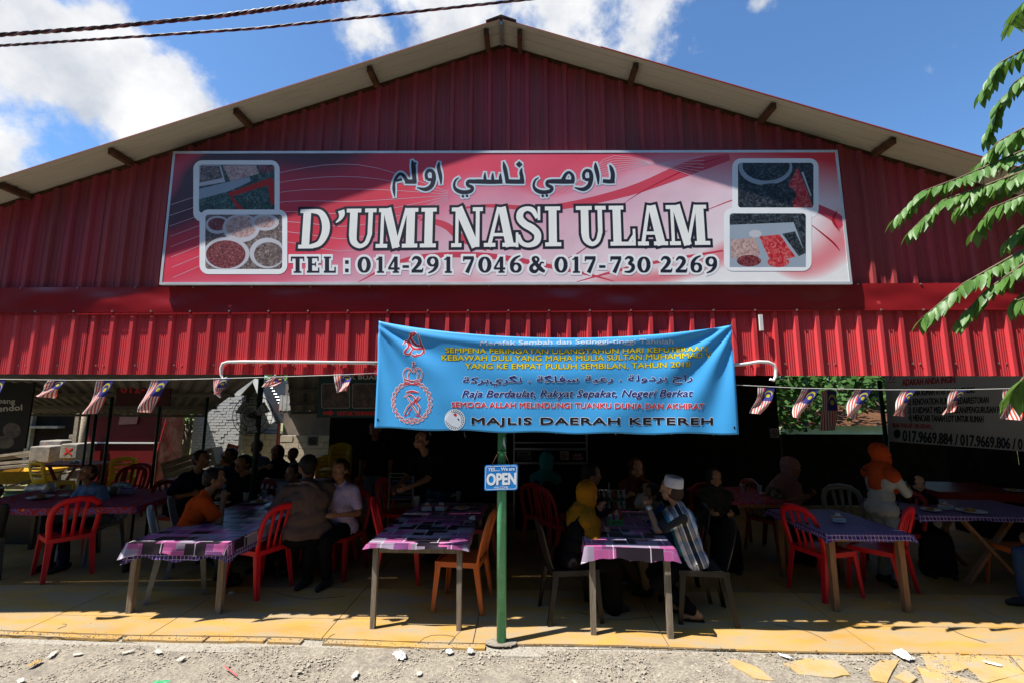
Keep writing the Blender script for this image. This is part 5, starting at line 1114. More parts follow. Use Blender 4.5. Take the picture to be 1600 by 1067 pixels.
# T1 long purple, left
a, b2 = G(202, 843, .68), G(351, 850, .68); w1_ = (b2.x-a.x)*.95; c1 = Vector(((a.x+b2.x)/2, (a.y+b2.y)/2+1.45, 0))
under_lab = 'purple checked cloth hanging out beneath the long purple tablecloth'
table('long wooden table with bare grey legs at left under a purple cloth', 'purple and pink block-patterned cloth on the long left table', c1, .5, w1_, 2.9, .67, M_cpur, M_legw, (w1_/2-(G(336, 960).x-G(205, 955).x)/2, G(270, 957).y-(a.y+b2.y)/2), .10, 3, .055, lx=(G(336, 960).x+G(205, 955).x)/2-c1.x, under=M_cchk)
# T2 centre
a, b2 = G(585, 980), G(720, 985); c2 = Vector(((a.x+b2.x)/2, (a.y+b2.y)/2+.8, 0)); table('wooden table just left of the green post with two thin grey front legs', 'dusty purple block-patterned cloth on the table left of the green post', c2, -1, .86, 1.72, .705, M_cpur, M_legw, (.06, .06), .035, 5, .045)
# T3 right of post
a, b2 = G(938, 990), G(1052, 995); c3 = Vector(((a.x+b2.x)/2, (a.y+b2.y)/2+.60, 0)); table('small wooden table where the man in the white cap rests his elbows', 'pink and purple block-patterned cloth on the table right of the post', c3, -4, .74, 1.36, .715, M_cpur, M_legw, (.06, .07), .095, 8, .05)
# T4 right, checked
a, b2 = G(1309, 953), G(1415, 957); c4 = Vector(((a.x+b2.x)/2, (a.y+b2.y)/2+.44, 0)); table('brown legged wooden table between red chairs at right', 'purple and white checked cloth on the right hand table', c4, 0, .78, 1.04, .705, M_cchk, M_legb, (.07, .08), .06, 11, .055)
a = G(190, 797, .74); c5 = Vector((a.x-1.1, a.y+.66, 0)); table('dark table at far left beside a red chair', 'red cloth with patterned border on the far left table', c5, 6, 2.1, 1.2, .74, M_cflo, M_cblk, (.1, .1), .07, 13)
a = G(1545, 807, .74); c6 = Vector((a.x+.1, a.y+.45, 0)); table('dark table with crossed brown legs at the right edge', 'dark cloth with pink check edge on the crossed leg table', c6, -3, 1.5, .9, .74, M_cchk, M_legb, (.2, .1), .05, 14, xleg=True)
a = G(1178, 783, .74); c7 = Vector((a.x, a.y+.5, 0)); table('small table with thin pale legs behind the man in the white cap', 'red patterned cloth on the small table behind the white capped man', c7, 0, .85, 1.0, .74, M_cflo, M_legb, (.06, .06), .04, 15, .035)
a = G(1590, 775, .74); c8 = Vector((a.x+.3, a.y+.5, 0)); table('rearmost table on the right under a plain red cloth', 'plain dark red cloth on the rearmost right table', c8, -6, 2.2, .9, .76, plastic('dark_red_cloth', (.16, .01, .012)), M_legb, (.1, .1), .12, 16)
a = P(400, 740, 7.0); c9 = Vector((a.x, 7.0, 0)); table('dark table crowded with diners in front of the sunlit yard', 'dark cloth on the crowded table before the yard', c9, 0, 2.0, .9, .74, mat('dark_cloth', (.03, .02, .025)), M_cblk, (.1, .1), .08, 17)
# outdoor picnic table and yellow chairs
a = P(122, 722, 8.7); pt = empty('picnic_table', 'dark red folding table outdoors between two yellow chairs', 'table', (a.x, 8.7, 0), R(2)); zt = a.z
boxo('tabletop', M_mar, (0, 0, zt-.02), (1.15, .6, .04), pt)
for s in (-1, 1): one('leg', M_mar, lambda b: b.bar((s*.3-.25, 0, zt-.04), (s*.3+.2, 0, .0), .05, .03), pt); one('leg', M_mar, lambda b: b.bar((s*.3+.25, .05, zt-.04), (s*.3-.2, .05, .0), .05, .03), pt)
# ------------------------------------------------------------------ chairs
chair(M_cred, 'slat', 'bright red plastic chair pulled up to the right side of the long purple table', cg(402, 920), 68)
chair(M_cred, 'slat', 'red plastic chair under the man in the brown shirt, next to the walkway', cg(512, 878), 72)
chair(M_cred, 'slat', 'red plastic chair in front of the red clothed table at far left', cg(98, 896), 55)
chair(M_cred, 'slat', 'red plastic chair half hidden by the left legs of the centre table', cg(622, 905), -78)
chair(M_cor, 'slat', 'orange plastic chair between the centre table and the green post', cg(722, 943), 82)
chair(M_cblk, 'solid', 'black brown plastic chair under the woman in the mustard headscarf', cg(893, 888, .44)+Vector((0, .14, 0)), -80)
chair(M_cblk, 'solid', 'black brown plastic chair under the man in the white cap', cg(1096, 888, .44)+Vector((.02, .12, 0)), 82)
chair(M_cred, 'slat', 'red plastic chair at the left side of the checked table', cg(1290, 925), -72)
chair(M_cred, 'slat', 'red plastic chair pushed under the right half of the checked table', cg(1378, 922), 38)
chair(M_cdr, 'slat', 'dark red plastic chair behind the checked table under the black veiled woman', cg(1402, 890), 100)
chair(M_cgry, 'slat', 'grey plastic chair behind the checked table', cg(1335, 880), 160)
chair(M_cgry, 'solid', 'grey plastic chair tucked under the long purple table', cg(305, 890), -60)
chair(M_cwht, 'solid', 'pale grey plastic chair cut off by the left picture edge', cg(-45, 905), 50)
chair(M_cor, 'slat', 'orange plastic chair cut off by the right picture edge', cg(1612, 925), 85)
chair(M_cdr, 'slat', 'dark red plastic chair right behind the open sign', cg(745, 880), 95)
chair(M_cdr, 'slat', 'dark red plastic chair behind the mustard headscarf', cg(880, 870), -60)
chair(M_cred, 'slat', 'red plastic chair at the far end of the centre table', cg(625, 850), -100)
chair(M_cyel, 'slots', 'yellow plastic chair in the sun left of the picnic table', Vector((P(86, 735, 8.3).x, 8.3, 0)), -12).location.z = .09
chair(M_cyel, 'slots', 'yellow plastic chair in the sun right of the picnic table', Vector((P(192, 735, 8.9).x, 8.9, 0)), 40).location.z = .09
boxo('garden_step', M_conc, (P(140, 740, 8.6).x, 8.6, .045), (2.6, 1.6, .09)); tag(bpy.data.objects['garden_step'], 'low concrete pad under the yellow chairs', 'pad'); bpy.data.objects['garden_step'].hide_render = False
for k in range(2): chair(M_cdr, 'slat', ['dark red chair nearer the kiosk behind the picnic table', 'dark red chair farther right behind the picnic table'][k], Vector((P(196+k*9, 740, 8.0+.3*k).x, 8.0+.3*k, .0)), 60)
for i, (px, Y, n) in enumerate(((505, 8.2, 3), (525, 8.1, 6), (580, 8.3, 4))):
    for k in range(n):
        chair(M_cyel if i < 2 else M_cor, 'slots', '%s from the bottom of the %s' % (['chair first', 'chair second', 'chair third', 'chair fourth', 'chair fifth', 'chair sixth'][k], ['low yellow stack near the back wall', 'tall yellow stack near the back wall', 'orange stack near the back wall'][i]), Vector((P(px, 700, Y).x, Y, .0)), 185, ['left stack of yellow chairs', 'tall stack of yellow chairs', 'stack of orange chairs'][i]).location.z = k*.075
# ------------------------------------------------------------------ people
_ring = [(math.cos(2*PI*j/12), math.sin(2*PI*j/12)) for j in range(12)]
_lat = [(math.cos(t), math.sin(t)) for t in (-PI/2*.999, -PI/3, -PI/6, 0)]
def capsule(V_, F_, a, b2, ra, rb):
    a, b2 = Vector(a), Vector(b2); d = b2-a; ln_ = d.length; d = d/ln_ if ln_ > 1e-4 else Vector((0, 0, 1))
    x = d.orthogonal().normalized(); y = d.cross(x); k0 = len(V_)
    rows = [(a, ra*c, ra*s) for c, s in _lat]+[(b2, rb*c, -rb*s) for c, s in _lat[::-1]]
    for c0, r, h in rows: V_.extend([tuple(c0+x*(r*cx)+y*(r*sy)+d*h) for cx, sy in _ring])
    for i in range(len(rows)-1): F_.extend([(k0+i*12+j, k0+i*12+(j+1) % 12, k0+(i+1)*12+(j+1) % 12, k0+(i+1)*12+j) for j in range(12)])
    F_.append(tuple(k0+j for j in range(12))[::-1]); F_.append(tuple(k0+(len(rows)-1)*12+j for j in range(12)))
TX = bpy.data.textures.new('folds', 'CLOUDS'); TX.noise_scale = .11
def blob(name, prims, m, parent, vox=.012, smooth=4, fold=0, cut=None):
    V_, F_ = [], []
    for p in prims: capsule(V_, F_, *p)
    me = bpy.data.meshes.new(name); me.from_pydata(V_, [], F_); o = bpy.data.objects.new('tmp', me)
    md = o.modifiers.new('r', 'REMESH'); md.mode = 'VOXEL'; md.voxel_size = vox
    md = o.modifiers.new('s', 'SMOOTH'); md.factor = .5; md.iterations = smooth
    if fold: md = o.modifiers.new('d', 'DISPLACE'); md.texture = TX; md.strength = fold; md.mid_level = .5; md.texture_coords = 'GLOBAL'
    m2 = bake(o); bpy.data.objects.remove(o); bpy.data.meshes.remove(me)
    m2.name = name; m2.materials.clear(); m2.polygons.foreach_set('use_smooth', [True]*len(m2.polygons))
    return link(name, m2, parent, m)
def ik(a, c, l1, l2, pole):
    a, c, pole = Vector(a), Vector(c), Vector(pole); d = c-a; D = min(d.length, (l1+l2)*.995); dn = d.normalized()
    x = (l1*l1-l2*l2+D*D)/(2*D); h = math.sqrt(max(l1*l1-x*x, 0)); pr = (pole-dn*pole.dot(dn)).normalized()
    return a+dn*x+pr*h, a+dn*D
M_skin = mat('brown_skin', (.22, .11, .065), .5, var=.06, vs_=8); M_skin2 = mat('light_brown_skin', (.40, .22, .13), .5, var=.05, vs_=8); M_hair = mat('black_hair', (.012, .01, .009), .5, var=.2, vs_=60, bump=.5, bs=150)
M_eye = flat('eye_white', (.7, .68, .65)); M_iris = flat('iris', (.02, .012, .01)); M_lip = flat('lips', (.25, .08, .07))
def cloth(name, c, rough=.9): return mat('cloth_'+name, tuple(x*.72 for x in c), rough, var=.14, vs_=5, bump=.25, bs=300, spec=.03)
def person(lab, loc, rz, h=1.65, pose='sit', lean=8, turn=0, nod=0, hands=None, shirt=None, sleeve='short', trousers=None, head='hair', hm=None, skin=None, shoes='dark', vox=.011, wide=1.0, feet=None, skirt=None, twist=0, roll=0, beard=False, drape=0, grp=None, curl=.9, cat='person'):
    s = h/1.65; e = empty('person', lab, cat, loc, R(rz), grp); e.scale = (s, s, s); skin = skin or M_skin
    sit = pose == 'sit'; hz_ = .53 if sit else .90; hip = Vector((0, 0, hz_)); la = R(lean)
    tv = Vector((math.sin(R(roll))*.5, math.sin(la)*.5, math.cos(la)*.5)); nb_ = hip+tv
    tw = Matrix.Rotation(R(twist), 3, tv.normalized()); rx = tw @ Vector((1, 0, 0)); fw = tw @ Vector((0, 1, 0))
    sh = [nb_-tv.normalized()*.055+rx*k*.168*wide for k in (-1, 1)]; hips = [hip+Vector((k*.085*wide, 0, 0)) for k in (-1, 1)]
    if feet is None: feet = [(-.12, .40, .075), (.12, .42, .075)] if sit else [(-.10, .02, .075), (.10, -.02, .075)]
    kn, an = [], []
    for k in (0, 1):
        a, b_ = ik(hips[k], feet[k], .43, .42, (0, 1, .35) if sit else (0, 1, 0)); kn.append(a); an.append(b_)
    if hands is None: hands = [(-.16, .30, .74), (.16, .30, .74)] if sit else [(-.24, .06, .82), (.24, .06, .82)]
    el_, wr = [], []
    for k in (0, 1):
        a, b_ = ik(sh[k], hands[k], .28, .25, (((-1, 1)[k])*.7, -.5, -.9)); el_.append(a); wr.append(b_)
    neck = nb_+Vector((0, .01, .03)); Hc = nb_+Vector((math.sin(R(roll))*.1, .035+math.sin(la)*.10, .175))
    HM = Matrix.Rotation(R(turn), 3, 'Z') @ Matrix.Rotation(R(-nod), 3, 'X'); hp = lambda x, y, z: Hc+HM @ Vector((x, y, z))
    W_ = wide
    tor = [(hips[0]*1.0+Vector((0, -.01, 0)), hips[1]+Vector((0, -.01, 0)), .115*W_**.5, .115*W_**.5), (hip+tv*.25-rx*.045*W_, hip+tv*.3+rx*.045*W_, .114*W_, .114*W_), (hip+tv*.62-rx*.07*W_, hip+tv*.62+rx*.07*W_, .112*W_, .112*W_), (sh[0]+rx*.03-tv*.03, sh[1]-rx*.03-tv*.03, .07, .07), (hip, hip+tv*.75, .10*W_, .12*W_)]
    if sleeve == 'belly': pass
    body = list(tor)+[(nb_-tv*.05, Hc+Vector((0, 0, -.06)), .056, .05),
            (hp(0, -.012, .02), hp(0, -.012, .02), .092, .092), (hp(0, .02, .035), hp(0, .02, .035), .083, .083), (hp(0, .025, -.01), hp(0, .055, -.082), .072, .036), (hp(-.035, .04, -.05), hp(.035, .04, -.05), .042, .042),
            (hp(0, .096, .008), hp(0, .113, -.028), .009, .0145), (hp(-.012, .103, -.03), hp(.012, .103, -.03), .010, .010), (hp(-.04, .085, .028), hp(.04, .085, .028), .015, .015), (hp(-.02, .088, -.062), hp(.02, .088, -.062), .011, .011),
            (hp(-.088, -.01, .01), hp(-.086, -.005, -.025), .016, .012), (hp(.088, -.01, .01), hp(.086, -.005, -.025), .016, .012)]
    for k in (0, 1):
        body += [(sh[k], el_[k], .047, .040), (el_[k], wr[k], .038, .026), (hips[k], kn[k], .085*W_**.5, .055), (kn[k], an[k], .052, .035), (an[k]+Vector((0, -.035, -.03)), an[k]+Vector((.0, .12, -.045)), .036, .026)]
        d = (wr[k]-el_[k]).normalized(); sd = d.cross(Vector((0, 0, 1))).normalized(); 
        if sd.length < .1: sd = Vector((1, 0, 0))
        inw = Vector(((1, -1)[k], 0, 0)); nrm_ = (inw-d*inw.dot(d)); nrm_ = nrm_.normalized() if nrm_.length > .2 else Vector((0, 0, -1)); sd = d.cross(nrm_).normalized()*(1, -1)[k]
        for t in (-1.3, -.45, .4, 1.2):
            w0 = wr[k]+d*.02+sd*t*.011; w1 = wr[k]+d*.085+sd*t*.017; body.append((w0, w1, .014, .0125))
            ln_ = .040-.006*abs(t-.2); q1 = w1+(d*math.cos(curl*.5)+nrm_*math.sin(curl*.5))*ln_; q2 = q1+(d*math.cos(curl*1.3)+nrm_*math.sin(curl*1.3))*ln_*.85
            body += [(w1, q1, .0098, .009), (q1, q2, .009, .0078)]
        th = wr[k]+d*.03+sd*-.02; t1 = th+(d*.6-sd*.9+nrm_*.3).normalized()*.038; t2 = t1+(d*.95-sd*.15+nrm_*.4).normalized()*.032
        body += [(th, t1, .0135, .011), (t1, t2, .011, .009)]
    blob('body', body, skin, e, min(vox, .010), 2)
    g_ = .013
    if shirt:
        pr = [(a, b_, ra+g_+.004, rb+g_+.004) for a, b_, ra, rb in tor]
        pr = [(p[0]+Vector((0, -.0, .0)), *p[1:]) for p in pr]+[(sh[0], sh[1], .062, .062), (nb_-tv*.08, nb_+Vector((0, .0, .015)), .075, .062)]
        for k in (0, 1):
            if sleeve == 'long': pr += [(sh[k], el_[k], .064, .052), (el_[k], el_[k].lerp(wr[k], .93), .050, .036)]
            else: pr += [(sh[k], sh[k].lerp(el_[k], .72), .066, .066)]
        blob('shirt', pr, shirt, e, vox, 5, .022)
    if trousers:
        pr = [(hips[0]+Vector((0, -.01, -.01)), hips[1]+Vector((0, -.01, -.01)), .128*W_**.5, .128*W_**.5)]
        for k in (0, 1): pr += [(hips[k], kn[k], .098*W_**.5, .072), (kn[k], an[k].lerp(kn[k], .10), .068, .056)]
        blob('trousers', pr, trousers, e, vox, 4, .016)
    if skirt:
        pr = [(hips[0], hips[1], .118, .118)]
        for k in (0, 1): pr += [(hips[k], kn[k], .115, .10), (kn[k], an[k], .095, .10)]
        pr += [(kn[0], kn[1], .09, .09), (an[0], an[1], .085, .085), (kn[0].lerp(kn[1], .5), an[0].lerp(an[1], .5), .09, .09)]
        blob('skirt', pr, skirt, e, vox*1.2, 5, .03)
    if head in ('hair', 'hair_cap', 'cap'):
        pr = [(hp(0, -.025, .035), hp(0, -.02, .04), .098, .098), (hp(0, -.05, -.02), hp(0, -.05, -.02), .072, .072), (hp(-.05, -.01, .03), hp(.05, -.01, .03), .055, .055), (hp(0, .03, .075), hp(0, .03, .075), .055, .055)]
        if head == 'cap': pr = [(hp(0, -.028, .0), hp(0, -.028, .0), .0955, .0955), (hp(0, -.045, -.03), hp(0, -.045, -.03), .078, .078)]
        blob('hair', pr, M_hair if head != 'cap' else mat('cropped_hair', (.06, .035, .025), .8), e, .010, 2, .004)
    if head == 'cap':
        def cap(b):
            b.lathe([(.097, .0), (.099, .006), (.0975, .04), (.092, .085), (.086, .098), (.070, .101), (.060, .094), (.0, .096)], 28)
            for a in range(6): b.lathe([(.070+a*.001, .1012), (.0745+a*.001, .1035), (.079, .1012)], 28) if a == 0 else None
        o = one('cap', hm, cap, e); o.location = hp(0, -.018, .035); o.rotation_euler = (R(-nod+8), 0, R(turn))
    if head == 'hijab':
        pr = [(hp(0, -.026, .02), hp(0, -.022, .03), .112, .112), (hp(0, -.03, -.04), hp(0, -.02, -.09), .105, .10), (hp(0, .0, -.115), nb_+Vector((0, .02, .0)), .078, .12),
              (nb_+Vector((0, .0, -.02)), sh[0]+Vector((-.0, .0, -.03)), .105, .092), (nb_+Vector((0, .0, -.02)), sh[1]+Vector((.0, .0, -.03)), .105, .092), (nb_+Vector((0, .02, -.03)), nb_+Vector((0, .10, -.23))-tv*.1, .12, .10), (nb_+Vector((0, -.02, -.03)), nb_+Vector((0, -.06, -.20)), .12, .105),
              (sh[0]+Vector((.02, .05, -.06)), sh[0]+Vector((.06, .09, -.19)), .085, .075), (sh[1]+Vector((-.02, .05, -.06)), sh[1]+Vector((-.06, .09, -.19)), .085, .075)]
        if drape: pr += [(sh[0]+Vector((.0, .02, -.06)), el_[0].lerp(sh[0], .25), .085, .07), (sh[1]+Vector((.0, .02, -.06)), el_[1].lerp(sh[1], .25), .085, .07), (nb_+Vector((0, .08, -.15)), nb_+Vector((0, .13, -.33)), .12, .09), (nb_+Vector((0, -.06, -.1)), nb_+Vector((0, -.11, -.32)), .12, .10), (sh[0]+Vector((.03, -.03, -.08)), sh[0]+Vector((.05, -.07, -.30)), .09, .07)]
        blob('headscarf', pr, hm, e, vox, 5, .026)
    for k in (-1, 1):
        one('eye', M_eye, lambda b: [b.lathe([(0, -.006), (.007, -.004), (.010, 0), (.007, .004), (0, .006)], 10)], e).location = hp(k*.033, .0885, .008)
        one('pupil', M_iris, lambda b: [b.lathe([(0, -.0058), (.0045, -.004), (.0065, 0), (.0045, .004), (0, .0058)], 8)], e).location = hp(k*.033, .0935, .008)
    one('mouth', M_lip, lambda b: b.tube([Vector((-.022, -.003, 0)), Vector((0, .004, .0)), Vector((.022, -.003, 0))], [.003, .0062, .003], 6), e).location = hp(0, .097, -.062);
    if beard: blob('beard', [(hp(-.03, .05, -.085), hp(.03, .05, -.085), .032, .032)], M_hair, e, .009, 1)
    if shoes:
        ms_ = {'dark': mat('dark_shoe', (.02, .02, .022), .5), 'sneaker': mat('black_sneaker', (.03, .03, .032), .7)}.get(shoes, M_cblk)
        for k in (0, 1):
            f = an[k]
            if shoes == 'sandal':
                o = one('sandal', ms_, lambda b: [b.prism([(f.x-.035, f.y-.075), (f.x+.035, f.y-.075), (f.x+.045, f.y+.06), (f.x+.035, f.y+.155), (f.x-.035, f.y+.155), (f.x-.045, f.y+.06)], f.z-.078+.0, f.z-.064), b.tube([(f.x-.043, f.y+.05, f.z-.065), (f.x, f.y+.085, f.z-.012), (f.x+.043, f.y+.05, f.z-.065)], .008, 6, flat_=(2.2, .5))], e)
            else:
                blob('shoe', [(f+Vector((0, -.045, -.025)), f+Vector((0, .10, -.035)), .047, .040), (f+Vector((0, .03, -.03)), f+Vector((0, .155, -.042)), .040, .030)], ms_, e, .010, 3)
                if shoes == 'sneaker': one('shoe_sole', flat('pale_sole', (.25, .25, .25)), lambda b: b.prism([(f.x-.04, f.y-.09), (f.x+.04, f.y-.09), (f.x+.05, f.y+.08), (f.x+.03, f.y+.19), (f.x-.03, f.y+.19), (f.x-.05, f.y+.08)], f.z-.078, f.z-.055), e)
    return e, dict(sh=sh, el=el_, wr=wr, nb=nb_, Hc=Hc, hip=hip, s=s)
def seat_at(px, py, ht=1.24): v = G(px, py, ht); return Vector((v.x, v.y, 0))
# man in the white cap
def striped():
    m = bpy.data.materials.new('cloth_striped_shirt'); m.use_nodes = True; global N, L; N = m.node_tree.nodes; L = m.node_tree.links
    t = N.new('ShaderNodeTexCoord'); s = N.new('ShaderNodeSeparateXYZ'); L.new(t.outputs['Object'], s.inputs[0])
    w = fmath('SUBTRACT', s.outputs[1], fmath('MULTIPLY', fmath('SUBTRACT', s.outputs[2], .53), .34)); u = fmath('ADD', fmath('MULTIPLY', w, 3.1), .50); r = N.new('ShaderNodeValToRGB'); r.color_ramp.interpolation = 'CONSTANT'; L.new(u, r.inputs[0])
    cols = [(0, (.02, .22, .32)), (.03, (.60, .60, .70)), (.15, (.015, .015, .02)), (.17, (.22, .23, .25)), (.29, (.65, .66, .7)), (.32, (.012, .012, .016)), (.46, (.65, .66, .7)), (.49, (.22, .23, .25)), (.61, (.015, .015, .02)), (.63, (.62, .63, .7)), (.76, (.02, .22, .32)), (.86, (.012, .012, .016))]
    r.color_ramp.elements[0].color = (*cols[0][1], 1); r.color_ramp.elements[1].position = cols[1][0]; r.color_ramp.elements[1].color = (*cols[1][1], 1)
    for p_, c_ in cols[2:]: e = r.color_ramp.elements.new(p_); e.color = (*c_, 1)
    ax = fmath('GREATER_THAN', fmath('ABSOLUTE', s.outputs[0]), .215); c = mixc(ax, r.outputs[0], (.012, .012, .016))
    L.new(c, N['Principled BSDF'].inputs['Base Color']); N['Principled BSDF'].inputs['Roughness'].default_value = .85; return m
sp = cg(1090, 888, .44)+Vector((0, .12, 0))
e, J = person('man in white cap and black striped shirt resting his elbows on the table', sp, 80, 1.53, lean=13, turn=-26, nod=-2, hands=[(-.02, .41, 1.02), (.05, .41, 1.00)], shirt=striped(), trousers=cloth('black', (.012, .012, .014)), head='cap', hm=mat('white_knit', (.62, .61, .68), .9, var=.06, vs_=40, bump=.6, bs=120), skin=mat('tan_skin', (.42, .22, .12), .5, var=.05), shoes='sandal', vox=.0075, feet=[(-.13, .02, .075), (.02, .06, .085)], curl=1.3)
w = J['wr'][0]; d = (w-J['el'][0]).normalized()
one('watch', flat('watch_steel', (.55, .55, .52), .3), lambda b: b.tube([w-d*.035, w-d*.005], .031, 16), e); one('watch_dial', flat('dial', (.7, .7, .66)), lambda b: b.tube([w-d*.02+Vector((-.032, 0, 0)), w-d*.02+Vector((-.037, 0, 0))], .017, 14), e)
# woman in mustard headscarf
sp = cg(893, 888, .44)+Vector((0, .14, 0))
person('woman in a mustard headscarf and black dress at the table right of the post', sp, -72, 1.50, lean=18, turn=14, nod=-4, hands=[(-.02, .36, .98), (.14, .34, .78)], shirt=cloth('black_blouse', (.014, .012, .012)), sleeve='long', skirt=cloth('black_skirt', (.012, .011, .011)), head='hijab', hm=cloth('mustard', (.38, .155, .012)), skin=M_skin2, vox=.009, drape=1)
blob('shawl_end', [((-.20, -.10, .50), (-.22, .02, .42), .05, .06), ((-.22, .02, .42), (-.21, .10, .36), .055, .03)], cloth('coral', (.50, .07, .09)), bpy.data.objects['person.001'], .01, 4, .02)
def sitter(lab, px, py, rz, ht=1.29, ch=None, Y=None, **k):
    s_ = ht/1.33
    if Y: v = P(px, py, Y); p = Vector((v.x, Y, 0)); s_ = v.z/1.33
    else: p = seat_at(px, py, ht)
    q = p.copy()
    if ch: chair(ch[0], ch[1], ch[2], (q.x, q.y, 0), rz)
    return person(lab, p, rz, 1.65*s_, **k)
c_blk = cloth('black_tee', (.012, .012, .014)); c_nvy = cloth('navy', (.015, .02, .05)); c_jean = cloth('jeans', (.04, .075, .15)); c_brn = cloth('brown_trousers', (.11, .065, .035)); c_bei = cloth('beige', (.30, .22, .13))
def ch_(lab, m=M_cdr): return (m, 'slat', lab)
sitter('heavy man in a brown grey shirt seen from behind at the long purple table', 487, 710, 38, 1.36, shirt=cloth('taupe', (.15, .10, .085)), trousers=c_blk, wide=1.28, lean=12, turn=10, hands=[(-.2, .34, .76), (.2, .36, .78)], shoes='dark', vox=.010)
sitter('man in an orange and grey shirt eating at the left side of the long table', 297, 728, -55, 1.26, ch=(M_cgry, 'slat', 'grey plastic chair under the man in the orange shirt'), shirt=cloth('orange', (.72, .085, .01)), trousers=c_blk, lean=20, hands=[(-.02, .36, .92), (.12, .34, .95)], vox=.010)
sitter('man in a lilac checked shirt facing the camera behind the heavy man', 538, 716, 168, 1.28, ch=ch_('dark chair under the man in the lilac shirt'), shirt=mat('cloth_lilac', (.42, .34, .52), .85, var=.25, vs_=60), trousers=c_blk, lean=4, vox=.010)
sitter('man in black holding a phone to his ear at the long table', 392, 708, 165, 1.26, ch=ch_('dark chair under the man on the phone'), shirt=c_blk, trousers=c_blk, hands=[(-.14, .10, 1.10), (.15, .34, .78)])
sitter('boy in a pale blue shirt bent over his bowl at far left', 158, 722, 170, 1.18, ch=ch_('dark chair under the boy in the pale blue shirt', M_cgry), shirt=cloth('pale_blue', (.20, .30, .48)), trousers=c_nvy, lean=12, nod=-30, hands=[(-.2, .30, .78), (.18, .32, .8)])
sitter('man in navy leaning forward with his back to the kiosk', 292, 698, -100, 1.33, ch=ch_('dark chair under the man in navy'), shirt=c_nvy, trousers=c_blk, lean=22)
sitter('dark haired diner silhouetted left of the fan post', 372, 698, 150, 1.25, ch=ch_('dark chair left of the fan post'), shirt=c_nvy, trousers=c_blk)
sitter('diner in a pale collar silhouetted right of the fan post', 409, 686, 170, 1.30, ch=ch_('dark chair right of the fan post'), shirt=cloth('grey_blue', (.10, .14, .22)), trousers=c_blk)
sitter('veiled woman in black silhouetted before the shaded block wall', 440, 694, 175, 1.25, ch=ch_('dark chair under the silhouetted veiled woman'), shirt=c_blk, sleeve='long', skirt=c_blk, head='hijab', hm=cloth('black_veil', (.012, .012, .015)))
sitter('child in a pale shirt beside the silhouetted veiled woman', 463, 698, 178, 1.18, ch=ch_('dark chair under the child in the pale shirt'), shirt=cloth('pale_grey', (.28, .30, .36)), trousers=c_nvy)
sitter('diner in pale blue partly hidden behind the heavy man', 474, 722, 140, 1.2, shirt=cloth('pale_blue', (.20, .30, .48)), trousers=c_nvy)
p = Vector((P(688, 700, 6.0).x, 6.0, 0)); person('man in a black shirt standing and clearing plates at the centre table', p, 150, 1.62, 'stand', lean=32, nod=-25, hands=[(-.05, .62, .98), (.16, .60, .95)], shirt=c_blk, trousers=c_jean, grp=None)
p = Vector((P(590, 700, 7.2).x, 7.2, 0)); person('man in black shirt and pale jeans standing behind the lilac shirt', p, 175, 1.62, 'stand', shirt=c_blk, trousers=cloth('pale_jeans', (.16, .22, .32)))
sitter('woman in a brown headscarf holding a baby', 995, 714, 160, 1.24, ch=ch_('dark chair under the woman with the baby'), shirt=mat('cloth_floral', (.05, .09, .07), .85, var=.9, vs_=30), sleeve='long', skirt=c_blk, head='hijab', hm=cloth('rust_brown', (.16, .05, .03)), skin=M_skin2, hands=[(-.14, .22, .76), (.12, .24, .84)], turn=20)
pb_ = seat_at(995, 714, 1.24); person('baby in a white shirt on the lap of the woman in brown', Vector((pb_.x+.03, pb_.y-.26, .32)), 178, .82, lean=-5, shirt=cloth('white', (.6, .6, .62)), trousers=cloth('white2', (.45, .45, .5)), skin=M_skin2, shoes=None, vox=.012)
sitter('woman in a turquoise headscarf near the steel counter', 849, 706, -30, 1.26, ch=ch_('dark red chair under the turquoise headscarf'), shirt=c_nvy, sleeve='long', skirt=c_blk, head='hijab', hm=cloth('turquoise', (.03, .22, .23)))
p = Vector((P(1368, 700, 5.3).x, 5.3, 0)); e, J = person('woman in orange headscarf and white top standing and writing an order', p, -75, 1.45, 'stand', lean=4, nod=-28, wide=.84, hands=[(-.08, .34, 1.12), (.08, .36, 1.12)], shirt=cloth('off_white', (.50, .50, .46)), sleeve='long', trousers=cloth('pale_blue_skirt', (.25, .32, .36)), head='hijab', hm=cloth('burnt_orange', (.50, .075, .02)), skin=M_skin)
one('bag_strap', M_cblk, lambda b: b.tube([(-.12, -.10, 1.36), (-.02, .13, 1.22), (.12, .14, 1.02), (.17, .02, .95)], .011, 6), e)
sitter('veiled woman in black looking at the camera behind the checked table', 1424, 738, 165, Y=5.9, shirt=c_blk, sleeve='long', skirt=c_blk, head='hijab', hm=cloth('black_veil', (.012, .012, .015)), skin=mat('pale_skin', (.52, .30, .2), .5))
p = cg(1690, 880, .44); person('person in a teal t-shirt and jeans cut off by the right edge', p, 85, 1.62, lean=6, hands=[(-.1, .36, .66), (.1, .36, .66)], shirt=cloth('teal', (.012, .14, .22)), trousers=c_jean)
sitter('woman in a pink headscarf and patterned top bending over the small table', 1196, 702, -150, Y=6.4, ch=ch_('dark chair behind the small table'), shirt=mat('cloth_pattern', (.14, .13, .10), .85, var=.9, vs_=25), sleeve='short', skirt=c_blk, head='hijab', hm=cloth('dusty_pink', (.32, .17, .18)), lean=30, hands=[(-.2, .45, .8), (.2, .5, .78)])
sitter('smiling woman in a dark dotted headscarf right of the white cap', 1112, 730, 175, Y=6.0, ch=ch_('dark chair under the dotted headscarf'), shirt=c_blk, sleeve='long', skirt=c_blk, head='hijab', hm=mat('cloth_dots', (.03, .03, .03), .85, var=.9, vs_=60), skin=M_skin2)
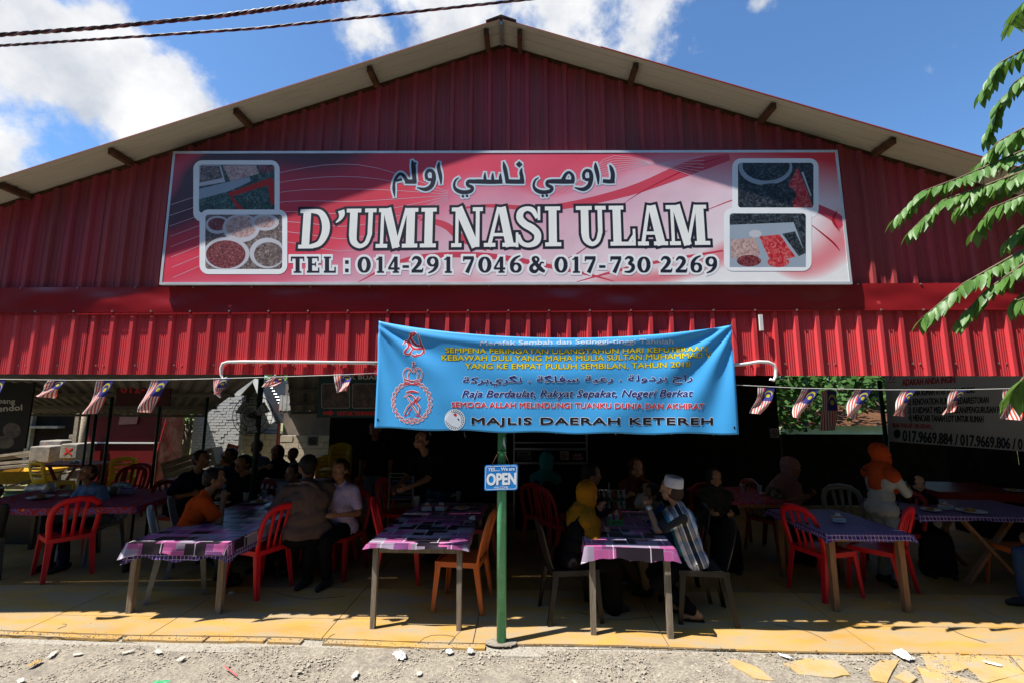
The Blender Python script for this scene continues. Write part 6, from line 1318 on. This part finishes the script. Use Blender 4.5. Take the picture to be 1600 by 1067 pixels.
sitter('person in blue sleeves reaching for the green basket beside the white cap', 1052, 752, 85, Y=5.0, ch=ch_('dark chair beside the man in the white cap', M_cblk), shirt=cloth('blue', (.01, .07, .24)), sleeve='long', trousers=c_bei, head='hair', hands=[(-.04, .62, .84), (.12, .40, .80)], lean=22, shoes='dark')
p = cg(905, 862, .44); person('person in brown trousers and black sneakers behind the mustard headscarf', Vector((p.x+.05, p.y+.30, 0)), -85, 1.58, lean=10, shirt=c_blk, trousers=c_brn, shoes='sneaker', feet=[(-.1, .56, .075), (.14, .60, .075)])
# ------------------------------------------------------------------ things on the tables
M_gl = mat('drinking_glass', (.75, .78, .78), .05, alpha=.35, spec=.8); M_pl = flat('white_plate', (.6, .62, .64), .2); M_food = mat('rice_and_curry', (.35, .17, .05), .7, var=.6, vs_=60, bump=.8); M_grn = mat('green_plastic_basket', (.15, .42, .12), .4); M_tis = flat('tissue_pack_foil', (.5, .5, .52), .25); M_tred = flat('tissue_pack_red', (.45, .06, .03), .3)
def glass(lab, px, py, z, s=1, grp='glasses on the tables'):
    b = MB(); b.lathe([(.026*s, 0), (.034*s, .10*s), (.036*s, .105*s), (.033*s, .103*s), (.025*s, .006)], 16); o = b.build('glass', M_gl); o.location = G(px, py, z); return tag(o, lab, 'glass')
def plate(lab, px, py, z, r=.11, food=True, name='plate'):
    e = empty(name, lab, name, G(px, py, z)); one('rim', M_pl, lambda b: b.lathe([(.0, .004), (r*.6, .004), (r, .020), (r, .024), (r*.62, .009), (0, .008)], 28), e)
    if food: blob('food', [((0, 0, .012), (.02, .01, .014), r*.35, r*.25), ((-.03, .02, .01), (-.03, .02, .01), r*.25, r*.25)], M_food, e, .01, 1, .01)
    return e
def tissue(lab, px, py, z, m1=M_tred, m2=M_tis, rz=10, s=(.12, .09, .05)):
    e = empty('tissue_pack', lab, 'tissue pack', G(px, py, z), R(rz)); bevel(boxo('pack', m2, (0, 0, s[2]/2), s, e), .012, 3); boxo('top_print', m1, (0, 0, s[2]+.004), (s[0]*.8, s[1]*.75, .008), e); one('tissue', M_paper, lambda b: b.add([(-.03, 0, s[2]+.01), (.03, .0, s[2]+.01), (.02, .01, s[2]+.04), (-.02, -.01, s[2]+.045)], [(0, 1, 2, 3)]), e); return e
zt = .718
tissue('foil tissue pack with red print, left of two on the centre table', 667, 797, zt); tissue('foil tissue pack with red print, right of two on the centre table', 689, 797, zt, rz=-8)
plate('white plate with green leaves on the centre table', 722, 795, zt, .10); glass('glass mug behind the tissue packs on the centre table', 651, 790, zt, 1.1); glass('glass mug at the back of the centre table', 716, 782, zt, 1.1)
plate('white bowl at the back of the centre table', 674, 781, zt, .07, True, 'bowl'); e = plate('plate of food at the back of the centre table', 700, 775, zt, .12)
b = MB(); blob('napkin', [((0, 0, .02), (.02, .01, .03), .022, .016), ((-.02, .01, .015), (.03, -.01, .012), .012, .012)], M_paper, None, .007, 1, .02); o = bpy.data.objects['napkin']; o.location = G(737, 812, zt); tag(o, 'crumpled white napkin on the corner of the centre table', 'napkin')
# long table
zt = .682
for k, (px, py, t_, l_) in enumerate(((384, 782, 'g', 'tall glass on the long purple table between the diners'), (433, 775, 'g', 'glass next to the white bowl on the long purple table'), (412, 779, 'g', 'glass in the middle of the long purple table'), (340, 768, 'g', 'glass at the left back of the long table'), (405, 785, 'p', 'pale plate nearest the heavy man'), (428, 790, 'p', 'plate of leftovers beside the heavy man'), (447, 772, 'b', 'white bowl in front of the heavy man'), (392, 776, 'p', 'plate in front of the man on the phone'), (346, 787, 'p', 'plate in front of the orange shirt'))):
    if t_ == 'g': glass(l_, px, py, zt, 1.05)
    elif t_ == 'b': plate(l_, px, py, zt, .085, True, 'bowl')
    else: plate(l_, px, py, zt, .11)
zt = .724
e = empty('serving_basket', 'small green plastic basket of snack packs on the pink clothed table', 'basket', G(961, 818, zt), R(-4))
bs = MB(); W2, D2, H2 = .15, .10, .045
for k in range(13): x = -W2/2+W2*k/12; bs.bar((x, -D2/2, .004), (x, -D2/2-.004, H2), .004); bs.bar((x, D2/2, .004), (x, D2/2+.004, H2), .004)
for k in range(9): y = -D2/2+D2*k/8; bs.bar((-W2/2, y, .004), (-W2/2-.004, y, H2), .004); bs.bar((W2/2, y, .004), (W2/2+.004, y, H2), .004)
bs.build('basket_bars', M_grn, e)
one('basket_rim', M_grn, lambda b: [b.bar((-W2/2-.006, s*(D2/2+.004), z), (W2/2+.006, s*(D2/2+.004), z), .007, .009) for s in (-1, 1) for z in (.006, H2)]+[b.bar((s*(W2/2+.004), -D2/2, z), (s*(W2/2+.004), D2/2, z), .007, .009) for s in (-1, 1) for z in (.006, H2)], e); boxo('basket_floor', M_grn, (0, 0, .004), (W2, D2, .004), e)
M_bag = mat('clear_snack_bag', (.55, .45, .40), .12, var=.5, vs_=30, spec=.9, alpha=.8); rr = random.Random(2)
for k in range(9):
    o = blob('snack_packet', [((0, 0, 0), (.0, .0, .05), .020, .026)], M_bag if k % 2 else M_tred, None, .008, 1, .02); b0 = G(961, 818, zt); o.location = b0+Vector((rr.uniform(-.055, .055), rr.uniform(-.03, .03), .03+.012*(k//3))); tag(o, '%s shiny snack packet piled in the green basket' % ORD[k], 'snack packet', 'snack packets in the green basket')
# snack rack behind the basket
rk = empty('snack_rack', 'wire rack of clear snack packs on the table right of the post', 'rack', G(955, 800, zt)); 
for z in (.12, .24): one('rack_rail', M_galv, lambda b: b.tube([(-.16, 0, z), (.16, 0, z)], .004, 6), rk)
for s in (-1, 1): one('rack_leg', M_galv, lambda b: b.tube([(s*.16, 0, .0), (s*.16, 0, .26)], .005, 6), rk)
for k in range(12):
    o = blob('snack_packet', [((0, -.012, 0), (0, -.012, -.06), .012, .022)], M_bag if k % 3 else M_tred, None, .008, 1, .018); o.location = G(955, 800, zt)+Vector((-.14+.055*(k % 6), -.012, .12+.12*(k//6))); tag(o, '%s snack packet from the left on the %s rail of the wire rack' % (ORD[k % 6], 'lower' if k < 6 else 'upper'), 'snack packet', 'snack packets hanging on the wire rack')
b = MB(); b.lathe([(.028, 0), (.036, .10), (.034, .10), (.026, .004)], 16); b.cur = 0; o = b.build('plastic_cup', mat('iced_drink', (.55, .50, .30), .2)); o.location = G(956, 783, .86); o.location.z = .86; tag(o, 'tall cup of pale drink with a straw above the snack rack', 'cup'); one('straw', M_paper, lambda b: b.tube([(0, 0, .02), (.0, .01, .19)], .004, 6), o)
bx = boxo('cup_crate', M_cblk, (0, 0, .055), (.12, .10, .11)); bx.location = G(956, 800, .724)+Vector((.0, .12, 0)); bx.location.z = .724; o.location = bx.location+Vector((0, 0, .11)); tag(bx, 'dark box carrying the pale drink behind the snack rack', 'box')
# right tables
tissue('silver and red tissue pack on the checked table', 1310, 815, .718, rz=-20); tissue('red tissue pack on the crossed leg table', 1478, 795, .748, rz=15); plate('pale plate on the crossed leg table', 1518, 800, .748, .13); plate('plate of scraps left on the crossed leg table', 1455, 798, .748, .09); plate('pale plate on the rear red clothed table', 1585, 767, .768, .10)
crumple('napkin', 'white napkin on the edge of the checked table', 1405, 830, .09, .02, .006, M_paper, 71); bpy.data.objects['napkin.001' if 'napkin.001' in bpy.data.objects else 'napkin'].location = G(1402, 829, .718)
glass('glass on the small table behind the white capped man', 1187, 770, .748); plate('plate on the small table behind the white capped man', 1197, 773, .748, .08); glass('second glass on the small table at its left end', 1160, 768, .748)
zt = .752
tissue('purple and white tissue box on the far left table', 200, 771, zt, flat('purple_print', (.18, .05, .35)), flat('purple_white', (.4, .32, .55)), 8, (.16, .09, .07)); plate('white plate of food on the far left table', 62, 778, zt, .13); plate('white bowl with a spoon on the far left table', 78, 768, zt, .085, True, 'bowl'); plate('dark plate before the boy in pale blue', 112, 774, zt, .12)
for k, px in enumerate((160, 176)): b = MB(); b.lathe([(.04, 0), (.048, .05), (.045, .11), (.03, .115)], 14); o = b.build('jar', mat('glass_jar', (.2, .18, .13), .15)); o.location = G(px, 773, zt); tag(o, ['sauce jar nearer the boy on the far left table', 'sauce jar next to the purple tissue box'][k], 'jar')
o = blob('plastic_bag', [((0, 0, .02), (.12, .02, .02), .035, .04), ((.05, .02, .04), (.1, .0, .04), .03, .03)], mat('clear_plastic_bag', (.5, .52, .55), .2, spec=.8), None, .01, 1, .03); o.location = P(112, 720, 8.6); o.location.z = bpy.data.objects['picnic_table'].location.z+P(122, 722, 8.7).z+.0; tag(o, 'clear plastic bag lying on the outdoor picnic table', 'bag')
gt = empty('green_bin', 'low green plastic tub under clear bags behind the far left table', 'tub', (P(62, 755, 6.6).x, 6.6, 0)); bevel(boxo('tub_body', plastic('green_tub', (.04, .16, .06)), (0, 0, .55), (.62, .4, .28), gt), .03); boxo('tub_stand', M_cblk, (0, 0, .205), (.5, .3, .41), gt); blob('clear_bag', [((-.12, 0, .72), (.15, 0, .73), .06, .07)], mat('clear_plastic_bag', (.5, .52, .55), .2), gt, .015, 1, .04)
# ------------------------------------------------------------------ fan, boards, signs inside
a = P(403, 648, 5.95); fan = empty('wall_fan', 'black caged fan mounted on the dark green roof post', 'fan', a+Vector((0, -.12, 0)))
def ring(b, r, y): b.tube([(r*math.cos(t), y, r*math.sin(t)) for t in (2*PI*i/28 for i in range(29))], .0045, 5, cap=False)
fm = mat('black_fan_plastic', (.02, .02, .02), .4)
one('fan_guard', fm, lambda b: [ring(b, r, -.01-.05*math.cos(r*7)) for r in (.26, .2, .14, .08)]+[b.tube([(0, -.06, 0), (.14*math.cos(t), -.04, .14*math.sin(t)), (.26*math.cos(t), .0, .26*math.sin(t)), (.2*math.cos(t), .07, .2*math.sin(t))], .0025, 4) for t in (2*PI*i/24 for i in range(24))], fan)
for k in range(3): one('fan_blade', M_cgry, lambda b: b.add([(0, 0, 0), (.08*math.cos(k*2.1), .01, .08*math.sin(k*2.1)), (.22*math.cos(k*2.1+.2), .025, .22*math.sin(k*2.1+.2)), (.23*math.cos(k*2.1+.9), -.01, .23*math.sin(k*2.1+.9)), (.06*math.cos(k*2.1+1), 0, .06*math.sin(k*2.1+1))], [(0, 1, 2, 3, 4)]), fan)
one('fan_motor', fm, lambda b: b.tube([(0, .0, 0), (0, .11, 0)], [.04, .055], 14), fan)
def board(name, lab, cat, px0, py0, px1, py1, Y, m, fm_=None, lines=(), th=.02):
    a, c = P(px0, py0, Y), P(px1, py1, Y); e = empty(name, lab, cat, (a+c)/2); O = -(a+c)/2
    boxo('board_panel', m, (a+c)/2, (c.x-a.x, th, a.z-c.z), e).location = O
    f = lambda px, py, lift=0: P(px, py, Y)+Vector((0, -th/2-.001-lift, 0))
    for l_ in lines: text(l_[0], 'lettering', l_[1], e, l_[2], l_[3], l_[4], l_[5], f, .0005, bold=l_[6] if len(l_) > 6 else .3).location = O
    return e, f, O
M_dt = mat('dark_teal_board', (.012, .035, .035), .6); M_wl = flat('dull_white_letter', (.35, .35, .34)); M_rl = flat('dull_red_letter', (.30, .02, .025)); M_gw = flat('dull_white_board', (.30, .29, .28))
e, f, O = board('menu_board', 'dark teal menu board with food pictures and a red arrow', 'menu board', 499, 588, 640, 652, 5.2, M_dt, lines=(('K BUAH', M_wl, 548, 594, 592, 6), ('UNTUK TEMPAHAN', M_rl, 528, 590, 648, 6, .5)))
for x0, x1 in ((503, 547), (551, 595)):
    one('picture', pmat('dim_food_%d' % x0, (.02, .02, .02), (.05, .035, .03), (.12, .08, .07), 14), lambda b: poly(b, rrect(x0, 599, x1, 637, 3), f, .0006), e).location = O
    one('picture_border', M_wl, lambda b: strokes(b, [[(x, y, .5) for x, y in rrect(x0, 599, x1, 637, 3)+[rrect(x0, 599, x1, 637, 3)[0]]]], f, .0012), e).location = O
one('red_arrow', M_rl, lambda b: poly(b, [(506, 642), (516, 642), (516, 639), (523, 644.5), (516, 650), (516, 647), (506, 647)], f, .0012), e).location = O
def nosmoke(lab, px, py, r, Y, sq=None):
    sq = sq or r*1.35; e, f, O = board('no_smoking_sign', lab, 'sign', px-sq, py-sq, px+sq, py+sq, Y, M_gw)
    one('prohibition_ring', M_rl if r < 5.2 else M_blk, lambda b: strokes(b, [el(px, py, r*.8, r*.8, r*.18, r*.18), [(px-r*.55, py-r*.55, r*.17), (px+r*.55, py+r*.55, r*.17)]], f, .001), e).location = O
    one('cigarette', M_blk, lambda b: strokes(b, [[(px-r*.5, py+.4, r*.2), (px+r*.4, py+.4, r*.2)]], f, .0004), e).location = O
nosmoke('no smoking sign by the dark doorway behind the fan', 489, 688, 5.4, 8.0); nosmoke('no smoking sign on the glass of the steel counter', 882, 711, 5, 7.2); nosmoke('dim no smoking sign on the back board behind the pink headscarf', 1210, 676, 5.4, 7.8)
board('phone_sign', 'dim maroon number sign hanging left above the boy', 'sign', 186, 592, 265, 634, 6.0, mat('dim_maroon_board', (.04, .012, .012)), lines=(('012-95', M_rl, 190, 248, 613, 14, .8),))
e, f, O = board('dessert_sign', 'black sign with white lettering and round bowl at the left edge', 'sign', -60, 590, 40, 700, 5.6, mat('black_board', (.012, .011, .01)), lines=(('Abang', M_wl, -12, 25, (629, 630), 8, .2), ('Cendol', M_wl, -14, 36, (643, 640), 9, .4)))
one('bowl_emblem', M_dt, lambda b: [strokes(b, [el(10, 640, 21, 20, 1, 1, 180, 360)], f, .001)], e).location = O
one('sign_picture', pmat('dim_dessert', (.02, .015, .01), (.06, .04, .025), (.12, .09, .07), 9), lambda b: [disc(b, 20, 672, 14, 12, f, .001), disc(b, 8, 690, 16, 10, f, .0013)], e).location = O
# white signboard on the right
def PL(px, py, lift=0):
    A, D = P(1387, 690, 7.5), P(1600, 705, 5.75); n = Vector((D.y-A.y, -(D.x-A.x), 0)).normalized(); r = ray(px, py); t = (A.x*n.x+A.y*n.y)/(r.x*n.x+r.y*n.y)
    p = Vector((0, 0, HC))+r*t; return p+n*(lift+.012)*(1 if n.x < 0 else -1)
A = PL(1387, 640); SB = empty('white_signboard', 'large white advertising board with black lettering on the right wall', 'signboard', A); O = -A
def wb_(b):
    tl, bl_, tr, br2 = PL(1383, 575), PL(1389, 689), PL(1760, 560), PL(1760, 716); q = [tl, bl_, br2, tr]; bk = Vector((.03, .01, 0)); b.add([v for v in q]+[v+bk for v in q], [(0, 1, 2, 3), (7, 6, 5, 4)]+[(i, 4+i, 4+(i+1) % 4, (i+1) % 4) for i in range(4)])
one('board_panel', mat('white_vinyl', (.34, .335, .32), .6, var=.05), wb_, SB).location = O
for s, m_, x0, x1, yb, cap, bd in (('ADAKAH ANDA INGIN:', M_rl, 1411, 1495, (602, 597), 10, .5), ('1) BINA RUMAH ATAS TANAH SENDIRI', M_blk, 1420, 1524, (618, 613), 9, .4), ('2) RENOVATION RUMAH/KEDAI/RESTORAN', M_blk, 1420, 1546, (632, 629), 10, .4), ('3) KHIDMAT MELUKIS PELAN/PENGURUSAN PINJAMAN', M_blk, 1420, 1592, (645, 644), 10, .4), ('4) MENCARI TANAH LOT UNTUK RUMAH', M_blk, 1421, 1538, (657, 659), 10, .4),
                                ('BIAR PAKAR URUSKAN...', M_rl, 1396, 1459, (667, 669), 7, .3), ('017.9669.884 / 017.9669.806 / 017.9669', M_blk, 1412, 1645, (688, 705), 17, .7)):
    text(s, 'lettering', m_, SB, x0, x1, yb, cap, PL, .0015, bold=bd).location = O
one('phone_emblem', M_blk, lambda b: disc(b, 1403, 677, 5.5, 7, PL, .0015), SB).location = O
one('logo', M_rl, lambda b: [strokes(b, [[(1388, 597, 1), (1402, 596, 1)], [(1391, 594, 1.6), (1394, 585, 1.6)], [(1396, 594, 1.6), (1400, 586, 1.6)]], PL, .0015)], SB).location = O
# steel counter at the back
a, c = P(803, 702, 7.3), P(918, 724, 7.3); cn = empty('steel_counter', 'stainless steel food counter with small dish signs at the back', 'counter', ((a.x+c.x)/2, 7.5, 0)); O = -Vector(((a.x+c.x)/2, 7.5, 0)); M_ss = mat('brushed_steel', (.22, .22, .23), .35, metal=.8)
boxo('counter_body', M_dark, ((a.x+c.x)/2, 7.7, .5), (c.x-a.x, .6, 1.0), cn).location = O
for z in (P(800, 691, 7.3).z, P(800, 701, 7.3).z, P(800, 723, 7.3).z): boxo('steel_rail', M_ss, ((a.x+c.x)/2, 7.32, z), (c.x-a.x, .03, .018 if z > 1.3 else .03), cn).location = O
for x in (a.x, c.x): boxo('counter_upright', M_ss, (x, 7.35, .75), (.025, .025, 1.5 if x == a.x else 1.45), cn).location = O
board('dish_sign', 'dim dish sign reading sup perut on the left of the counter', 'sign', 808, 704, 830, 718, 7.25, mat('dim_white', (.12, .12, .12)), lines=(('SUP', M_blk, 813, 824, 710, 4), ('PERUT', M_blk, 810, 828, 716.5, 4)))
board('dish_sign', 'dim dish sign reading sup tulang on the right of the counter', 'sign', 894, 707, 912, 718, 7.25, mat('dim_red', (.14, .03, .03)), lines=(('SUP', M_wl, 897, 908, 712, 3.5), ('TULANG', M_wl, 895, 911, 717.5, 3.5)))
fr = empty('shelf_frame', 'pale metal trolley frame with blue crate behind the centre table', 'trolley', (P(622, 740, 6.6).x, 6.6, 0)); 
for x in (-.12, .22): one('trolley_upright', M_galv, lambda b: b.tube([(x, 0, 0), (x, 0, P(622, 739, 6.6).z)], .012, 6), fr)
for z in (.6, .9, P(622, 739, 6.6).z): one('trolley_rail', M_galv, lambda b: b.tube([(-.12, 0, z), (.22, 0, z)], .01, 6), fr)
for k in range(5): one('crate_slat', plastic('blue_crate', (.02, .08, .25)), lambda b: b.box((.05, .05, .62+.055*k), (.3, .02, .03)), fr)
one('hanging_flag', M_flag, lambda b: None or b.box((0, 0, 0), (.001, .001, .001))) if False else None
fl = link('hanging_flag', flag_mesh([P(1283, 610, 7.2), P(1306, 610, 7.2), P(1308, 672, 7.2), P(1284, 672, 7.2)], .5), None, M_flag); tag(fl, 'large dim striped flag hanging in the rear opening', 'flag')
